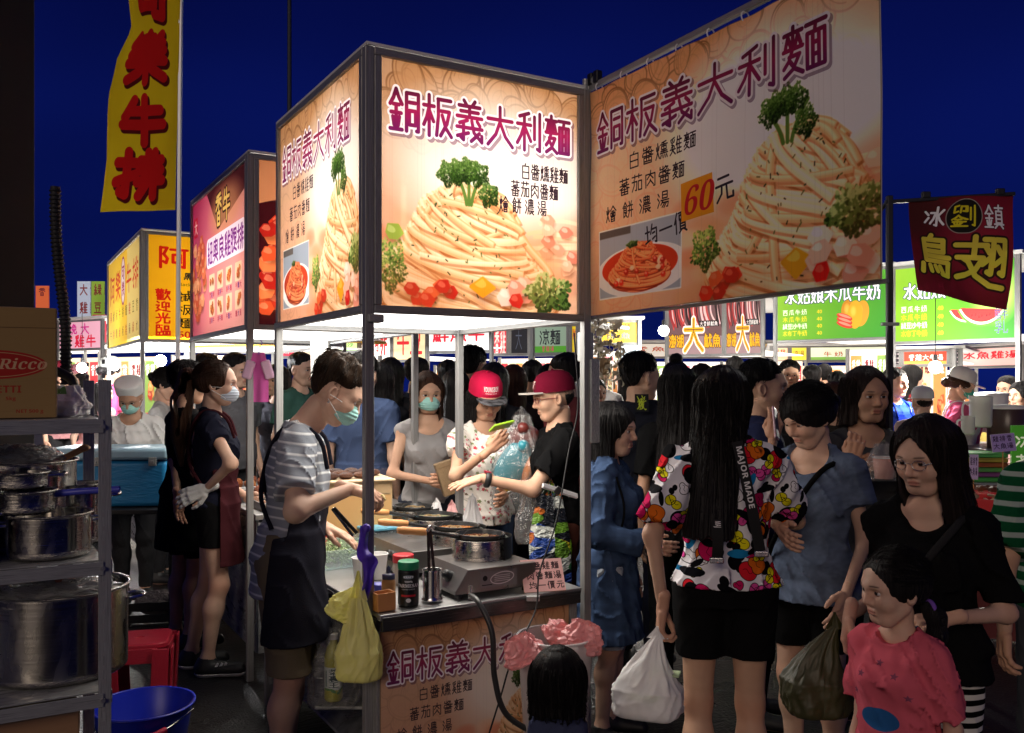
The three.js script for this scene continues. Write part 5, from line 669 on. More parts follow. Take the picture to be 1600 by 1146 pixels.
{ // cheese shaker, sauces, jars, cups
  const jarAt = (n, l, c, px, py, yaw = 0) => thing(n, l, c, onTop(px, py), TH + yaw);
  let t = jarAt('cheese_shaker', 'black parmesan shaker with a green lid at the counter edge', 'cheese shaker', 638, 946);
  const lab = canvas(512, 300, (g, w, h) => { g.fillStyle = '#0b1210'; g.fillRect(0, 0, w, h); for (const x of [128, 384]) { g.fillStyle = '#7a8a96'; g.beginPath(); g.ellipse(x, 40, 44, 18, 0, 0, 6.3); g.fill(); g.fillStyle = '#e9ecef'; g.textAlign = 'center'; g.font = 'bold 26px sans-serif'; g.fillText('KRAFT', x, 49); g.fillText('100%', x, 92); g.font = 'bold 44px serif'; g.save(); g.translate(x, 136); g.scale(0.78, 1); g.fillText('PARMESAN', 0, 0); g.restore(); g.font = '15px sans-serif'; g.fillText('GRATED CHEESE', x, 160); g.fillStyle = '#b01c28'; g.fillRect(x - 60, 205, 120, 20); g.fillStyle = '#d8d8d8'; g.beginPath(); g.arc(x, 258, 20, 0, 6.3); g.fill(); } });
  const jb = lathe([[0.0001, 0.001], [0.034, 0.001], [0.037, 0.006], [0.037, 0.125], [0.034, 0.132], [0.0001, 0.132]], 40); mesh('jar', jb, std(rgb(0.01, 0.014, 0.012), 0.35), t); mesh('label', at(new THREE.CylinderGeometry(0.0376, 0.0376, 0.114, 40, 1, true), 0, 0.066, 0, 0, -1.98, 0), std(rgb(1, 1, 1), 0.35, 0, { map: lab }), t); mesh('lid', lathe([[0.036, 0], [0.0385, 0.003], [0.0385, 0.026], [0.035, 0.03], [0.0001, 0.03]], 40, 0, 0.131, 0), std(rgb(0.01, 0.24, 0.1), 0.4), t);
  t = jarAt('utensil_cup', 'steel cup holding tongs and ladles beside the cheese shaker', 'utensil cup', 675, 940); mesh('cup', lathe([[0.0001, 0.002], [0.036, 0.002], [0.04, 0.006], [0.04, 0.012], [0.034, 0.02], [0.035, 0.115], [0.037, 0.118], [0.033, 0.116], [0.032, 0.01], [0.0001, 0.01]], 36), M.chrome, t);
  const tg = thing('tongs', 'steel tongs standing in the utensil cup', 'tongs', t.position.clone(), TH); mesh('arm', bar(V(-0.012, 0.02, 0.006), V(-0.016, 0.26, 0), 0.011, 0.004), M.iron, tg); mesh('arm', bar(V(0.014, 0.03, 0.006), V(-0.008, 0.262, 0), 0.011, 0.004), M.iron, tg); mesh('hinge', tube([[-0.018, 0.258, 0], [-0.012, 0.275, 0.004], [0.004, 0.262, 0]], 0.007, 10, 8), M.chrome, tg);
  t = jarAt('seasoning_jar', 'jar with a red screw lid beside the stove knob', 'jar', 655, 893); t.position.copy(stallPt(0.272, CT, -0.32)); mesh('jar', lathe([[0.0001, 0.001], [0.04, 0.002], [0.042, 0.08], [0.036, 0.09], [0.0001, 0.09]], 30), phys({ color: rgb(0.7, 0.6, 0.5), transmission: 0.4, roughness: 0.25, thickness: 0 }), t); mesh('spice', cyl(0.037, 0.037, 0.05, 0, 0.03, 0, 24), std('#7a4a30', 0.9), t); mesh('lid', lathe([[0.04, 0], [0.042, 0.003], [0.042, 0.028], [0.039, 0.031], [0.0001, 0.031]], 36, 0, 0.088, 0), std(rgb(0.5, 0.02, 0.03), 0.35), t);
  t = jarAt('sauce_bottle', 'amber squeeze bottle with a dark blue nozzle behind the post', 'sauce bottle', 607, 935); mesh('bottle', lathe([[0.0001, 0.001], [0.024, 0.001], [0.026, 0.01], [0.026, 0.06], [0.022, 0.074], [0.0001, 0.075]], 26), std(rgb(0.36, 0.17, 0.06), 0.35), t); mesh('cap', lathe([[0.024, 0.072], [0.024, 0.088], [0.012, 0.092], [0.006, 0.096], [0.008, 0.112], [0.0001, 0.122]], 22), std(rgb(0.02, 0.02, 0.06), 0.4), t);
  t = jarAt('small_carton_tray', 'small orange open box at the counter edge behind the post', 'box', 599, 954, 0.1); mesh('tray', merge([rbox(0.07, 0.004, 0.05, 0.002, 0, 0.003, 0), rbox(0.07, 0.062, 0.003, 0.001, 0, 0.034, 0.025), rbox(0.07, 0.062, 0.003, 0.001, 0, 0.034, -0.025), rbox(0.003, 0.062, 0.048, 0.001, 0.034, 0.034, 0), rbox(0.003, 0.062, 0.048, 0.001, -0.034, 0.034, 0)]), std(rgb(0.55, 0.24, 0.08), 0.7), t); mesh('inner_card', rbox(0.05, 0.03, 0.03, 0.002, 0, 0.03, 0), M.card, t);
  t = jarAt('blue_tub', 'blue plastic tub lid peeping out behind the orange box', 'tub', 594, 925); mesh('tub', lathe([[0.0001, 0.002], [0.028, 0.002], [0.032, 0.03], [0.03, 0.03], [0.0001, 0.01]], 24), std(rgb(0.03, 0.03, 0.3), 0.4), t); mesh('rim', at(new THREE.TorusGeometry(0.032, 0.002, 6, 24), 0, 0.03, 0, PI / 2), std(rgb(0.03, 0.03, 0.3), 0.4), t);
  for (const [i, px, py] of [[0, 566, 912], [1, 590, 905]]) { t = jarAt('paper_cup', ['white paper cup in front of the pasta container, left of the post', 'white paper cup half hidden by the corner post'][i], 'paper cup', px, py); mesh('cup', lathe([[0.0001, 0.002], [0.03, 0.002], [0.041, 0.1], [0.043, 0.103], [0.0395, 0.1], [0.028, 0.006], [0.0001, 0.006]], 32), M.white, t); mesh('rim', at(new THREE.TorusGeometry(0.042, 0.0022, 6, 32), 0, 0.103, 0, PI / 2), M.white, t); }
  t = jarAt('food_container', 'clear food container with a blue lid by the pan handles', 'container', 590, 868); const clear = phys({ color: rgb(0.85, 0.92, 0.93), transmission: 0.85, roughness: 0.2, thickness: 0 }); mesh('tub', rbox(0.16, 0.12, 0.14, 0.012, 0, 0.062, 0), clear, t); mesh('lid', rbox(0.17, 0.014, 0.15, 0.005, 0, 0.13, 0), std(rgb(0.12, 0.4, 0.55), 0.35), t); mesh('contents', rbox(0.13, 0.05, 0.11, 0.02, 0, 0.032, 0), foodMat('#d8dc8a'), t);
  t = jarAt('blue_bottle', 'pale blue bottle standing behind the blue lidded container', 'bottle', 597, 858); t.position.y = CT; mesh('bottle', lathe([[0.0001, 0.001], [0.034, 0.001], [0.036, 0.01], [0.036, 0.15], [0.018, 0.18], [0.018, 0.2], [0.0001, 0.2]], 26), phys({ color: rgb(0.25, 0.6, 0.75), transmission: 0.5, roughness: 0.2, thickness: 0 }), t); mesh('cap', cyl(0.02, 0.02, 0.022, 0, 0.21, 0, 18), std(rgb(0.2, 0.5, 0.65), 0.4), t);
  t = jarAt('vegetable_tray', 'clear tray of chopped cabbage by the vendor', 'tray', 528, 882, 0.1); mesh('tray', merge([rbox(0.26, 0.005, 0.2, 0.002, 0, 0.004, 0), rbox(0.26, 0.08, 0.004, 0.002, 0, 0.042, 0.1), rbox(0.26, 0.08, 0.004, 0.002, 0, 0.042, -0.1), rbox(0.004, 0.08, 0.2, 0.002, 0.13, 0.042, 0), rbox(0.004, 0.08, 0.2, 0.002, -0.13, 0.042, 0)]), clear, t); const r = RNG(4), shred = Array.from({ length: 260 }, () => { const p = [(r() - 0.5) * 0.24, 0.02 + r() * 0.075, (r() - 0.5) * 0.18], q = () => p.map((v) => v + (r() - 0.5) * 0.05); return tube([q(), p, q()], 0.0035, 4, 3); }); mesh('cabbage', merge(shred), std(rgb(0.42, 0.52, 0.26), 0.6), t).userData.kind = 'stuff';
  t = thing('pasta_tub', 'clear tub of boiled pasta between the vendor and the post', 'tub', onTop(548, 880, CT), TH); mesh('tub', lathe([[0.0001, 0.002], [0.055, 0.002], [0.066, 0.12], [0.069, 0.122], [0.064, 0.12], [0.053, 0.006], [0.0001, 0.006]], 32), clear, t); mesh('pasta', lathe([[0.0001, 0.1], [0.03, 0.095], [0.056, 0.08], [0.05, 0.008], [0.0001, 0.008]], 24), foodMat('#d6d2a0'), t);
  t = thing('price_card', 'pink cardboard sign with handwritten characters leaning on the stove', 'sign card', onTop(848, 922), TH - 0.25); const pc = canvas(256, 200, (g, w, h) => { g.fillStyle = '#e7b5b0'; g.fillRect(0, 0, w, h); for (let j = 0; j < 3; j++) write(g, ['白醬雞麵', '肉醬麵湯', '均一價元'][j], 20 + j * 8, 18 + j * 60, 44, 46, 56, 5, '#3a2026'); }); mesh('card', rbox(0.17, 0.13, 0.004, 0.001, 0, 0.055, 0.0, -0.5, 0, 0), M.card, t); mesh('writing', at(new THREE.PlaneGeometry(0.168, 0.128), 0, 0.0575, 0.0035, -0.5), solidMat(pc, 0.85), t);
}
{ // carton of grilled patties at the back of the counter
  const q = onTop(556, 842, CT), t = thing('pasta_carton', 'open cardboard carton with grilled meat laid on top, on the counter', 'carton', V(-0.83, CT, -4.3), TH - 0.1), logo = canvas(420, 260, (g, w, h) => { g.fillStyle = '#c79a62'; g.fillRect(0, 0, w, h); g.fillStyle = '#c22a1e'; g.beginPath(); g.ellipse(130, 190, 110, 46, 0, 0, 6.3); g.fill(); g.fillStyle = '#f1dcc0'; g.font = 'italic bold 44px serif'; g.fillText('Pasta', 76, 204); });
  mesh('side', merge([rbox(0.42, 0.34, 0.006, 0.002, 0, 0.17, -0.17), rbox(0.006, 0.34, 0.34, 0.002, -0.21, 0.17, 0), rbox(0.006, 0.34, 0.34, 0.002, 0.21, 0.17, 0), rbox(0.42, 0.34, 0.006, 0.002, 0, 0.17, 0.17)]), std(rgb(0.5, 0.33, 0.17), 0.85), t); mesh('printed_side', plane(0.41, 0.27, 0, 0.14, 0.1745), solidMat(logo, 0.85), t); mesh('flap', merge([rbox(0.4, 0.07, 0.005, 0.001, 0, 0.315, 0.178, 0.12)]), std(rgb(0.55, 0.37, 0.2), 0.85), t);
  mesh('tray_paper', rbox(0.44, 0.008, 0.4, 0.002, 0, 0.346, 0), std(rgb(0.6, 0.45, 0.28), 0.8), t);
  const r = RNG(9); for (let i = 0; i < 14; i++) { const u = (i % 5) - 2, v = Math.floor(i / 5) - 1, m = thing('grilled_patty', `grilled brown patty on the carton, ${['rear', 'middle', 'front'][v + 1]} row, ${['first', 'second', 'third', 'fourth', 'fifth'][u + 2]} from the vendor`, 'patty', V(u * 0.078 + 0.01 * r(), 0.35, v * 0.105 + 0.01 * r()).applyAxisAngle(V(0, 1, 0), TH - 0.1).add(t.position), r() * 3, 'grilled patties on the carton'); mesh('meat', at(new THREE.IcosahedronGeometry(0.04, 2).scale(1.1, 0.42, 0.9), 0, 0.016, 0), std(['#6b3a1e', '#7d4726', '#5a2e18'][i % 3], 0.5, 0, { bumpMap: T.crumple, bumpScale: 0.02 }), m); }
}
// plastic carrier bags: a crumpled sack with two handle loops
function sack(name, label, cat, pos, w, h, d, mat, o = {}) {
  const t = thing(name, label, cat, pos, o.yaw || 0, o.group), n = 90, m = 60, g = new THREE.CylinderGeometry(1, 1, 1, n, m, true), p = g.attributes.position, sd = o.seed || 1, tie = o.tie ?? 0.1, nk = o.neck ?? 0.5, cr = o.crumple ?? 0.12;
  const ridge = (x, y, z) => 0.5 - Math.pow(Math.abs(noise(x, y, z)), 0.6);
  for (let i = 0; i < p.count; i++) { const a = Math.atan2(p.getX(i), p.getZ(i)), v = p.getY(i) + 0.5, up = clamp((v - nk) / (1 - nk), 0, 1), prof = (v < 0.1 ? Math.sqrt(Math.max(0, 1 - Math.pow(1 - v / 0.1, 2))) * 0.22 + 0.78 : 1) * lerp(1, tie, Math.pow(up, 0.85)), q = 3.4 - 1.4 * up, sq = Math.pow(Math.pow(Math.abs(Math.cos(a)), q) + Math.pow(Math.abs(Math.sin(a)), q), -1 / q), cx = Math.cos(a), sx = Math.sin(a);
    const c = 1 + cr * (0.8 * noise(cx * 2 + sd, v * 3, sx * 2) + 0.9 * ridge(cx * 2.6 + v * 2.2 + sd, v * 2.4, sx * 2.6 - v * 1.5) + 0.45 * ridge(cx * 6 + sd, v * 5 + cx * 2, sx * 6)) + up * (1 - up * 0.5) * 0.28 * (Math.sin(a * 7 + sd + v * 2) + 0.6 * Math.sin(a * 13 + sd * 2)); p.setXYZ(i, sx * w / 2 * prof * sq * c + (o.skew || 0) * up * up * w, v * h - 0.03 * h * up * noise(cx * 3, 1, sx * 3), cx * d / 2 * prof * sq * c); }
  g.computeVertexNormals(); mesh('sack', g, mat, t); const bt = new THREE.CircleGeometry(0.5, 30); bt.rotateX(PI / 2); bt.scale(w * 0.76, 1, d * 0.76); bt.translate(0, 0.004, 0); mesh('base', bt, mat, t);
  if (!o.noHandles) for (const s of [-1, 1]) { const hh = o.hh ?? h * 0.3, gr = new THREE.PlaneGeometry(1, 1, 6, 16), q = gr.attributes.position; for (let i = 0; i < q.count; i++) { const u = q.getX(i), v = q.getY(i) + 0.5, ww = w * 0.13 * (1 - 0.6 * v) ; q.setXYZ(i, s * w * tie * 0.28 * (1 - v) + (o.skew || 0) * w + u * ww * 2 * (0.6 + 0.4 * Math.cos(v * 2)), h * 0.97 + hh * v, d * tie * 0.2 * s * (1 - v) + 0.006 * Math.sin(u * 9 + s)); } gr.computeVertexNormals(); mesh('handle', gr, mat, t); }
  return t;
}
const bagMat = (c, tr = 0.45, ro = 0.5) => phys({ color: c, transmission: tr, roughness: ro, thickness: 0, side: THREE.DoubleSide, specularIntensity: 1 });
{ const w = bagMat(rgb(0.85, 0.84, 0.84), 0.35), pk = bagMat(rgb(0.85, 0.5, 0.5), 0.35);
  for (const [i, px, py, d, mt] of [[0, 682, 812, 4.5, w], [1, 706, 812, 4.42, pk], [2, 738, 822, 4.3, w]]) { const q = P(px, py, d); q.y = CT; sack('carrier_bag', ['white carrier bag at the back of the pans, left of the pink one', 'pink carrier bag between two white ones behind the pans', 'tall white carrier bag behind the nearest pan, right of the pink one'][i], 'carrier bag', q, 0.13, 0.2 + 0.05 * (i === 2), 0.1, mt, { seed: i * 3 + 1, tie: 0.22, hh: 0.03, neck: 0.3, group: 'bags behind the pans', yaw: TH }); }
  const y = bagMat(rgb(0.95, 0.92, 0.34), 0.35); sack('yellow_bag', 'long yellow plastic bag hanging from the corner post', 'plastic bag', P(561, 1062, 3.07), 0.15, 0.28, 0.1, y, { seed: 4, tie: 0.3, crumple: 0.16, hh: 0.1, neck: 0.35, skew: -0.02 }); const k = sack('yellow_bag', 'small crumpled yellow bag tied above the long yellow one', 'plastic bag', P(532, 968, 3.1), 0.11, 0.11, 0.08, y, { seed: 9, tie: 0.4, crumple: 0.34, hh: 0.03 }); k.rotation.z = -0.5;
  const pu = thing('purple_bag', 'twisted purple plastic bag tied to the corner post', 'plastic bag', P(570, 900, 3.08)), g = new THREE.PlaneGeometry(1, 1, 8, 30), p = g.attributes.position; const path = [[570, 822], [566, 860], [578, 880], [574, 915], [560, 962]]; for (let i = 0; i < p.count; i++) { const u = p.getX(i), v = 0.5 - p.getY(i), s = v * 4, j = Math.min(3, Math.floor(s)), x = lerp(path[j][0], path[j + 1][0], s - j), yy = lerp(path[j][1], path[j + 1][1], s - j), wd = 14 + 16 * Math.exp(-Math.pow((v - 0.42) / 0.14, 2)); const q = P(x + u * wd, yy, 3.085 - 0.012 * Math.sin(u * 6 + v * 5) - 0.01 * Math.sin(v * 20 + u * 3)).sub(pu.position); p.setXYZ(i, q.x, q.y, q.z); } g.computeVertexNormals(); mesh('film', g, bagMat(rgb(0.09, 0.035, 0.5), 0.2), pu); mesh('knot', at(new THREE.IcosahedronGeometry(0.016, 2), ...P(572, 826, 3.08).sub(pu.position).toArray()), bagMat(rgb(0.09, 0.035, 0.5), 0.1), pu);
  const b = thing('tea_bottle', 'green and white tea bottle standing low beside the vendor', 'drink bottle', P(521, 1095, 3.42)), tl = canvas(300, 380, (g, w, h) => { g.fillStyle = '#b8b41c'; g.fillRect(0, 0, w, h); g.fillStyle = '#d9e4e0'; g.fillRect(0, 80, w, 210); for (const x of [20, 170]) { write(g, '茶裏王', x + 30, 95, 54, 54, 60, 6, '#1c3d4a', true); g.fillStyle = '#4a7a6a'; g.fillRect(x + 8, 110, 8, 150); } g.fillStyle = '#5f9a3a'; for (let i = 0; i < 8; i++) { g.beginPath(); g.ellipse(40 + i * 34, 285 + (i % 3) * 12, 26, 11, i, 0, 6.3); g.fill(); } }); mesh('bottle', lathe([[0.0001, 0.002], [0.03, 0.002], [0.034, 0.01], [0.034, 0.17], [0.026, 0.205], [0.014, 0.225], [0.014, 0.24]], 30), std(rgb(0.5, 0.48, 0.08), 0.25), b); mesh('label', at(new THREE.CylinderGeometry(0.0346, 0.0346, 0.155, 36, 1, true), 0, 0.09, 0, 0, -1.4, 0), std(rgb(1, 1, 1), 0.3, 0, { map: tl }), b); mesh('cap', cyl(0.017, 0.017, 0.02, 0, 0.245, 0, 18), M.white, b); mesh('shelf_board', rbox(0.24, 0.012, 0.2, 0.003, 0.06, -0.008, -0.04), M.galv, b);
  sack('clear_bag', 'clear plastic bag hanging round the tea bottle', 'plastic bag', P(524, 1102, 3.4), 0.18, 0.3, 0.15, M.film, { seed: 6, tie: 0.4, crumple: 0.22, hh: 0.06 });
  const cl = thing('menu_clip', 'white clip arm fixed to the right stall post', 'clip', P(880, 768, 3.5)); mesh('arm', bar(P(848, 759, 3.5).sub(cl.position), P(902, 776, 3.58).sub(cl.position), 0.02, 0.012), M.white, cl); mesh('jaw', bar(P(868, 764, 3.52).sub(cl.position), P(876, 770, 3.52).sub(cl.position), 0.03, 0.02), M.black, cl);
  const bk = thing('waste_bin', 'clear plastic bin with pink bags bulging over its rim', 'bin', P(868, 990, 3.22).setY(0)); mesh('bin', lathe([[0.0001, 0.004], [0.1, 0.004], [0.135, 0.66], [0.14, 0.665], [0.132, 0.655], [0.096, 0.01], [0.0001, 0.01]], 36), phys({ color: rgb(0.75, 0.72, 0.72), transmission: 0.55, roughness: 0.25, thickness: 0 }), bk); mesh('rim', at(new THREE.TorusGeometry(0.138, 0.005, 8, 40), 0, 0.665, 0, PI / 2), phys({ color: rgb(0.8, 0.8, 0.8), transmission: 0.5, roughness: 0.2, thickness: 0 }), bk);
  const pb = bagMat(rgb(0.85, 0.38, 0.38), 0.35); for (const [i, dx, dy, dz, s] of [[0, -0.1, 0.6, 0.1, 0.12], [1, 0.08, 0.62, 0.03, 0.13], [2, -0.02, 0.63, -0.03, 0.11]]) { const k2 = sack('pink_bag', ['pink plastic bag spilling over the bin rim on the left', 'pink plastic bag sticking up at the right of the bin', 'pink plastic bag in the middle of the bin'][i], 'plastic bag', bk.position.clone().add(V(dx, dy, dz)), s, s * 0.8, s * 0.8, pb, { seed: 20 + i * 3, crumple: 0.4, tie: 0.6, noHandles: true }); k2.rotation.z = (i - 0.6) * -0.7; }
}
// ------------------------------------------------------------------ shelf with pots at the left
const RK = P(160, 640, 2.3).setY(0), rk = (x, y, z) => RK.clone().addScaledVector(Fd, x).addScaledVector(Ad, -z).setY(y);
{
  const t = thing('storage_rack', 'slotted steel rack stacked with cooking pots at the left edge', 'shelf rack', RK.clone(), TH), hs = [1.48, 1.118, 0.782, 0.3];
  const slots = (x, z) => { const ps = []; for (let i = 0; i < 44; i++) ps.push(box(0.008, 0.012, 0.001, x + 0.006, 0.1 + i * 0.0355, z + 0.0185)); return merge(ps); };
  for (const [x, z] of [[0, 0], [0, -0.42], [-0.95, 0], [-0.95, -0.42]]) { mesh('post', merge([rbox(0.03, 1.58, 0.003, 0.001, x + 0.003, 0.79, z + 0.017), rbox(0.003, 1.58, 0.034, 0.001, x + 0.0175, 0.79, z)]), M.galv, t); if (x > -0.5) mesh('slot_holes', slots(x - 0.006, z), std(rgb(0.3, 0.3, 0.3), 0.6), t).userData.kind = 'stuff'; }
  hs.forEach((y) => { const s = mesh('shelf', rbox(0.95, 0.004, 0.42, 0.001, -0.475, y - 0.002, -0.21), M.galv, t); mesh('lip', merge([rbox(0.95, 0.034, 0.003, 0.001, -0.475, y - 0.018, 0.0215), rbox(0.003, 0.034, 0.42, 0.001, 0.0215, y - 0.018, -0.21)]), M.galv, s); });
  for (const y of hs) mesh('bolt', at(new THREE.CylinderGeometry(0.006, 0.006, 0.006, 8), -0.002, y - 0.018, 0.026, PI / 2), M.steel, t);
}
function stewPot(label, pos, r, h, o = {}) {
  const t = thing(o.name || 'stock_pot', label, o.cat || 'cooking pot', pos, o.yaw || TH, o.group);
  mesh('pot', lathe([[0.0001, 0.001], [r * 0.94, 0.001], [r * 0.99, 0.008], [r, 0.02], [r, h - 0.01], [r + 0.007, h - 0.004], [r + 0.007, h], [r - 0.004, h - 0.003], [r - 0.005, 0.012], [0.0001, 0.01]], 56), M.pot, t);
  if (o.handles !== 0) for (const s of [-1, 1]) mesh('handle', tube([[s * r, h * 0.78, -0.035], [s * (r + 0.035), h * 0.8, -0.03], [s * (r + 0.038), h * 0.8, 0.03], [s * r, h * 0.78, 0.035]], 0.005, 18, 8), M.chrome, t);
  if (o.long) mesh('handle', tube([[r, h * 0.75, 0.0], [r + 0.06, h * 0.85, 0.03], [r + 0.15, h * 0.9, 0.06]], 0.009, 14, 8), o.long, t);
  return t;
}
function film(label, pos, rx, ry, h, seed) { const t = thing('plastic_film', label, 'plastic film', pos, TH), g = new THREE.SphereGeometry(1, 48, 20, 0, 2 * PI, 0, PI * 0.55), p = g.attributes.position; for (let i = 0; i < p.count; i++) { const x = p.getX(i), y = p.getY(i), z = p.getZ(i), k = 1 + 0.22 * noise(x * 3 + seed, y * 4, z * 3) + 0.16 * Math.abs(noise(x * 8, y * 8 + seed, z * 8)); p.setXYZ(i, x * rx * k, y * h * k + 0.01 * noise(x * 6, 4, z * 6), z * ry * k); } g.computeVertexNormals(); mesh('film', g, phys({ color: rgb(0.7, 0.7, 0.7), transmission: 0.7, roughness: 0.25, thickness: 0, side: THREE.DoubleSide, bumpMap: T.crumple, bumpScale: 0.006 }), t); mesh('fold', at(g.clone().scale(0.8, 0.9, 0.8), 0.01, 0.004, 0, 0, 1), t.children[0].material, t); return t; }
{
  stewPot('huge steel stockpot on the lower shelf with film over its top', rk(-0.085, 0.783, -0.24), 0.175, 0.235);
  film('clear film stretched over the huge stockpot', rk(-0.1, 1.0, -0.24), 0.15, 0.15, 0.05, 3);
  const l = thing('ladle', 'ladle with a brown handle leaning out of the huge stockpot', 'ladle', rk(-0.09, 1.0, -0.16)); mesh('wooden_grip', bar(V(-0.01, -0.0, 0), V(0.012, 0.1, 0.0), 0.018, 0.012), std(rgb(0.22, 0.06, 0.03), 0.5), l); mesh('stem', bar(V(-0.03, -0.12, 0), V(-0.01, 0, 0), 0.012, 0.004), M.chrome, l);
  stewPot('wide steel pot on the middle shelf beside the rack post', rk(-0.115, 1.119, -0.13), 0.1, 0.115);
  stewPot('tall dark steel pot at the left end of the middle shelf', rk(-0.37, 1.119, -0.12), 0.12, 0.155);
  stewPot('large steel pot at the back of the middle shelf under crumpled film', rk(-0.17, 1.119, -0.32), 0.135, 0.24, { handles: 0 });
  film('crumpled clear film heaped on the back pot', rk(-0.19, 1.35, -0.31), 0.125, 0.1, 0.05, 8); film('crumpled clear film on the tall dark pot', rk(-0.38, 1.27, -0.12), 0.1, 0.1, 0.04, 15);
  stewPot('small saucepan with a blue handle on the wide pot', rk(-0.17, 1.236, -0.12), 0.068, 0.06, { name: 'saucepan', cat: 'saucepan', handles: 0, long: std(rgb(0.05, 0.06, 0.5), 0.4) }); stewPot('small saucepan nested on top of the blue handled one', rk(-0.18, 1.298, -0.13), 0.062, 0.045, { name: 'saucepan', cat: 'saucepan' }); stewPot('narrow steel pot right behind the rack post', rk(-0.03, 1.119, -0.3), 0.062, 0.17);
  const sp = thing('wooden_spoon', 'long wooden spoon leaning out of the back pot', 'wooden spoon', rk(-0.12, 1.33, -0.28), TH); mesh('shaft', bar(V(-0.05, -0.02, 0), V(0.1, 0.06, 0.02), 0.017, 0.012), M.wood, sp); mesh('tip', at(new THREE.SphereGeometry(0.012, 10, 8).scale(1.3, 0.8, 0.8), 0.1, 0.06, 0.02), M.wood, sp);
  const tex = canvas(800, 560, (g, w, h) => { g.fillStyle = '#a08250'; g.fillRect(0, 0, w, h); g.strokeStyle = '#6a5230'; g.lineWidth = 4; g.beginPath(); g.moveTo(0, 104); g.lineTo(w, 100); g.stroke(); g.fillStyle = '#b0241c'; g.beginPath(); g.ellipse(540, 290, 225, 74, 0, 0, 6.3); g.fill(); g.strokeStyle = '#caa070'; g.lineWidth = 4; g.beginPath(); g.ellipse(540, 290, 210, 62, 0, 0, 6.3); g.stroke(); g.fillStyle = '#d8b488'; g.font = 'italic bold 72px serif'; g.fillText('Pasta Ricco', 352, 312); g.fillStyle = '#a8301f'; g.font = 'bold 50px sans-serif'; g.fillText('SPAGHETTI', 400, 432); g.font = 'bold 24px sans-serif'; g.fillText('5kg', 600, 470); g.fillText('NET 500 g', 640, 535); for (let i = 0; i < 300; i++) { g.globalAlpha = 0.05; g.fillStyle = i % 2 ? '#5a4424' : '#c8a870'; g.fillRect((i * 97) % w, (i * 53) % h, 60, 2); } g.globalAlpha = 1; });
  const b = thing('pasta_carton', 'cardboard spaghetti carton with a red oval logo on the top shelf', 'carton', P(92, 640, 2.33).addScaledVector(Fd, -0.23).addScaledVector(Ad, 0.15).setY(1.481), TH - 0.03); mesh('carton', rbox(0.46, 0.285, 0.3, 0.006, 0, 0.1425, 0), M.card, b); mesh('printed_side', plane(0.452, 0.28, 0, 0.1425, 0.1515), solidMat(tex, 0.9), b); mesh('tape', box(0.46, 0.0015, 0.05, 0, 0.2862, 0), std('#b89a60', 0.4), b);
  const wb = sack('white_bag', 'white and green plastic bag beside the spaghetti carton', 'plastic bag', rk(-0.075, 1.481, -0.22), 0.11, 0.085, 0.1, bagMat(rgb(0.9, 0.92, 0.9), 0.2), { seed: 12, crumple: 0.25, tie: 0.6, noHandles: true }); mesh('green_print', at(new THREE.SphereGeometry(0.058, 20, 10, 0.2, 2, 0.5, 0.5).scale(1, 1, 0.95), 0, 0.03, 0.004), std(rgb(0.16, 0.5, 0.1), 0.5), wb); const pl = thing('black_pan_handle', 'black curved handle behind the white plastic bag', 'pan handle', rk(-0.1, 1.55, -0.3), TH); mesh('handle', tube([[-0.07, 0.06, 0], [0.0, 0.058, 0.01], [0.05, 0.03, 0.02], [0.055, -0.02, 0.02]], 0.013, 20, 8), M.black, pl); mesh('pan', lathe([[0.0001, -0.068], [0.05, -0.068], [0.07, -0.03], [0.068, -0.03], [0.048, -0.064], [0.0001, -0.064]], 24, 0, 0, 0), M.iron, pl);
  const c2 = thing('cardboard_box', 'plain cardboard box on the bottom shelf of the rack', 'box', rk(-0.3, 0.301, -0.21), TH); mesh('carton', rbox(0.5, 0.43, 0.36, 0.006, 0, 0.215, 0), std(rgb(0.36, 0.2, 0.1), 0.9, 0, { bumpMap: T.brush, bumpScale: 0.001 }), c2); mesh('flap', rbox(0.5, 0.004, 0.17, 0.001, 0, 0.433, 0.095, 0.08), M.card, c2);
}
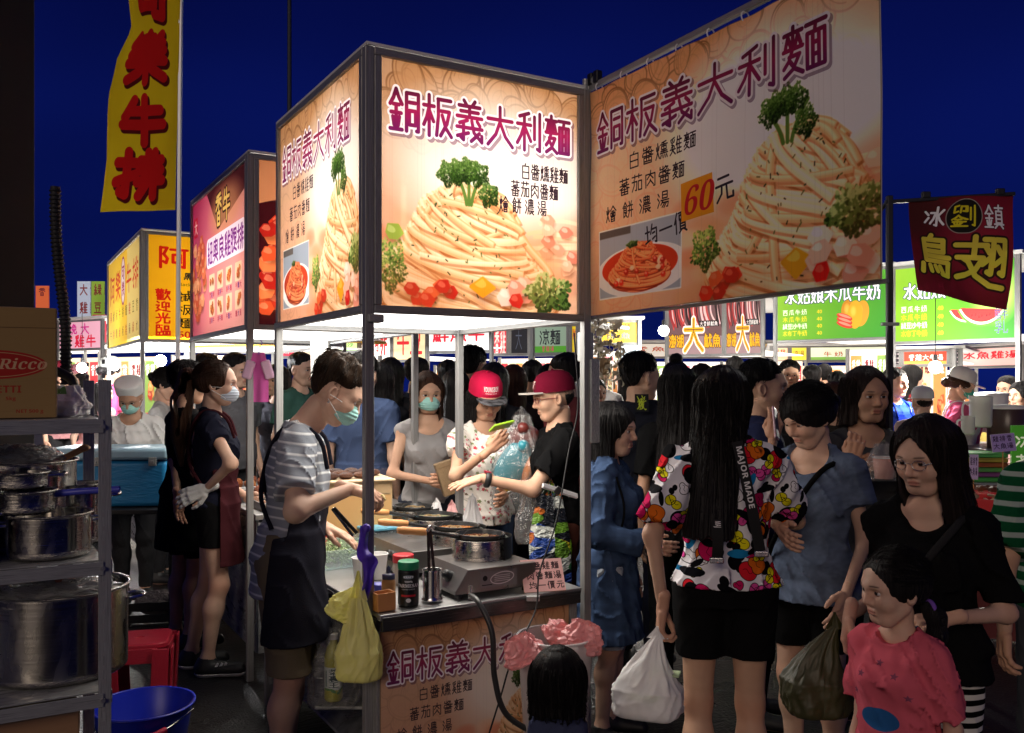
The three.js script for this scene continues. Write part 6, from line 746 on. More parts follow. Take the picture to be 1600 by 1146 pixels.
{ // red stool, blue bucket
  const t = thing('plastic_stool', 'low red plastic stool behind the steel rack', 'stool', P(218, 600, 4.3).setY(0), 0.25), red = std(rgb(0.36, 0.012, 0.03), 0.38, 0, { bumpMap: T.smudge, bumpScale: 0.001 });
  const sh = new THREE.Shape(), q = 0.13, r = 0.05; sh.moveTo(-q + r, -q); sh.lineTo(q - r, -q); sh.quadraticCurveTo(q, -q, q, -q + r); sh.lineTo(q, q - r); sh.quadraticCurveTo(q, q, q - r, q); sh.lineTo(-q + r, q); sh.quadraticCurveTo(-q, q, -q, q - r); sh.lineTo(-q, -q + r); sh.quadraticCurveTo(-q, -q, -q + r, -q); const hl = new THREE.Path(); hl.absellipse(0, 0, 0.026, 0.015, 0, 2 * PI, true); sh.holes.push(hl); const g = new THREE.ExtrudeGeometry(sh, { depth: 0.012, bevelEnabled: true, bevelSize: 0.008, bevelThickness: 0.008, bevelSegments: 3 }); g.rotateX(-PI / 2); g.translate(0, 0.335, 0); mesh('seat', g, red, t);
  mesh('apron_rim', merge([0, 1, 2, 3].map((i) => rbox(0.19, 0.07, 0.008, 0.003, 0, 0.3, 0.142).applyMatrix4(new THREE.Matrix4().makeRotationY(i * PI / 2)))), red, t); for (let i = 0; i < 4; i++) { const m = new THREE.Matrix4().makeRotationY(i * PI / 2 + PI / 4), l = merge([rbox(0.075, 0.335, 0.008, 0.003, 0.034, 0.168, 0.185, 0.06, 0.785, 0), rbox(0.075, 0.335, 0.008, 0.003, -0.034, 0.168, 0.185, 0.06, -0.785, 0)]); mesh('leg', l.applyMatrix4(m), red, t); }
  const b = thing('blue_bucket', 'blue plastic bucket with a red grip at the bottom edge', 'bucket', P(224, 600, 3.62).setY(0), 0.1), bl = std(rgb(0.008, 0.02, 0.36), 0.35); mesh('bucket', lathe([[0.0001, 0.002], [0.14, 0.002], [0.19, 0.27], [0.2, 0.272], [0.2, 0.282], [0.186, 0.28], [0.136, 0.008], [0.0001, 0.008]], 48), bl, b); mesh('wire_handle', tube([[-0.195, 0.25, 0], [-0.12, 0.225, 0.16], [0, 0.21, 0.205], [0.12, 0.225, 0.16], [0.195, 0.25, 0]], 0.003, 30, 6), M.chrome, b); mesh('grip', tube([[0.03, 0.21, 0.204], [0.09, 0.216, 0.19], [0.13, 0.226, 0.155]], 0.013, 10, 10), std(rgb(0.5, 0.02, 0.06), 0.4), b);
}
{ // blue ice chest on its table
  const t = thing('ice_chest', 'big blue ice chest in front of the white hatted cook', 'cool box', P(185, 600, 5.85).setY(0.79), 0.06), bl = std(rgb(0.015, 0.24, 0.52), 0.42, 0, { bumpMap: T.smudge, bumpScale: 0.002 }); mesh('body', rbox(0.74, 0.29, 0.42, 0.03, 0, 0.147, 0), bl, t); mesh('lid', rbox(0.77, 0.075, 0.45, 0.025, 0, 0.335, 0), std(rgb(0.35, 0.55, 0.66), 0.45), t); for (const x of [-0.06, 0.29]) { const l = mesh('latch', rbox(0.05, 0.055, 0.012, 0.004, x, 0.29, 0.222), M.galv, t); mesh('hasp', rbox(0.02, 0.02, 0.012, 0.003, x, 0.286, 0.232), M.steel, l); }
  const tb = thing('folding_table', 'dark table carrying the blue ice chest', 'table', P(185, 600, 5.85).setY(0), 0.06); mesh('tabletop', rbox(0.95, 0.03, 0.6, 0.006, 0, 0.772, 0), M.black, tb); for (const [x, z] of [[-0.42, 0.26], [0.42, 0.26], [-0.42, -0.26], [0.42, -0.26]]) mesh('leg', bar(V(x, 0, z), V(x, 0.76, z), 0.03), M.iron, tb);
  const cr = thing('storage_crate', 'dark crate of bags under the ice chest table', 'crate', P(250, 600, 5.7).setY(0), 0.2); mesh('crate', merge([rbox(0.4, 0.01, 0.3, 0.003, 0, 0.005, 0), ...[0, 1, 2].flatMap((i) => [rbox(0.4, 0.05, 0.008, 0.003, 0, 0.04 + i * 0.075, 0.15), rbox(0.4, 0.05, 0.008, 0.003, 0, 0.04 + i * 0.075, -0.15), rbox(0.008, 0.05, 0.3, 0.003, 0.2, 0.04 + i * 0.075, 0), rbox(0.008, 0.05, 0.3, 0.003, -0.2, 0.04 + i * 0.075, 0)])]), M.black, cr); mesh('cloth_heap', at(new THREE.IcosahedronGeometry(0.13, 3).scale(1.2, 0.6, 0.9), 0, 0.18, 0), std(rgb(0.3, 0.25, 0.25), 0.9, 0, { bumpMap: T.crumple, bumpScale: 0.05 }), cr);
}
// ------------------------------------------------------------------ people
const D = (deg) => deg * PI / 180, pxX = (px, d) => (px - CX) / FOC * d, topH = (py, d) => EYE - (py - CY) / FOC * d;
const who = (px, top, d, yaw, o) => person({ x: pxX(px, d), d, H: topH(top, d) / (o.hk || 1), yaw: D(yaw), ...o });
const stripes = (a, b, period, thin, n = 16) => canvas(16, 256, (g, w, h) => { g.fillStyle = a; g.fillRect(0, 0, w, h); g.fillStyle = b; const s = h / n; for (let i = 0; i < n; i++) g.fillRect(0, i * s, w, s * thin); });
const texCloth = (t, rx, ry, o = {}) => { t.repeat.set(rx, ry); return cloth(rgb(1, 1, 1), { map: t, ...o }); };
const black = cloth(rgb(0.006, 0.006, 0.0065)), navy = cloth(rgb(0.011, 0.012, 0.024)), dkgrey = cloth(rgb(0.03, 0.03, 0.033)), white = cloth(rgb(0.7, 0.7, 0.68)), denim = cloth(rgb(0.05, 0.085, 0.17), { map: noiseTex(128, (x, y) => 0.75 + 0.35 * ring(x, y, 3) + 0.15 * ring(x, y, 14)) });
const maskTeal = cloth(rgb(0.36, 0.68, 0.62)), maskWhite = cloth(rgb(0.6, 0.7, 0.78)), soleW = std(rgb(0.6, 0.6, 0.58), 0.7), pinkC = cloth(rgb(0.55, 0.1, 0.19));
function glove(p, k, mat) { const g = handGeo(k === 'L' ? 1 : -1, 0.35, 0.006); g.scale(1.2, 1.35, 1.12); mesh('glove', g.applyMatrix4(p.J['m' + k]).scale(p.s, p.s, p.s), mat, p.root); }
function held(p, k, along = 0.07, off = -0.03) { return p.world(V(0, off, along).applyMatrix4(p.J['m' + k])); }
function strapTube(p, pts, r, mat, name = 'bag_strap') { mesh(name, (() => { const g = tube(pts.map((q) => p.U(V(...q))), r, 40, 6); g.scale(p.s, p.s, p.s); return g; })(), mat, p.root); }

{ // the vendor at the counter
  const t = stripes('#979da6', '#e6e8e8', 1, 0.22, 16);
  const p = who(452, 556, 3.42, 97, { build: 'm', wide: 0.92, deep: 0.84, label: 'young man in grey striped shirt and black apron cooking at the counter', lean: 0.13, headAt: [0, -0.014, 0.085], pitch: 0.5, tone: SKIN[2], mask: maskTeal,
    top: { hem: 0.79, flare: 0.004, mat: texCloth(t, 2, 1.72), sleeve: 0.72, puff: 0.022, loose: 0.018, fold: 0.008, neck: 0.078 }, bottom: { to: 0.5, mat: cloth(rgb(0.2, 0.16, 0.1)), loose: 0.026 }, apron: { to: 0.62, mat: cloth(rgb(0.02, 0.02, 0.03)), bib: 1.16, wrap: 0.15, fat: 0.004 },
    hair: { type: 'short', color: rgb(0.035, 0.02, 0.012), thick: 0.017, tuft: 0.026, fringe: 0.09 }, arms: { R: { to: P(548, 764, 3.26), pole: [-0.9, -0.45, -0.8], dir: [0.1, -0.3, 1], back: [-0.3, 1, 0], curl: 0.9, grip: 1 }, L: { to: P(508, 824, 3.5), pole: [0.3, -1, -0.6], dir: [-0.35, -0.42, 1], back: [0, 1, 0.3], curl: 0.3, grip: 0.4 } }, shoes: { mat: M.black } });
  const h = held(p, 'R', 0.12, -0.05), n = thing('pasta_strand', 'pale pinch of food in the vendor\'s fingers', 'food', P(592, 777, 3.3)); mesh('shred', tube([[0, 0, 0], [0.012, 0.006, 0], [0.02, -0.004, 0.006]], 0.005, 8, 6), std(rgb(0.75, 0.65, 0.3), 0.5), n); mesh('shred', tube([[0.004, -0.008, 0], [0.016, -0.004, 0], [0.024, -0.01, 0.006]], 0.004, 8, 6), std(rgb(0.7, 0.6, 0.25), 0.5), n);
  const a = P(519, 795, 3.42), b = P(552, 838, 3.4), g = thing('serving_tongs', 'steel tongs held in the vendor\'s left hand', 'tongs', a); mesh('arm', bar(V(0, 0, 0), b.clone().sub(a), 0.014, 0.004), M.chrome, g); mesh('arm', bar(V(0.008, 0.004, 0.01), b.clone().sub(a).add(V(0.014, 0.01, 0)), 0.014, 0.004), M.iron, g);
  p.H('earring', new THREE.SphereGeometry(0.004, 8, 6).translate(-0.083, -0.04, -0.005), M.chrome); { const w = p.J.wL; mesh('bracelet', at(new THREE.TorusGeometry(0.032, 0.004, 6, 20), w.x, w.y, w.z - 0.02, 0.4).scale(p.s, p.s, p.s), M.black, p.root); }
}
{ // the woman with the ponytail
  const p = who(335, 566, 4.9, 104, { build: 'f', label: 'woman with long ponytail and maroon apron, back half turned', tone: SKIN[2], mask: maskWhite, turn: -0.12, top: { hem: 0.9, mat: navy, sleeve: 0.42, loose: 0.018, fold: 0.008 }, bottom: { to: 0.7, mat: black, loose: 0.012 }, apron: { to: 0.6, mat: cloth(rgb(0.06, 0.014, 0.018)), bib: 1.12, wrap: 0.06 },
    hair: { type: 'ponytail', color: BROWN, fringe: 0.1, tail: [[0, 0.05, -0.1], [0, 0.045, -0.155], [0.01, -0.1, -0.19], [0.01, -0.26, -0.2], [0, -0.44, -0.19]], tr: [0.026, 0.045, 0.06, 0.05, 0.012] }, arms: { R: { to: P(322, 764, 4.72), pole: [-0.7, -0.3, 0.5], dir: [0.1, -0.4, -1], back: [-1, 0.2, 0], curl: 0.4 }, L: { add: [0, 0.1, 0.1] } }, legs: { R: { bend: 0.02 }, L: { step: -0.1 } }, shoes: { mat: M.black, sole: soleW, stripe: M.white } });
  glove(p, 'R', cloth(rgb(0.6, 0.6, 0.58)));
  const q = who(292, 569, 5.35, 138, { build: 'f', label: 'person in black beside the woman with the ponytail, hand on hip', category: 'person', tone: SKIN[1], turn: -0.4, top: { hem: 0.6, mat: black, sleeve: 0, loose: 0.024, neck: 0.1 }, bottom: { to: 0.55, mat: black }, hair: { type: 'short', thick: 0.024 }, arms: { L: { to: P(277, 778, 5.15), pole: [1, -0.2, 0.1], dir: [0, -1, 0.2], back: [1, 0, 0] } } });
}
who(208, 588, 6.5, 8, { build: 'm', label: 'cook in white with a round white hat and mask bending over the ice chest', tone: SKIN[1], pitch: 0.55, lean: 0.12, hk: 1.02, chefHat: cloth(rgb(0.75, 0.75, 0.73)), mask: maskTeal, top: { hem: 0.8, mat: white, sleeve: 0.7, loose: 0.026, fold: 0.009, neck: 0.09, drop: 0.03 }, bottom: { to: 0.1, mat: dkgrey }, hair: { type: 'short' }, arms: { R: { add: [0, 0.12, 0.2] }, L: { add: [0, 0.12, 0.2] } } });
who(258, 577, 7.1, 92, { build: 'f', label: 'woman in pale grey shirt with tied hair behind the white hatted cook', tone: SKIN[2], pitch: 0.3, top: { hem: 0.85, mat: cloth(rgb(0.45, 0.45, 0.44)), loose: 0.02, sleeve: 0.6 }, bottom: { to: 0.1, mat: dkgrey }, hair: { type: 'bun', by: 0.03, bz: 0.12, fringe: 0.08 }, arms: { R: { add: [0, 0.2, 0.25] } } });
{ // customers across the counter
  who(668, 584, 5.3, 12, { build: 'f', label: 'woman with a mask in a grey tank top behind the counter posts', tone: SKIN[0], mask: maskTeal, pitch: 0.12, turn: 0.1, top: { hem: 0.9, mat: cloth(rgb(0.3, 0.29, 0.29)), sleeve: 0, loose: 0.01, neck: 0.115, drop: 0.06 }, bottom: { to: 0.1, mat: cloth(rgb(0.03, 0.035, 0.05)) }, hair: { type: 'long', color: BROWN, len: 0.25, fringe: 0.07, front: 0.06 }, arms: { R: { to: P(672, 752, 5.1), pole: [-0.6, -1, 0.2] }, L: { to: P(702, 745, 5.08), pole: [0.6, -1, 0.2] } } });
  const kb = thing('brown_paper_bag', 'brown paper bag held by the woman in the tank top', 'paper bag', P(700, 758, 4.98), 0.3); mesh('bag', rbox(0.1, 0.17, 0.05, 0.006, 0, 0.03, 0, 0, 0, 0.3), M.card, kb); mesh('folded_top', rbox(0.1, 0.03, 0.054, 0.004, -0.028, 0.115, 0, 0, 0, 0.3), M.card, kb);
  const fl = canvas(512, 512, (g, w, h) => { const r = RNG(21); g.fillStyle = '#e6dfd6'; g.fillRect(0, 0, w, h); for (let i = 0; i < 190; i++) { const x = r() * w, y = r() * h, s = 5 + r() * 9, c = ['#c23a4c', '#d87884', '#7d8a5c', '#6a4a40', '#b8566a'][i % 5]; g.fillStyle = c; for (let k = 0; k < 5; k++) { g.beginPath(); g.ellipse(x + Math.cos(k * 1.26) * s * 0.6, y + Math.sin(k * 1.26) * s * 0.6, s * 0.5, s * 0.32, k * 1.26, 0, 6.3); g.fill(); } g.strokeStyle = '#5a6a48'; g.lineWidth = 1.6; g.beginPath(); g.moveTo(x, y); g.quadraticCurveTo(x + 10, y + 8, x + 8 + r() * 14, y + 18); g.stroke(); } });
  const cp = canvas(512, 256, (g, w, h) => { g.fillStyle = '#c3113f'; g.fillRect(0, 0, w, h); g.fillStyle = '#ece8e4'; g.textAlign = 'center'; g.save(); g.translate(256, 150); g.scale(0.62, 1.5); g.font = 'bold 128px sans-serif'; g.fillText('YOUNGBOY', 0, 0); g.restore(); g.font = 'bold 40px sans-serif'; g.fillText('FOREVER YOUNG', 256, 212); });
  const girl = who(757, 574, 4.78, 30, { build: 'f', hk: 1.03, label: 'girl in floral blouse and crimson cap looking down at a green phone', tone: SKIN[1], pitch: 0.38, turn: -0.1, roll: 0.06, lids: 0.8, cap: { mat: cloth(rgb(0.55, 0.012, 0.06)), brim: cloth(rgb(0.12, 0.12, 0.13), { map: T.crumple }), dip: 0.1, print: solidMat(cp, 0.85), pa: -0.1, pw: 0.11, ph: 0.05 }, top: { hem: 0.87, mat: texCloth(fl, 2.6, 2.6), sleeve: 0.42, loose: 0.022, fold: 0.009, neck: 0.088, drop: 0.03 }, bottom: { to: 0.68, mat: denim, loose: 0.016 }, hair: { type: 'long', len: 0.2, fringe: 0.05, front: 0.075, flare: 0.025, color: HAIR }, arms: { R: { to: P(764, 704, 4.42), pole: [-0.7, -1, 0], dir: [0.75, 0.75, 0.3], back: [-0.3, 0.1, 1], curl: 0.7, grip: 0.8 }, L: { to: P(788, 775, 4.55), pole: [0.5, -1, -0.4] } } });
  const ph = thing('smartphone', 'lime green smartphone held by the girl in the crimson cap', 'phone', P(784, 666, 4.36), 0.5); ph.rotation.z = 0.5; ph.rotation.x = -0.6; mesh('case', rbox(0.125, 0.012, 0.066, 0.005, 0, 0, 0), std(rgb(0.3, 0.52, 0.03), 0.4), ph); mesh('screen', rbox(0.115, 0.002, 0.056, 0.001, 0, 0.0065, 0), M.black, ph);
  const lp = canvas(128, 128, (g, w, h) => { g.fillStyle = '#5e0618'; g.fillRect(0, 0, w, h); g.strokeStyle = '#e8dcd4'; g.lineWidth = 12; g.beginPath(); g.moveTo(30, 16); g.lineTo(60, 110); g.lineTo(100, 16); g.moveTo(14, 16); g.lineTo(46, 16); g.moveTo(84, 16); g.lineTo(118, 16); g.stroke(); });
  const man = who(868, 576, 4.5, -78, { build: 'm', hk: 1.02, wide: 0.92, label: 'smiling youth in black shirt and burgundy cap reaching over the counter', category: 'person', tone: SKIN[0], pitch: 0.12, glasses: std(rgb(0.2, 0.02, 0.03), 0.3), lids: 0.9, cap: { mat: cloth(rgb(0.14, 0.006, 0.022)), brim: cloth(rgb(0.4, 0.36, 0.33)), dip: -0.02, curve: 0.6, print: solidMat(lp, 0.85), pw: 0.06, ph: 0.046 }, top: { hem: 0.86, mat: black, sleeve: 0.68, puff: 0.022, loose: 0.022, fold: 0.008 }, bottom: { to: 0.55, mat: cloth(rgb(0.09, 0.03, 0.02)), loose: 0.02 }, hair: { type: 'short', thick: 0.02, fringe: 0.05 }, arms: { L: { to: P(752, 748, 4.22), pole: [0.3, -1, -0.5], dir: [0, -0.25, 1], back: [0.2, 1, 0], curl: 0.15, spread: 0.08 }, R: { to: P(850, 810, 4.7), pole: [-0.5, -1, 0] } }, armLen: 1.06 });
  { const w = man.J.wL.clone().lerp(man.J.eL, 0.12), q = man.J.wL.clone().sub(man.J.eL).normalize(), g = new THREE.TorusGeometry(0.034, 0.007, 8, 24); g.scale(1, 1, 2.2); g.applyQuaternion(new THREE.Quaternion().setFromUnitVectors(V(0, 0, 1), q)); g.translate(w.x, w.y, w.z); const m = mesh('wristwatch', g.scale(man.s, man.s, man.s), M.black, man.root); mesh('watch_face', rbox(0.03, 0.012, 0.036, 0.003).applyQuaternion(new THREE.Quaternion().setFromUnitVectors(V(0, 0, 1), q)).translate(w.x, w.y + 0.038, w.z).scale(man.s, man.s, man.s), std(rgb(0.3, 0.02, 0.04), 0.3), m); }
  const toy = (l, px, py, d, sx, sy, c, rz) => { const t = thing('inflatable_toy', l, 'inflatable toy', P(px, py, d)); mesh('body', at(new THREE.SphereGeometry(0.5, 24, 16).scale(sx, sy, 0.12), 0, 0, 0, 0, 0, rz), phys({ color: c, roughness: 0.3, clearcoat: 0.6 }), t); mesh('tip', at(new THREE.SphereGeometry(0.5, 16, 10).scale(sx * 0.4, sx * 0.4, 0.06), Math.sin(rz) * -sy * 0.4, Math.cos(rz) * sy * 0.4, 0.05), phys({ color: c, roughness: 0.3 }), t); };
  toy('teal inflatable in the big clear bag', 800, 728, 4.64, 0.16, 0.3, rgb(0.03, 0.28, 0.36), -0.5); toy('orange inflatable in the big clear bag', 826, 735, 4.62, 0.06, 0.16, rgb(0.6, 0.18, 0.03), -0.3); toy('red brown inflatable at the top of the big clear bag', 820, 684, 4.66, 0.16, 0.13, rgb(0.16, 0.03, 0.025), 0.2); toy('yellow inflatable low in the big clear bag', 790, 762, 4.6, 0.08, 0.07, rgb(0.6, 0.38, 0.04), 0.8);
  sack('toy_bag', 'big clear bag of inflatable toys between the two young customers', 'plastic bag', P(815, 800, 4.64), 0.28, 0.5, 0.2, M.film, { seed: 3, tie: 0.25, crumple: 0.24, hh: 0.06 });
  const bp = canvas(256, 512, (g, w, h) => { const r = RNG(31); g.fillStyle = '#10131c'; g.fillRect(0, 0, w, h); for (let i = 0; i < 46; i++) { g.fillStyle = ['#1f3f8a', '#c9b820', '#5f8a24', '#c4c8c0', '#b8601c', '#27603a'][i % 6]; g.beginPath(); g.ellipse(r() * w, r() * h, 10 + r() * 28, 20 + r() * 60, r() * 3, 0, 6.3); g.fill(); } g.fillStyle = '#86b81e'; g.beginPath(); g.ellipse(90, 250, 52, 96, 0.25, 0, 6.3); g.fill(); g.fillStyle = '#a8d040'; g.beginPath(); g.ellipse(76, 220, 22, 50, 0.25, 0, 6.3); g.fill(); g.fillStyle = '#6a9a1a'; g.fillRect(74, 330, 14, 120); });
  sack('printed_bag', 'bright printed shopping bag hanging at the black shirted youth\'s side', 'shopping bag', P(860, 925, 4.26), 0.2, 0.46, 0.1, phys({ map: bp, roughness: 0.45, side: THREE.DoubleSide, bumpMap: T.crumple, bumpScale: 0.01 }), { seed: 7, tie: 0.5, crumple: 0.14, hh: 0.1, yaw: 0.4 });
  sack('clear_bag', 'clear crumpled bag hanging beside the bright printed bag', 'plastic bag', P(826, 850, 4.3), 0.12, 0.24, 0.09, M.film, { seed: 13, tie: 0.4, crumple: 0.25, hh: 0.08 });
}
{ // the queue in the aisle
  const g1 = who(955, 636, 3.95, 72, { build: 'f', label: 'short girl with bobbed hair and fringe in a long denim shirt', tone: SKIN[2], turn: -0.12, top: { hem: 0.53, mat: denim, sleeve: 1.9, puff: 0.024, loose: 0.03, flare: 0.03, fold: 0.011, name: 'denim_shirt' }, bottom: { to: 0.5, mat: cloth(rgb(0.4, 0.44, 0.5)), loose: 0.02, fold: 0.014 }, hair: { type: 'bob', len: 0.125, fringe: 0.045, front: 0.03, flare: 0.012, thick: 0.022 }, headScale: 1.08, arms: { R: { add: [0, 0.2, 0.16] } } });
  strapTube(g1, [[-0.16, 1.36, 0.06], [-0.17, 1.2, 0.1], [-0.19, 1.0, 0.06]], 0.006, black);
  const tee = canvas(1024, 1024, (g, w, h) => { const r = RNG(17); g.fillStyle = '#e4e2e6'; g.fillRect(0, 0, w, h); const cols = ['#0c0c10', '#c4185a', '#e0d61a', '#0d0d12', '#d8202e', '#111116', '#d84a98', '#0f1016', '#0c0c10', '#e4e2e6', '#e0d61a', '#0c0c10', '#c4185a', '#d86a1c', '#0c0c10', '#1c7ab0'];
    for (let i = 0; i < 100; i++) { const x = r() * w, y = r() * h, s = 44 + r() * 56, c = cols[i % cols.length]; for (const [ox, oy] of [[0, 0], [w, 0], [-w, 0], [0, h], [0, -h]]) { g.save(); g.translate(x + ox, y + oy); g.rotate(i * 1.7); g.fillStyle = c; g.strokeStyle = '#0a0a0c'; g.lineWidth = 6; g.beginPath(); const k = i % 4; if (k === 0) g.ellipse(0, 0, s, s * 0.85, 0, 0, 6.3); else if (k === 1) { g.moveTo(-s, 0); g.bezierCurveTo(-s, -s * 1.2, s * 0.2, -s * 1.1, s * 0.5, -s * 0.2); g.bezierCurveTo(s * 1.3, s * 0.2, s * 0.6, s, 0, s * 0.6); g.bezierCurveTo(-s * 0.6, s * 0.9, -s, s * 0.6, -s, 0); } else if (k === 2) { g.ellipse(-s * 0.4, 0, s * 0.6, s * 0.5, 0.5, 0, 6.3); g.ellipse(s * 0.5, s * 0.1, s * 0.55, s * 0.65, -0.4, 0, 6.3); } else { g.ellipse(0, 0, s * 0.4, s * 1.1, 0.3, 0, 6.3); } g.fill(); if (c[1] !== '0' && c[1] !== '1') { g.stroke(); g.beginPath(); g.moveTo(-s * 0.5, -s * 0.2); g.bezierCurveTo(-s * 0.1, s * 0.5, s * 0.2, -s * 0.6, s * 0.5, s * 0.2); g.lineWidth = 4; g.stroke(); } g.restore(); } } });
  const p = who(1132, 577, 3.1, 174, { build: 'f', label: 'girl with very long black hair and a colourful printed shirt, seen from behind', tone: SKIN[0], turn: -0.55, top: { hem: 0.93, mat: texCloth(tee, 2.5, 2.5), sleeve: 0.84, puff: 0.028, loose: 0.026, fold: 0.012, neck: 0.07, fy: 3 }, bottom: { to: 0.665, mat: black, loose: 0.022, top: 1.06 }, hair: { type: 'long', len: 0.47, fringe: 0.055, front: 0.02, flare: 0.004, backDepth: 0.07, sweep: 0.115, thick: 0.016, straight: 1.9 }, arms: { L: { to: P(1036, 948, 2.98), pole: [1, -0.1, -0.5], dir: [0.1, -1, 0.1], back: [1, 0, 0], curl: 1.1, grip: 0.9 }, R: { to: P(1190, 812, 3.42), pole: [-1, -1, -0.2], dir: [0.4, 0.2, 1] } }, legs: { L: { out: 0.01 }, R: { out: 0.01 } } });
  const strap = (txt, a, b, label) => { const t = canvas(64, 512, (g, w, h) => { g.fillStyle = '#0a0a0b'; g.fillRect(0, 0, w, h); g.save(); g.translate(18, 20); g.rotate(PI / 2); g.fillStyle = '#e6e4e2'; g.font = 'bold 46px sans-serif'; g.fillText(txt, 0, 0); g.restore(); }); const mid = a.clone().lerp(b, 0.5).add(V(0, 0, 0.02)), c = new THREE.QuadraticBezierCurve3(a, mid, b), g = new THREE.PlaneGeometry(1, 1, 2, 20), q = g.attributes.position, sd = b.clone().sub(a).cross(V(0, 0, 1)).normalize(); for (let i = 0; i < q.count; i++) { const o = c.getPoint(0.5 - q.getY(i)).addScaledVector(sd, -q.getX(i) * 0.036); q.setXYZ(i, o.x, o.y, o.z); } g.computeVertexNormals(); g.applyMatrix4(p.root.matrixWorld.clone().invert()); const m = mesh('lettered_strap', g, std(rgb(1, 1, 1), 0.8, 0, { map: t, side: THREE.DoubleSide }), p.root); };
  p.root.updateMatrixWorld(); strap('MAJOR MADE', P(1152, 690, 2.905), P(1188, 862, 2.9)); strap('MAJ', P(1121, 812, 2.88), P(1121, 872, 2.88));
  for (const [x, y] of [[1120, 876], [1190, 866]]) { const b = p.root.worldToLocal(P(x, y, 2.89)); mesh('strap_buckle', rbox(0.045, 0.02, 0.012, 0.004, b.x, b.y, b.z, 0, 0, 0), M.chrome, p.root); }
  const hb = P(1032, 985, 2.97), bag = sack('takeaway_bag', 'white carrier bag of food boxes in the long haired girl\'s hand', 'carrier bag', P(1011, 1118, 2.97), 0.22, 0.265, 0.15, bagMat(rgb(0.97, 0.97, 0.96), 0.3, 0.45), { seed: 2, tie: 0.12, crumple: 0.14, hh: 0.04, neck: 0.35, skew: 0.16, yaw: -0.3 });
  for (const i of [0, 1]) { const f = thing('food_box', ['white food box lying flat at the bottom of the carrier bag', 'white food box standing on edge in the carrier bag'][i], 'food box', P(1005 + i * 34, 1112 - i * 22, 2.97), -0.3); mesh('box', rbox(i ? 0.02 : 0.16, i ? 0.1 : 0.035, 0.1, 0.005, 0, 0.025, 0, 0, 0, i * -0.3), M.white, f); mesh('label_strip', rbox(0.1, 0.006, 0.06, 0.002, i * -0.0, i ? 0.08 : 0.044, 0), std(rgb(0.4, 0.5, 0.3), 0.6), f); }
  const q = who(1000, 556, 4.95, 150, { build: 'm', wide: 1.06, label: 'man in black shirt with a yellow print on the back', tone: SKIN[0], turn: -0.55, top: { hem: 0.8, mat: cloth(rgb(0.012, 0.013, 0.02)), sleeve: 0.75, loose: 0.026 }, bottom: { to: 0.1, mat: navy }, hair: { type: 'short', thick: 0.02 } });
  const pr = canvas(128, 160, (g, w, h) => { g.fillStyle = '#0c0d12'; g.fillRect(0, 0, w, h); g.strokeStyle = '#b8c832'; g.lineWidth = 7; g.lineCap = 'round'; const r = RNG(6); for (let i = 0; i < 16; i++) { g.beginPath(); g.moveTo(20 + r() * 88, 14 + r() * 130); g.quadraticCurveTo(20 + r() * 88, 20 + r() * 120, 20 + r() * 88, 14 + r() * 130); g.stroke(); } }); { const g = new THREE.PlaneGeometry(0.075, 0.095); g.lookAt(V(0.1, 0.1, 1)); const o = P(1003, 630, 4.78); g.translate(o.x, o.y, o.z); q.root.updateMatrixWorld(); g.applyMatrix4(q.root.matrixWorld.clone().invert()); mesh('back_print', g, solidMat(pr, 0.9), q.root); }
  who(1062, 575, 4.4, 178, { build: 'f', label: 'woman all in black with long dark hair, between two others', tone: SKIN[1], top: { hem: 0.8, mat: black, sleeve: 0.7, loose: 0.02 }, bottom: { to: 0.1, mat: black }, hair: { type: 'long', len: 0.42, thick: 0.02, sweep: 0.09 }, turn: -0.3 });
  const mp = who(1190, 567, 4.15, 74, { build: 'm', label: 'man in navy polo shirt holding up a pale phone', tone: SKIN[0], pitch: -0.04, top: { hem: 0.84, mat: cloth(rgb(0.016, 0.02, 0.055)), sleeve: 0.7, loose: 0.022, neck: 0.085 }, bottom: { to: 0.1, mat: black }, hair: { type: 'short', thick: 0.016 }, arms: { R: { to: P(1206, 688, 3.92), pole: [-0.6, -1, -0.1], dir: [0, 1, 0.2], back: [-1, 0, 0.3], curl: 0.75, grip: 0.9 } } });
  const sp = thing('smartphone', 'pale pink edged smartphone in the navy polo man\'s hand', 'phone', P(1212, 662, 3.86), 1.1); sp.rotation.x = -0.3; mesh('case', rbox(0.07, 0.14, 0.009, 0.004), std(rgb(0.6, 0.4, 0.45), 0.35), sp); mesh('screen', rbox(0.062, 0.125, 0.002, 0.0005, 0, 0, 0.005), M.black, sp);
  const b = who(1268, 602, 3.42, -42, { build: 'f', label: 'girl in a pale blue dress looking down, dark fringe over her brow', tone: SKIN[2], pitch: 0.36, turn: -0.4, lids: 0.9, headAt: [0, -0.01, 0.02], top: { hem: 0.82, mat: cloth(rgb(0.13, 0.17, 0.26), { map: T.stain }), sleeve: 0.5, loose: 0.03, flare: 0.03, fold: 0.008, neck: 0.1, drop: 0.08, name: 'dress' }, bottom: { to: 0.62, mat: black, loose: 0.014 }, hair: { type: 'bun', by: 0.02, bz: 0.13, fringe: 0.03, thick: 0.026, open: 0.066 }, arms: { R: { to: P(1222, 830, 3.1), pole: [-1, -0.6, 0] }, L: { add: [0.02, 0.05, 0.1] } } });
  strapTube(b, [[0.13, 1.395, -0.01], [0.09, 1.36, 0.1], [0.0, 1.22, 0.15], [-0.1, 1.06, 0.14], [-0.17, 0.95, 0.06]], 0.012, black);
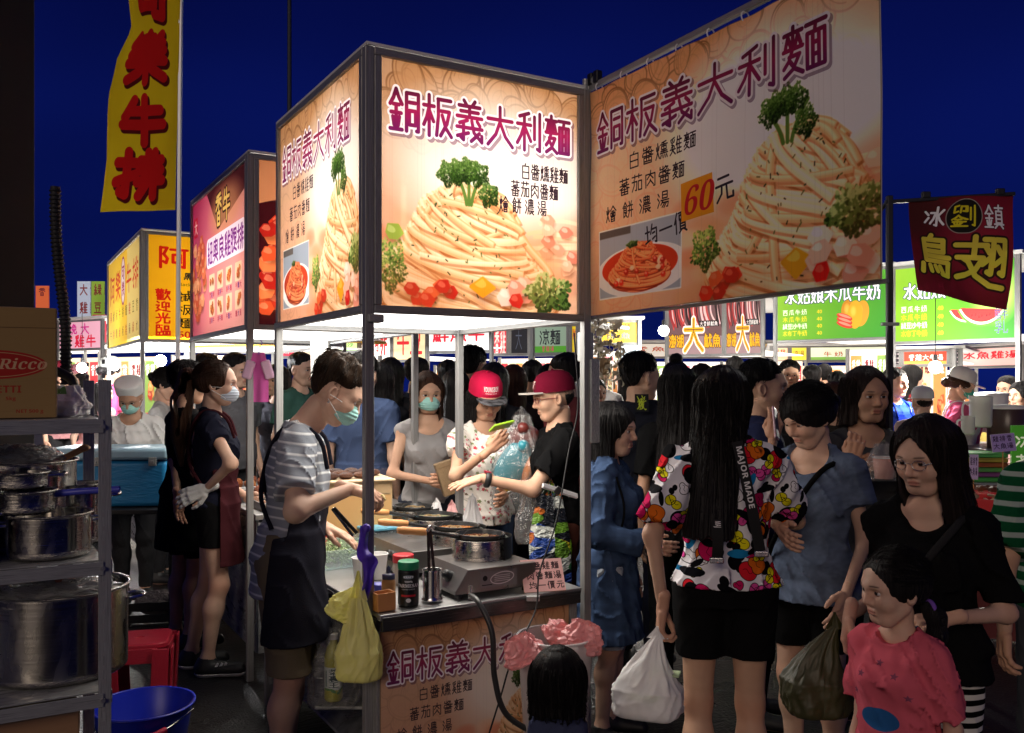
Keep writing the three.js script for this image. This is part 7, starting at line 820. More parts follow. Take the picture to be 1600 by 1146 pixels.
  const c = who(1352, 578, 3.95, 6, { build: 'f', label: 'woman with bobbed dark hair in a grey top facing the camera', tone: SKIN[1], turn: 0.05, top: { hem: 0.82, mat: cloth(rgb(0.06, 0.06, 0.062)), sleeve: 1.2, loose: 0.014, neck: 0.1, drop: 0.05 }, bottom: { to: 0.1, mat: black }, hair: { type: 'bob', len: 0.13, fringe: 0.088, part: 1, front: 0.05, flare: 0.02, thick: 0.022, color: rgb(0.022, 0.014, 0.012) }, arms: { R: { to: P(1331, 722, 3.72), pole: [-1, -0.6, 0.2], dir: [0.2, 1, 0.1], back: [-0.4, 0.1, 1], curl: 1.2, grip: 0.6 }, L: { to: P(1392, 735, 3.72), pole: [1, -0.8, 0.2], curl: 1 } } });
  sack('food_bag', 'clear bag of takeaway held by the woman in grey', 'plastic bag', P(1382, 752, 3.62), 0.13, 0.15, 0.1, M.film, { seed: 5, tie: 0.5, crumple: 0.2, hh: 0.02 }); const fb = thing('snack_cup', 'paper snack cup inside the clear bag of the woman in grey', 'cup', P(1382, 750, 3.62)); mesh('cup', lathe([[0.0001, 0.005], [0.035, 0.005], [0.045, 0.09], [0.0001, 0.085]], 24), std(rgb(0.6, 0.3, 0.25), 0.6), fb); mesh('rim', at(new THREE.TorusGeometry(0.045, 0.003, 6, 24), 0, 0.09, 0, PI / 2), M.white, fb);
  const leg = stripes('#0b0b0c', '#cfcdc8', 1, 0.5, 8);
  const m = who(1455, 656, 2.62, -40, { build: 'f', wide: 1.0, label: 'woman in glasses and black shirt with striped leggings behind the child', tone: SKIN[2], pitch: 0.18, turn: -0.28, lean: 0.07, glasses: M.chrome, lids: 0.5, top: { hem: 0.84, mat: black, sleeve: 0.85, puff: 0.016, loose: 0.018, flare: 0.02, fold: 0.01, neck: 0.1, drop: 0.07 }, bottom: { to: 0.1, mat: texCloth(leg, 1, 3.4), loose: 0.004, name: 'leggings' }, hair: { type: 'long', len: 0.27, fringe: 0.085, part: 1, front: 0.07, flare: 0.045, thick: 0.026, sweep: 0.02, color: rgb(0.016, 0.011, 0.01) }, headScale: 1.0, arms: { R: { to: P(1328, 962, 2.62), pole: [0.1, -0.3, -1], curl: 1, grip: 0.8, dir: [-0.1, -1, 0.2] }, L: { to: P(1482, 968, 2.42), pole: [0.5, -1, -0.5], dir: [-0.9, -0.3, 0.5], back: [0.2, 1, 0.5], curl: 0.4 } } });
  strapTube(m, [[0.12, 1.4, -0.03], [0.1, 1.36, 0.09], [-0.0, 1.22, 0.155], [-0.13, 1.05, 0.12]], 0.014, cloth(rgb(0.025, 0.025, 0.026)));
  sack('olive_bag', 'olive plastic bag hanging from the hand of the woman in glasses', 'plastic bag', P(1276, 1116, 2.66), 0.18, 0.26, 0.13, bagMat(rgb(0.06, 0.06, 0.02), 0.2), { seed: 8, tie: 0.12, crumple: 0.18, hh: 0.05, neck: 0.4, skew: 0.3 });
  const ch = canvas(512, 512, (g, w, h) => { g.fillStyle = '#d5606f'; g.fillRect(0, 0, w, h); g.fillStyle = '#8a4a62'; for (const [x, y] of [[180, 200], [330, 180], [250, 130], [390, 280], [120, 320]]) { g.beginPath(); for (let i = 0; i < 10; i++) { const a = i * PI / 5 - PI / 2, r = i % 2 ? 9 : 20; g.lineTo(x + Math.cos(a) * r, y + Math.sin(a) * r); } g.fill(); } g.fillStyle = '#2b5f96'; g.beginPath(); g.ellipse(256, 430, 90, 60, 0, 0, 6.3); g.fill(); });
  ch.offset.set(0.5, -2.68);
  const k = who(1402, 884, 2.36, -58, { build: 'c', label: 'small girl in a pink shirt with a side ponytail and purple scrunchie', tone: SKIN[2], headScale: 1.24, headAt: [0, 0.03, 0.01], turn: -0.35, pitch: 0.05, top: { hem: 0.8, mat: texCloth(ch, 2.2, 2.6), sleeve: 0.8, puff: 0.03, loose: 0.03, flare: 0.02, fold: 0.012, neck: 0.085 }, bottom: { to: 0.5, mat: cloth(rgb(0.08, 0.1, 0.2)) }, hair: { type: 'ponytail', fringe: 0.07, thick: 0.018, tail: [[0.05, -0.06, -0.085], [0.06, -0.09, -0.11], [0.06, -0.15, -0.11], [0.05, -0.21, -0.09]], tr: [0.022, 0.03, 0.03, 0.012], tie: cloth(rgb(0.22, 0.1, 0.5)) }, arms: { R: { add: [0.02, 0.03, 0.05] }, L: { add: [0, 0.02, 0.0] } } });
  who(1662, 600, 2.95, 190, { build: 'm', label: 'man in a green and white striped shirt cut off by the right edge', tone: SKIN[0], top: { hem: 0.86, mat: texCloth(stripes('#0e4a2c', '#9aa8a0', 1, 0.36, 8), 1, 2.6), sleeve: 0.95, puff: 0.024, loose: 0.026, fold: 0.008 }, bottom: { to: 0.1, mat: cloth(rgb(0.05, 0.052, 0.06)) }, hair: { type: 'short' }, arms: { L: { to: P(1570, 985, 2.8), pole: [1, 0, -0.6], curl: 0.6 } } });
  who(872, 1056, 2.66, 168, { build: 'c', label: 'toddler with glossy dark hair at the bottom in front of the counter', category: 'child', tone: SKIN[0], headScale: 2.05, headAt: [0, 0.06, 0], noEyes: true, top: { hem: 0.85, mat: cloth(rgb(0.05, 0.06, 0.12)), loose: 0.02 }, bottom: { to: 0.4, mat: black }, hair: { type: 'bob', len: 0.09, thick: 0.014, flare: 0.004, fringe: 0.05 } });
}
{ // people further off
  const F = (px, top, d, yaw, build, c, label, o = {}) => who(px, top, d, yaw, { build, hi: 0, label, tone: SKIN[(px * 7) % 3], top: { hem: 0.86, mat: cloth(c), loose: 0.02, sleeve: 0.65, fold: 0.005, ...(o.top || {}) }, bottom: { to: 0.1, mat: px % 2 ? black : dkgrey }, hair: { type: build === 'm' ? 'short' : 'long', len: 0.24, sweep: 0.05, thick: 0.02, ...(o.hair || {}) }, noEyes: Math.abs(yaw) > 110, ...(o.more || {}) });
  F(172, 560, 9.6, 168, 'f', rgb(0.55, 0.08, 0.2), 'woman in pink shirt and pale cap with black apron straps, far left', { hair: { type: 'bun', by: 0.0, bz: 0.12 }, more: { cap: { mat: cloth(rgb(0.3, 0.3, 0.27)) }, apron: { to: 0.6, mat: black, bib: 1.3 }, turn: -0.3 } });
  F(98, 566, 10.5, 40, 'f', rgb(0.6, 0.3, 0.32), 'woman with dark red cap beyond the spaghetti carton', { more: { cap: { mat: cloth(rgb(0.12, 0.01, 0.02)) } } }); F(122, 572, 11.5, -30, 'f', rgb(0.75, 0.72, 0.7), 'woman in a pink hat under the pink corner sign', { more: { cap: { mat: cloth(rgb(0.6, 0.25, 0.3)) } } }); F(140, 592, 9.2, 60, 'f', rgb(0.6, 0.3, 0.3), 'woman in pale pink bending near the far left stall', { more: { lean: 0.35 } });
  F(322, 556, 7.0, 150, 'm', rgb(0.03, 0.03, 0.035), 'dark haired man under the yellow awning edge'); F(368, 556, 7.0, 60, 'm', rgb(0.1, 0.1, 0.11), 'man with yellow collar beside the pink towel', { hair: { thick: 0.026 } }); F(432, 572, 7.4, -20, 'f', rgb(0.03, 0.03, 0.04), 'woman in black between the two stall posts'); F(470, 554, 7.3, 60, 'm', rgb(0.04, 0.1, 0.08), 'man in dark green behind the vendor\'s shoulder'); F(480, 568, 7.6, 0, 'f', rgb(0.14, 0.05, 0.05), 'reddish haired woman facing us behind the vendor', { hair: { color: BROWN } });
  F(566, 556, 5.7, 172, 'm', rgb(0.05, 0.075, 0.15), 'man in a slate blue shirt seen from behind near the corner post', { more: { hi: 1 } }); F(610, 562, 6.6, 176, 'f', rgb(0.012, 0.012, 0.014), 'woman in black behind the hanging white paper'); F(652, 562, 7.1, 158, 'm', rgb(0.03, 0.035, 0.05), 'man in a charcoal jacket with short hair, his back to us', { top: { sleeve: 1.8 }, more: { turn: -0.3 } });
  F(738, 545, 6.3, 172, 'm', rgb(0.012, 0.016, 0.05), 'tall man in navy behind the crimson capped girl', { more: { turn: -0.35, hi: 1 } }); F(772, 570, 6.0, 165, 'f', rgb(0.02, 0.02, 0.025), 'woman with black hair just right of the tall man in navy'); F(802, 573, 6.4, 178, 'f', rgb(0.03, 0.02, 0.02), 'woman with brown hair seen from behind above the toy bag', { hair: { color: rgb(0.05, 0.02, 0.012), len: 0.3 } }); F(884, 556, 5.8, -120, 'm', rgb(0.22, 0.05, 0.05), 'man in rust red shirt behind the burgundy capped youth');
  F(524, 562, 6.4, 165, 'm', rgb(0.01, 0.01, 0.012), 'man in black right behind the vendor\'s bent head'); F(592, 570, 5.9, 178, 'f', rgb(0.008, 0.008, 0.01), 'woman in black with long hair left of the white paper'); F(700, 566, 7.4, 170, 'm', rgb(0.01, 0.011, 0.014), 'man in black half hidden by the thin rear post'); F(832, 566, 7.6, 172, 'm', rgb(0.012, 0.01, 0.012), 'man in dark shirt behind the two caps'); F(858, 572, 6.9, 176, 'f', rgb(0.01, 0.01, 0.012), 'dark haired woman under the cold noodle sign'); F(712, 580, 6.1, 172, 'f', rgb(0.012, 0.01, 0.01), 'woman in black just left of the crimson cap'); F(1096, 572, 6.8, 170, 'm', rgb(0.01, 0.01, 0.012), 'man in black beyond the long haired girl'); F(1330, 586, 7.2, 175, 'f', rgb(0.012, 0.012, 0.014), 'dark haired woman beyond the woman in grey');
  F(928, 592, 7.2, 30, 'f', rgb(0.02, 0.02, 0.02), 'woman in black left of the man with the yellow back print'); F(938, 568, 8.8, -40, 'm', rgb(0.5, 0.48, 0.46), 'man in pale shirt under the dark plant by the post'); F(962, 571, 9.6, 40, 'f', rgb(0.6, 0.42, 0.42), 'woman in pale pink near the bright white panel'); F(984, 578, 9.0, 120, 'f', rgb(0.3, 0.3, 0.32), 'woman in grey with dark hair below the bright white panel'); F(1056, 567, 6.2, 180, 'f', rgb(0.02, 0.02, 0.02), 'woman with a topknot beyond the woman in black', { hair: { type: 'bun', by: 0.15, bz: 0.02 } });
  F(1148, 560, 9.5, 170, 'm', rgb(0.02, 0.02, 0.025), 'man in black below the squid stall sign'); F(1234, 566, 8.6, -10, 'm', rgb(0.014, 0.014, 0.016), 'older man in black below the green papaya sign', { more: { hi: 1 } }); F(1269, 573, 8.8, 175, 'm', rgb(0.02, 0.02, 0.03), 'man in dark clothes right of the older man in black'); F(1288, 571, 10.5, 160, 'm', rgb(0.03, 0.03, 0.06), 'man far behind between the two dark clothed men'); F(1308, 583, 8.2, 170, 'm', rgb(0.016, 0.016, 0.018), 'short man in black left of the bobbed haired woman'); F(1303, 600, 5.4, 160, 'f', rgb(0.03, 0.025, 0.02), 'woman with brown hair right behind the girl in blue', { hair: { color: BROWN, type: 'bun', by: 0.0, bz: 0.1 } });
  F(1398, 578, 7.8, 30, 'm', rgb(0.02, 0.06, 0.36), 'vendor in royal blue shirt with white dots by the dark pole', { more: { apron: { to: 0.6, mat: cloth(rgb(1, 1, 1), { map: canvas(128, 128, (g) => { g.fillStyle = '#1430a0'; g.fillRect(0, 0, 128, 128); g.fillStyle = '#e8e8f0'; for (let i = 0; i < 16; i++) { g.beginPath(); g.arc((i % 4) * 32 + 12, Math.floor(i / 4) * 32 + 14, 5, 0, 6.3); g.fill(); } }) }), bib: 1.32 } } }); F(1442, 607, 7.2, 176, 'm', rgb(0.4, 0.3, 0.28), 'person in a white cap seen from behind at the fruit counter', { more: { cap: { mat: cloth(rgb(0.72, 0.72, 0.72)) }, category: 'person' } });
  F(1500, 578, 7.4, 72, 'f', rgb(0.62, 0.1, 0.22), 'vendor in bright pink with white cap and green mask', { top: { sleeve: 1.9 }, hair: { type: 'bun', by: -0.02, bz: 0.11, color: BROWN }, more: { hi: 1, cap: { mat: cloth(rgb(0.78, 0.75, 0.68)) }, mask: cloth(rgb(0.08, 0.45, 0.34)), pitch: 0.35, apron: { to: 0.6, mat: cloth(rgb(0.6, 0.55, 0.55)), bib: 1.25 }, arms: { R: { to: P(1515, 660, 7.2), pole: [-0.5, -1, 0] }, L: { to: P(1530, 655, 7.3), pole: [0.5, -1, 0] } } } });
  F(1424, 572, 9.4, 90, 'f', rgb(0.25, 0.03, 0.03), 'woman in dark red below the dotted stall sign'); F(1575, 590, 8.6, -60, 'm', rgb(0.3, 0.16, 0.1), 'man at the far right edge behind the drink vats'); F(1596, 598, 7.9, -70, 'f', rgb(0.5, 0.3, 0.28), 'woman at the right edge beside the green drink sign');
}
// ------------------------------------------------------------------ stalls on the far side and behind
const dim = (tex, k = 1) => new THREE.MeshStandardMaterial({ map: tex, roughness: 0.7, emissive: rgb(1, 1, 1), emissiveMap: tex, emissiveIntensity: k });   // back-lit sign faces, and stall back boards given a glow
function farStall(label, px0, px1, d0, d1, yTop, yBot, panels, o = {}) {   // a stall front between two picture columns
  const a = P(px0, 600, d0).setY(0), b = P(px1, 600, d1).setY(0), w = a.distanceTo(b), yaw = Math.atan2(-(b.z - a.z), b.x - a.x), t = thing('market_stall', label, 'market stall', a, yaw), y0 = topH(yBot, (d0 + d1) / 2), y1 = topH(yTop, (d0 + d1) / 2), h = y1 - y0, dep = o.dep || 1.8;
  for (const [x, z] of [[0, 0], [w, 0], [0, -dep], [w, -dep]]) mesh('post', rbox(0.04, z ? y0 : y1, 0.04, 0.004, x, (z ? y0 : y1) / 2, z), M.post, t);
  let x = 0; for (const [f, tex, k] of panels) { const pw = w * f; mesh('sign_panel', plane(pw - 0.05, h - 0.05, x + pw / 2, (y0 + y1) / 2, 0.012), dim(tex, k ?? 0.8), t); mesh('sign_frame', frame(pw, h, 0.03, 0.03, x + pw / 2, (y0 + y1) / 2, 0), M.post, t); x += pw; }
  mesh('roof', box(w + 0.1, 0.03, dep + 0.1, w / 2, y1 + 0.02, -dep / 2), o.roof || M.canopy, t); mesh('glowing_canopy', box(w - 0.06, 0.012, dep - 0.06, w / 2, y0 + 0.06, -dep / 2), whiteGlow((o.ceil ?? 2.4) * 0.7, o.warm ? rgb(1, 0.9, 0.75) : rgb(1, 0.93, 0.84)), t); mesh('fascia', box(w, 0.07, 0.01, w / 2, y0 + 0.03, 0.004), M.canopy, t);  // far canopies too are given a glow of their own for lamps
  const l = new THREE.RectAreaLight(o.warm ? rgb(1, 0.86, 0.68) : rgb(1, 0.92, 0.82), (o.area ?? 4) * 0.6, w - 0.1, dep - 0.1); l.position.set(w / 2, y0 + 0.03, -dep / 2); l.rotation.x = -PI / 2; t.add(l);
  mesh('counter', merge([box(w - 0.1, 0.04, 0.7, w / 2, 0.9, -0.4), box(w - 0.14, 0.84, 0.02, w / 2, 0.45, -0.06), box(0.02, 0.84, 0.66, 0.07, 0.45, -0.4), box(0.02, 0.84, 0.66, w - 0.07, 0.45, -0.4)]), o.cmat || M.steel, t);
  const r = RNG(Math.round(px0 * 3 + d0)); if (o.back !== 0) { mesh('back_board', box(w - 0.08, y0 - 0.9, 0.02, w / 2, (y0 + 0.86) / 2, -dep + 0.03), dim(o.backTex || tBack[Math.floor(r() * 3)], o.backK ?? 0.5), t); }  // back board is no lamp; the stall light is put in as glow
  for (let i = 0; i < (o.n ?? 5); i++) { const kx = 0.25 + (w - 0.5) * (i + 0.5) / (o.n ?? 5), kind = Math.floor(r() * 3), c = [rgb(0.5, 0.05, 0.04), rgb(0.55, 0.4, 0.1), rgb(0.6, 0.6, 0.58), rgb(0.1, 0.3, 0.12), rgb(0.35, 0.16, 0.08)][Math.floor(r() * 5)]; const g = kind === 0 ? lathe([[0.0001, 0], [0.08, 0], [0.1, 0.2], [0.104, 0.21], [0.0001, 0.2]], 16, kx, 0.92, -0.3) : kind === 1 ? rbox(0.26, 0.12, 0.2, 0.02, kx, 0.985, -0.3) : merge([cyl(0.05, 0.05, 0.2, kx - 0.06, 1.02, -0.3, 12), cyl(0.04, 0.012, 0.06, kx - 0.06, 1.14, -0.3, 12), cyl(0.045, 0.045, 0.16, kx + 0.07, 1.0, -0.26, 12)]); mesh(['food_tub', 'food_tray', 'bottle'][kind], g, std(c, 0.5), t); }
  return t;
}
const lettered = (bg, fg, rows, W = 512, H = 256, deco) => canvas(W, H, (g, w, h) => { g.fillStyle = bg; g.fillRect(0, 0, w, h); if (deco) deco(g, w, h); for (const [t, x, y, s, pitch, c, lw, edge] of rows) { if (edge) write(g, t, x, y, s, s, pitch, lw * 2.3, edge); write(g, t, x, y, s, s, pitch, lw, c || fg); } });
const tBack = [0, 1, 2].map((k) => canvas(512, 160, (g, w, h) => { const r = RNG(40 + k); g.fillStyle = ['#e8d8c4', '#e9e2dc', '#e6c9a8'][k]; g.fillRect(0, 0, w, h); for (let i = 0; i < 7; i++) { const x = i * 73 + 6; g.fillStyle = ['#c8323a', '#f0e2a8', '#d98a4a', '#f4f0ea', '#7a9a4a', '#d8606a'][(i + k * 2) % 6]; g.fillRect(x, 10, 62, 130); for (let j = 0; j < 5; j++) chunk(g, x + 12 + r() * 40, 60 + r() * 60, 13, r, ['#b8562a', '#d88a4a', '#a33320'][j % 3], '#f0c090'); write(g, '香雞', x + 6, 18, 22, 24, 26, 3, i % 2 ? '#7a1a20' : '#f8f0e8'); } }));
const fruit = (g, cx, cy, s, melon) => { const r = RNG(cx); if (melon) { for (const [dx, k] of [[-90, 0.8], [20, 1.05]]) { g.save(); g.translate(cx + dx, cy); g.rotate(0.1); g.beginPath(); g.arc(0, -s * 0.5 * k, s * k, 0.5, 2.6); g.closePath(); g.fillStyle = '#4f8a2c'; g.fill(); g.beginPath(); g.arc(0, -s * 0.5 * k, s * k * 0.93, 0.5, 2.6); g.closePath(); g.fillStyle = '#e8f0c8'; g.fill(); g.beginPath(); g.arc(0, -s * 0.52 * k, s * k * 0.87, 0.5, 2.6); g.closePath(); g.fillStyle = '#dc2c2c'; g.fill(); g.fillStyle = '#2a1210'; for (let i = 0; i < 7; i++) { g.beginPath(); g.ellipse((r() - 0.5) * s * 0.9, s * 0.05 + r() * s * 0.2, 4, 7, 0.4, 0, 6.3); g.fill(); } g.restore(); } } else { for (const [dx, dy, w2, h2, c] of [[-40, -20, 60, 96, '#b87a1c'], [60, -6, 58, 100, '#c88a26'], [10, 0, 58, 108, '#d8941e']]) { g.beginPath(); g.ellipse(cx + dx, cy + dy, w2, h2, dx * 0.003, 0, 6.3); g.fillStyle = c; g.fill(); soft(g, cx + dx - 14, cy + dy - 26, 28, 50, '#f0c860', 0.6); } for (let i = 0; i < 3; i++) { g.beginPath(); g.ellipse(cx - 74, cy + 14 + i * 30, 66, 22, 0.35, 0, 6.3); g.fillStyle = '#c8301e'; g.fill(); g.beginPath(); g.ellipse(cx - 72, cy + 8 + i * 30, 54, 10, 0.35, 0, 6.3); g.fillStyle = '#f0806a'; g.fill(); } } };
const greenSign = (melon) => canvas(900, 512, (g, w, h) => { const q = g.createLinearGradient(0, 0, w, h); q.addColorStop(0, '#86b428'); q.addColorStop(0.5, '#5a9a1e'); q.addColorStop(1, '#2c7a22'); g.fillStyle = q; g.fillRect(0, 0, w, h); if (melon) { soft(g, 760, 210, 200, 230, '#d8e87a', 0.9); fruit(g, 640, 330, 190, true); g.strokeStyle = '#d83038'; g.lineWidth = 16; g.beginPath(); g.moveTo(720, 40); g.quadraticCurveTo(800, 80, 870, 40); g.stroke(); write(g, '統一鮮乳', 760, 120, 90, 84, 92, 7, '#ffffff', true); write(g, '統一鮮乳', 760, 120, 90, 84, 92, 6, '#3a3a70', true); } else fruit(g, 640, 330, 100, false); outlined(g, '水姑娘木瓜牛奶', 70, 110, 100, 112, 112, 11, '#ffffff', '#3d4f5c', 13); if (melon) { g.fillStyle = '#00000000'; } ['西瓜牛奶', '木瓜牛奶', '綠豆沙牛奶', '水布丁牛奶'].forEach((t, i) => { write(g, t, 50, 268 + i * 56, t.length > 4 ? 38 : 42, 42, t.length > 4 ? 42 : 54, 5, i % 2 ? '#e0c81e' : '#e8ecd8'); g.fillStyle = '#d8c020'; g.font = 'bold 40px sans-serif'; g.fillText('40', 340, 306 + i * 56); }); write(g, '統一鮮乳', 470, 40, 50, 46, 66, 5, '#3a5a60'); });
farStall('green papaya milk stall beyond the crowd', 1212, 1392, 9.6, 8.8, 424, 534, [[1, greenSign(false), 0.55]], { area: 5, n: 4, dep: 2 });
farStall('green watermelon milk stall at the right', 1396, 1592, 8.75, 7.9, 408, 536, [[1, greenSign(true), 0.6]], { area: 6, n: 3, dep: 1.4, back: 0 });
const squid = canvas(900, 512, (g, w, h) => { const r = RNG(12); g.fillStyle = '#6a4a4c'; g.fillRect(0, 0, w, h); for (let i = 0; i < 46; i++) { g.strokeStyle = ['#d8b4b2', '#b8423e', '#2a1416', '#98282a'][i % 4]; g.lineWidth = 14 + r() * 26; g.lineCap = 'round'; g.beginPath(); const x = r() * w; g.moveTo(x, -20); g.quadraticCurveTo(x + 60 - r() * 120, 100, x + 90 - r() * 60, 190 + r() * 70); g.stroke(); } g.fillStyle = '#a08488'; g.globalAlpha = 0.8; g.fillRect(0, 330, w, 182); g.globalAlpha = 1; outlined(g, '澎湖', 20, 310, 110, 130, 130, 17, '#e8a818', '#4a2a08', 14); outlined(g, '魷魚', 610, 310, 120, 130, 140, 17, '#e8a818', '#4a2a08', 14); outlined(g, '大', 270, 150, 320, 330, 300, 44, '#e8a818', '#f0e0d8', 40); glyph(g, '大', 270, 150, 320, 330, 10, '#7a4a10'); g.fillStyle = '#2a1a1a'; g.fillRect(520, 175, 330, 60); write(g, '大香鮮魷魚', 536, 184, 50, 44, 60, 5, '#f4ece8'); });
farStall('squid stall with a giant yellow character on its sign', 1042, 1193, 11, 10.4, 470, 557, [[0.61, squid, 0.6], [0.39, squid, 0.55]], { area: 5, dep: 2.2 });
const yel = lettered('#e8c23a', '#c82a1a', [['香雞排', 60, 24, 110, 130, '#d0402a', 13], ['涼魚', 90, 210, 130, 190, '#5a6a8a', 14]], 512, 420);
farStall('stall with a yellow and white upright sign beside the right post', 936, 999, 9.3, 9.3, 500, 540, [[1, yel, 0.8]], { area: 4, dep: 1.2, n: 2 });
{ const t = thing('light_box', 'tall white glowing panel under the yellow upright sign', 'light box', P(983, 600, 9.05).setY(0)); mesh('lamp_panel', box(0.2, 0.46, 0.02, 0, 1.73, 0), glow(rgb(0.8, 0.95, 1), 1.6), t); mesh('stand', merge([bar(V(-0.1, 0, -0.02), V(-0.1, 1.96, -0.02), 0.02), bar(V(0.1, 0, -0.02), V(0.1, 1.96, -0.02), 0.02)]), M.post, t); }
{ // hanging plant and lamp
  const t = thing('hanging_plant', 'pale dusty hanging plant in front of the yellow upright sign', 'plant', P(935, 560, 8.2)), r = RNG(77), g = new THREE.PlaneGeometry(0.025, 0.05); mesh('basket', lathe([[0.0001, -0.16], [0.07, -0.15], [0.12, 0], [0.115, 0], [0.066, -0.14], [0.0001, -0.15]], 18), M.card, t); mesh('hook', bar(V(0, 0, 0), V(0, 0.5, 0), 0.008), M.black, t); const im = new THREE.InstancedMesh(g, std(rgb(0.5, 0.44, 0.33), 0.7, 0, { side: THREE.DoubleSide }), 420); const m = new THREE.Matrix4(); for (let i = 0; i < 420; i++) { const a = r() * 6.3, q = Math.sqrt(r()); m.compose(V(Math.cos(a) * q * 0.24, 0.34 - r() * 0.62, Math.sin(a) * q * 0.2), new THREE.Quaternion().setFromEuler(new THREE.Euler(r() * 6, r() * 6, r() * 6)), V(1, 1, 1).multiplyScalar(0.7 + r())); im.setMatrixAt(i, m); } im.name = 'foliage'; im.userData.kind = 'stuff'; t.add(im); }
farStall('stall with white and red sign seen under the pasta stall roof', 560, 668, 11.5, 11, 500, 566, [[0.5, lettered('#f3ece2', '#c8202a', [['雞排', 60, 30, 190, 210, '#d0242c', 22]]), 1.1], [0.5, lettered('#f0d8a8', '#c8202a', [['牛豆', 60, 30, 190, 210, '#d0242c', 22]]), 1]], { area: 5 });
farStall('stall with big red characters behind the tall man in navy', 668, 768, 10.6, 10.2, 500, 552, [[1, lettered('#f8f2ec', '#cf1f33', [['鮮味'.replace('味', '魚') + '牛', 40, 40, 130, 150, '#d4263a', 17]]), 1.15]], { area: 5 });
farStall('stall with a pink and red upright sign left of the green noodle sign', 768, 828, 10.5, 10.5, 505, 556, [[0.45, lettered('#c8303e', '#f0d8d0', [['香雞', 30, 60, 200, 230, '#f0d0c8', 22]]), 0.7], [0.55, lettered('#1b1a22', '#888', [['大', 140, 30, 190, 200, '#50586a', 12]]), 0.4]], { area: 3, ceil: 1.4 });
farStall('cold noodle stall with a grey and green sign by the right post', 832, 905, 8.2, 8.0, 506, 556, [[0.8, lettered('#8aa08a', '#20242a', [['涼麵', 90, 30, 150, 170, '#1e2226', 15], ['香雞湯', 120, 190, 50, 70, '#c04a5a', 6]], 512, 256, (g, w, h) => { g.fillStyle = '#4f9a28'; g.fillRect(0, 190, w, 66); }), 0.55], [0.2, lettered('#d8b818', '#b82a1a', [['雞排', 60, 30, 100, 115, '#c82a1a', 12]], 256, 256), 0.7]], { area: 3, ceil: 1.2, n: 2, dep: 1.2 });
farStall('stall with a glowing green sign behind the vendor', 515, 562, 9.6, 9.6, 528, 552, [[1, lettered('#bfe0a0', '#2a6a2a', [['綠豆沙', 60, 60, 110, 130, '#2a7a32', 12]]), 1.2]], { area: 3, n: 2 });
farStall('stall with pink and cream panels behind the left stall posts', 436, 514, 11.8, 11.8, 515, 560, [[0.35, lettered('#d23a50', '#fff', [['排', 130, 30, 200, 200, '#f4d8d4', 20]]), 0.8], [0.65, lettered('#efd9b8', '#7a3a1a', [['大香魚', 50, 60, 110, 140, '#8a3a1a', 12]]), 0.9]], { area: 4 });
farStall('stall with purple and white sign under the far left flag', 92, 160, 12, 11.5, 500, 548, [[1, lettered('#d9a0b0', '#b01a4a', [['晚大', 120, 20, 100, 150, '#b8287a', 13], ['香雞牛', 60, 130, 110, 140, '#c81a3a', 15]]), 0.8]], { area: 6, ceil: 4 });
farStall('stall beyond the yellow stall with plain white canopy', 165, 300, 13.5, 13, 522, 548, [[1, lettered('#e8d6c0', '#b0402a', [['牛排雞湯', 40, 50, 90, 120, '#b8402a', 11]]), 0.9]], { area: 6, ceil: 4 });
farStall('yellow awning stall between the yellow and pink stalls', 292, 436, 8.6, 8.2, 528, 548, [[1, lettered('#e0a414', '#e0a414', []), 0.5]], { area: 0.9, ceil: 1.2, roof: std('#d8a018', 0.7), back: 0 });
farStall('red lettered stall far behind at the right', 1500, 1600, 12, 11, 541, 575, [[1, lettered('#e8b8b0', '#c8202a', [['小魚雞湯'.replace('小', '水'), 30, 50, 100, 120, '#cc2a34', 14]]), 0.9]], { area: 5 });
farStall('black dotted and red sign stall behind the watermelon stall', 1392, 1502, 10.6, 10.2, 546, 573, [[0.16, canvas(128, 128, (g) => { g.fillStyle = '#14101a'; g.fillRect(0, 0, 128, 128); g.fillStyle = '#d8c8cc'; for (let i = 0; i < 9; i++) { g.beginPath(); g.arc((i % 3) * 42 + 22, Math.floor(i / 3) * 42 + 22, 8, 0, 6.3); g.fill(); } }), 0.5], [0.68, lettered('#c8402a', '#f4e8d8', [['香雞大牛湯', 60, 40, 70, 84, '#f4e8dc', 9]], 512, 160, (g, w, h) => { g.fillStyle = '#e8a04a'; g.fillRect(0, 120, w, 40); }), 0.9], [0.16, canvas(128, 128, (g) => { g.fillStyle = '#14101a'; g.fillRect(0, 0, 128, 128); g.fillStyle = '#d8c8cc'; for (let i = 0; i < 9; i++) { g.beginPath(); g.arc((i % 3) * 42 + 22, Math.floor(i / 3) * 42 + 22, 8, 0, 6.3); g.fill(); } }), 0.5]], { area: 5 });
farStall('cream and green signed stall behind the papaya stall', 1205, 1392, 12.6, 12.2, 540, 566, [[0.16, lettered('#e8c8a0', '#a03a2a', [['香雞', 60, 60, 170, 200, '#b8502a', 18]], 512, 400), 0.8], [0.16, lettered('#ecd64a', '#7a5a1a', [['涼湯', 60, 100, 170, 200, '#8a6a1a', 16]], 512, 400), 0.9], [0.68, lettered('#dfe6c4', '#b03a2a', [['牛奶木瓜', 120, 70, 70, 100, '#b04a3a', 8]], 700, 200, (g, w, h) => { g.fillStyle = '#7aa84a'; g.fillRect(0, 150, w, 50); }), 1]], { area: 5 });
farStall('far stall closing the gap behind the squid stall', 985, 1210, 15, 15, 535, 560, [[0.5, lettered('#e4d8c8', '#8a3a2a', [['香魚牛雞', 30, 60, 90, 120, '#a8402a', 10]]), 0.7], [0.5, lettered('#d8b87a', '#8a3a2a', [['大湯麵排', 30, 60, 90, 120, '#8a2a2a', 10]]), 0.7]], { area: 5 });
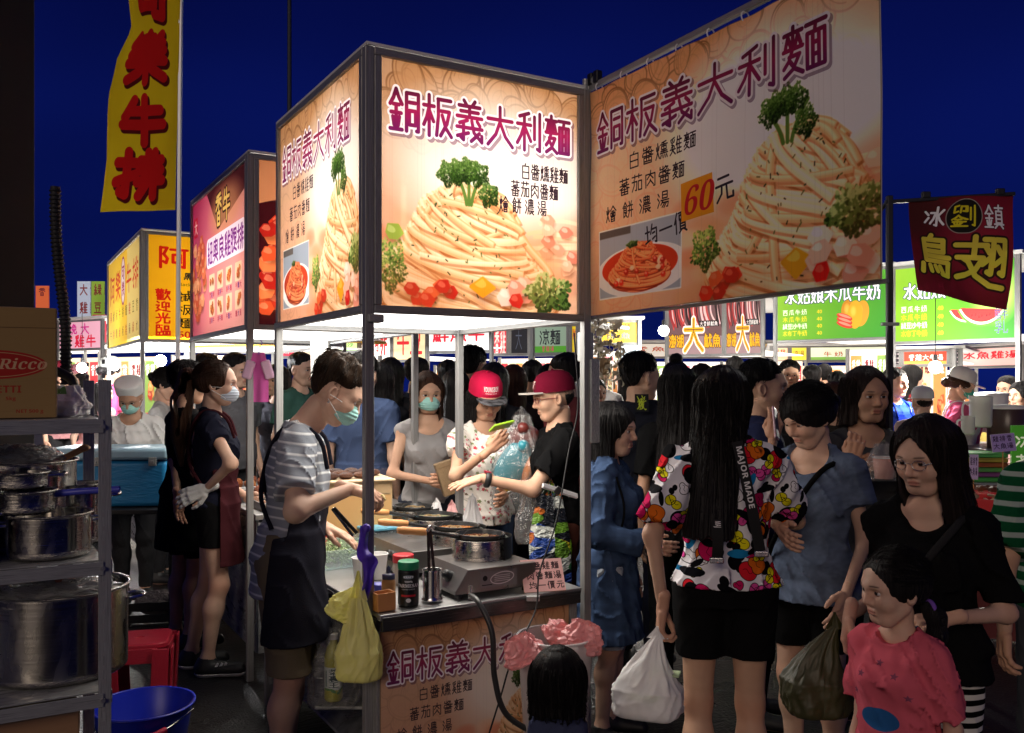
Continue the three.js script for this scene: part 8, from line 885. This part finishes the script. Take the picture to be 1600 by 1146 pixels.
farStall('far stall on the left behind the crowd', -60, 100, 14, 13, 520, 552, [[1, lettered('#d89088', '#a01a2a', [['雞排香牛', 30, 60, 90, 120, '#b0202a', 12]]), 0.7]], { area: 4 });
for (const [px, py, d, I, l] of [[1037, 517, 9.2, 5, 'bare white bulb hanging left of the squid sign'], [1366, 352, 4.2, 0.5, 'small bulb at the edge of the large banner'], [128, 575, 9.8, 6, 'white bulb over the far left stall'], [1462, 574, 7.7, 9, 'white lamp over the drink vats']]) { const t = thing('hanging_bulb', l, 'light bulb', P(px, py, d)); bulb(t, 0, 0, 0, I, d > 6 ? 0.055 : 0.016, rgb(1, 0.96, 0.88), 30); mesh('lamp_socket', cyl(0.02, 0.016, 0.06, 0, d > 6 ? 0.08 : 0.035, 0, 10), M.black, t); mesh('lamp_wire', bar(V(0, 0.05, 0), V(0, d > 6 ? 0.6 : 0.12, 0), 0.005), M.black, t); }
for (const [px, y0, y1, d, bg, s, l] of [[66, 447, 490, 15, '#e0683a', '香', 'narrow orange signboard above the carton'], [131, 440, 500, 14, '#b8c0d0', '大雞', 'narrow pale signboard left of the yellow stall'], [153, 440, 500, 14.4, '#8aa83a', '綠豆', 'narrow green signboard touching the yellow stall'], [155, 492, 535, 12, '#c02a3a', '牛', 'narrow red signboard under the green one']]) { const t = thing('signboard', l, 'signboard', P(px, (y0 + y1) / 2, d)), h = (y1 - y0) / FOC * d, w = 20 / FOC * d; mesh('panel', box(w, h, 0.03), dim(lettered(bg, '#fff', [...s].map((c, i) => [c, 28, 20 + i * 120, 72, 80, '#7a2a2a', 9]), 128, 256), 0.55), t); mesh('pole', bar(V(0, -t.position.y, -0.04), V(0, h / 2, -0.04), 0.04), M.post, t); }
{ // banner of the smoked wings stall on its pole
  const d = 5.2, t = thing('pole_banner', 'dark red cloth banner with big yellow characters on a black pole', 'banner', P(1390, 600, d).setY(0)), k = d / FOC, X = (px) => (px - 1390) * k, Y = (py) => EYE - (py - 600) * k;
  mesh('pole', bar(V(0, 0, 0), V(0, Y(306), 0), 0.035), M.black, t); mesh('cross_bar', bar(V(X(1383), Y(316), 0), V(X(1586), Y(303), 0), 0.022), M.black, t); mesh('brace', bar(V(X(1370), Y(352), -0.2), V(0, Y(312), 0), 0.02), M.black, t); for (const px of [1447, 1563]) mesh('clamp', rbox(0.05, 0.04, 0.03, 0.008, X(px), Y(px < 1500 ? 305 : 300), 0), M.black, t); mesh('bracket', rbox(0.1, 0.02, 0.03, 0.004, 0, Y(507), 0.01), M.galv, t);
  const tex = canvas(640, 700, (g, w, h) => { g.fillStyle = '#5e0f1e'; g.fillRect(0, 0, w, h); soft(g, 500, 300, 300, 400, '#8c1c30', 0.8); soft(g, 60, 100, 200, 260, '#3a1a14', 0.8); outlined(g, '冰', 110, 60, 120, 140, 1, 15, '#d8d2d4', '#3a1018', 8); outlined(g, '鎮', 440, 60, 130, 150, 1, 12, '#d8d2d4', '#3a1018', 8); g.fillStyle = '#181410'; g.beginPath(); g.ellipse(330, 130, 92, 112, 0, 0, 6.3); g.fill(); g.strokeStyle = '#8a8078'; g.lineWidth = 6; g.stroke(); glyph(g, '劉', 268, 60, 120, 140, 12, '#c8b81c'); outlined(g, '鳥', 50, 260, 230, 300, 1, 34, '#c9b43c', '#2a1410', 26); outlined(g, '翅', 310, 260, 280, 340, 1, 34, '#c9b43c', '#2a1410', 26); });
  const g = new THREE.PlaneGeometry(1, 1, 26, 26), p = g.attributes.position, c = [[1417, 458], [1549, 488], [1420, 312], [1584, 306]]; for (let i = 0; i < p.count; i++) { const u = p.getX(i) + 0.5, v = p.getY(i) + 0.5, L = (q) => lerp(lerp(c[0][q], c[1][q], u), lerp(c[2][q], c[3][q], u), v); p.setXYZ(i, X(L(0) - 8 * Math.sin(v * 3.1) * (u > 0.5 ? -1 : 0.3)), Y(L(1)), 0.02 + 0.25 * (1 - v) * (1 - v) * 0.5 + 0.025 * Math.sin(u * 7 + v * 4)); } g.computeVertexNormals();
  mesh('banner_cloth', g, phys({ map: tex, roughness: 0.8, transmission: 0.25, thickness: 0, side: THREE.DoubleSide, specularIntensity: 0.3 }), t);
}
{ // fruit and fry counter at the right: stacked trays, red trays of food, drink vats, cards
  const t = thing('food_counter', 'counter of red food trays behind the woman in glasses', 'counter', P(1560, 600, 5.7).setY(0), -0.5); mesh('worktop', rbox(1.5, 0.03, 1.0, 0.005, 0.25, 0.82, -0.2), M.steel, t); mesh('skirt', merge([box(1.46, 0.78, 0.02, 0.25, 0.4, 0.26), box(0.02, 0.78, 0.9, -0.48, 0.4, -0.2)]), std(rgb(0.14, 0.02, 0.02), 0.7), t);
  const cols = [rgb(0.55, 0.015, 0.02), rgb(0.5, 0.012, 0.02), rgb(0.55, 0.02, 0.03)], spots = [[1545, 795, 5.2, 'red tray of pale fries nearest the woman in glasses'], [1570, 765, 5.5, 'red tray of browned pieces behind the pale fries'], [1530, 750, 5.65, 'red tray of golden pieces left of the white price card']];
  spots.forEach(([px, py, d, l], i) => { const q = thing('food_tray', l, 'tray', P(px, py, d).setY(0.84), -0.5), r = RNG(i + 50); mesh('tray', merge([rbox(0.42, 0.008, 0.3, 0.003, 0, 0.01, 0), rbox(0.42, 0.07, 0.01, 0.004, 0, 0.04, 0.15), rbox(0.42, 0.07, 0.01, 0.004, 0, 0.04, -0.15), rbox(0.01, 0.07, 0.3, 0.004, 0.21, 0.04, 0), rbox(0.01, 0.07, 0.3, 0.004, -0.21, 0.04, 0)]), std(cols[i], 0.4), q); for (let k = 0; k < 16; k++) mesh('food_piece', at(i ? new THREE.IcosahedronGeometry(0.035, 1).scale(1.3, 0.8, 1) : new RoundedBoxGeometry(0.09, 0.014, 0.016, 1, 0.004), (r() - 0.5) * 0.3, 0.045 + 0.03 * r(), (r() - 0.5) * 0.2, r() * 0.5, r() * 6, r() * 0.5), std(i ? ['#8a4a1e', '#a8662c', '#6e3414'][k % 3] : '#d8b890', 0.5, 0, { bumpMap: T.crumple, bumpScale: 0.008 }), q); });
  const st = P(1524, 725, 6.6).setY(0.86); for (let i = 0; i < 6; i++) { const q = thing('stacked_tray', ['lowest', 'second', 'third', 'fourth', 'fifth', 'topmost'][i] + ' of the coloured plastic trays stacked before the pink vendor', 'tray', st.clone().setY(0.86 + i * 0.035), -0.1); mesh('tray', rbox(0.36, 0.03, 0.26, 0.008, 0, 0.016, 0), std([rgb(0.05, 0.3, 0.06), rgb(0.2, 0.05, 0.2), rgb(0.1, 0.32, 0.08), rgb(0.35, 0.08, 0.03), rgb(0.4, 0.3, 0.05), rgb(0.1, 0.42, 0.12)][i], 0.4), q); mesh('rim', rbox(0.375, 0.006, 0.275, 0.002, 0, 0.03, 0), std([rgb(0.05, 0.3, 0.06), rgb(0.2, 0.05, 0.2), rgb(0.1, 0.32, 0.08), rgb(0.35, 0.08, 0.03), rgb(0.4, 0.3, 0.05), rgb(0.1, 0.42, 0.12)][i], 0.4), q); }
  const tb = thing('serving_table', 'table carrying the stacked coloured trays and white jugs', 'table', P(1535, 600, 6.75).setY(0), -0.1); mesh('tabletop', rbox(0.9, 0.03, 0.7, 0.006, 0, 0.845, 0), M.steel, tb); for (const [x, z] of [[-0.4, 0.3], [0.4, 0.3], [-0.4, -0.3], [0.4, -0.3]]) mesh('leg', bar(V(x, 0, z), V(x, 0.83, z), 0.03), M.iron, tb);
  const jug = (l, px, py, d, s) => { const q = thing('plastic_jug', l, 'jug', P(px, py, d)); mesh('body', lathe([[0.0001, 0], [0.05 * s, 0], [0.056 * s, 0.02], [0.06 * s, 0.17 * s], [0.064 * s, 0.175 * s], [0.054 * s, 0.165 * s], [0.05 * s, 0.01], [0.0001, 0.01]], 24), phys({ color: rgb(0.8, 0.8, 0.76), transmission: 0.4, roughness: 0.3, thickness: 0 }), q); mesh('handle', tube([[-0.058 * s, 0.14 * s, 0], [-0.095 * s, 0.13 * s, 0], [-0.095 * s, 0.05 * s, 0], [-0.055 * s, 0.03 * s, 0]], 0.008, 16, 8), M.white, q); };
  jug('tall translucent jug in front of the pink vendor', 1533, 668, 6.7, 1.35); jug('small white jug beside the tall translucent one', 1513, 680, 6.6, 0.8);
  const vat = (l, px, py, d, c) => { const q = thing('drink_vat', l, 'drink vat', P(px, py, d)); mesh('vat', lathe([[0.0001, 0], [0.13, 0], [0.135, 0.3], [0.0001, 0.3]], 30), c, q); mesh('lid', lathe([[0.14, 0.3], [0.14, 0.325], [0.03, 0.335], [0.0001, 0.335]], 30), M.white, q); }; vat('brown drink vat under the purple card', 1572, 700, 6.9, std(rgb(0.06, 0.035, 0.03), 0.3)); vat('pale drink vat behind the translucent jug', 1548, 675, 7.5, M.white); const vt = thing('serving_table', 'table carrying the drink vats', 'table', P(1562, 600, 7.2).setY(0)); mesh('tabletop', rbox(0.8, 0.03, 0.9, 0.006, 0.05, 1.06, 0), M.steel, vt); for (const [x, z] of [[-0.3, 0.4], [0.4, 0.4], [-0.3, -0.4], [0.4, -0.4]]) mesh('leg', bar(V(x, 0, z), V(x, 1.05, z), 0.03), M.iron, vt);
  const card = (l, px, py, d, w, h, c, rz) => { const q = thing('price_card', l, 'sign card', P(px, py, d), -0.2); const tx = lettered(c, '#2a2040', [['雞排香', 20, 20, 60, 74, '#3a2a50', 7], ['大魚湯', 20, 100, 60, 74, '#3a2a50', 7]], 256, 190); mesh('card', rbox(w, h, 0.004, 0.001, 0, 0, 0, -0.1, 0, rz), M.white, q); mesh('writing', at(new THREE.PlaneGeometry(w * 0.98, h * 0.98), 0, 0.0003, 0.003, -0.1, 0, rz), solidMat(tx, 0.9), q); mesh('stick', bar(V(0, -h / 2 - 0.2, -0.01), V(0, 0, -0.006), 0.006), M.wood, q); }; card('purple handwritten card before the drink vats', 1568, 692, 6.0, 0.15, 0.12, '#9a8ac8', 0.1); card('plain lilac card standing in the red trays', 1522, 730, 5.4, 0.05, 0.15, '#b8a8d0', -0.05); card('slim lilac card left of the stacked trays', 1504, 700, 6.2, 0.06, 0.1, '#a8a0c0', 0.3);
  const gs = thing('signboard', 'green lettered drink sign at the right edge', 'signboard', P(1600, 705, 6.3)); mesh('panel', box(0.18, 0.36, 0.02), dim(lettered('#3f8a24', '#e8f0d0', [['冰', 20, 40, 90, 90, '#e8f0d0', 10], ['茶', 20, 160, 90, 90, '#e8f0d0', 10]], 128, 280), 0.3), gs); mesh('pole', bar(V(0, -gs.position.y, -0.03), V(0, 0.1, -0.03), 0.03), M.post, gs);
}
renderer.render(scene, camera);
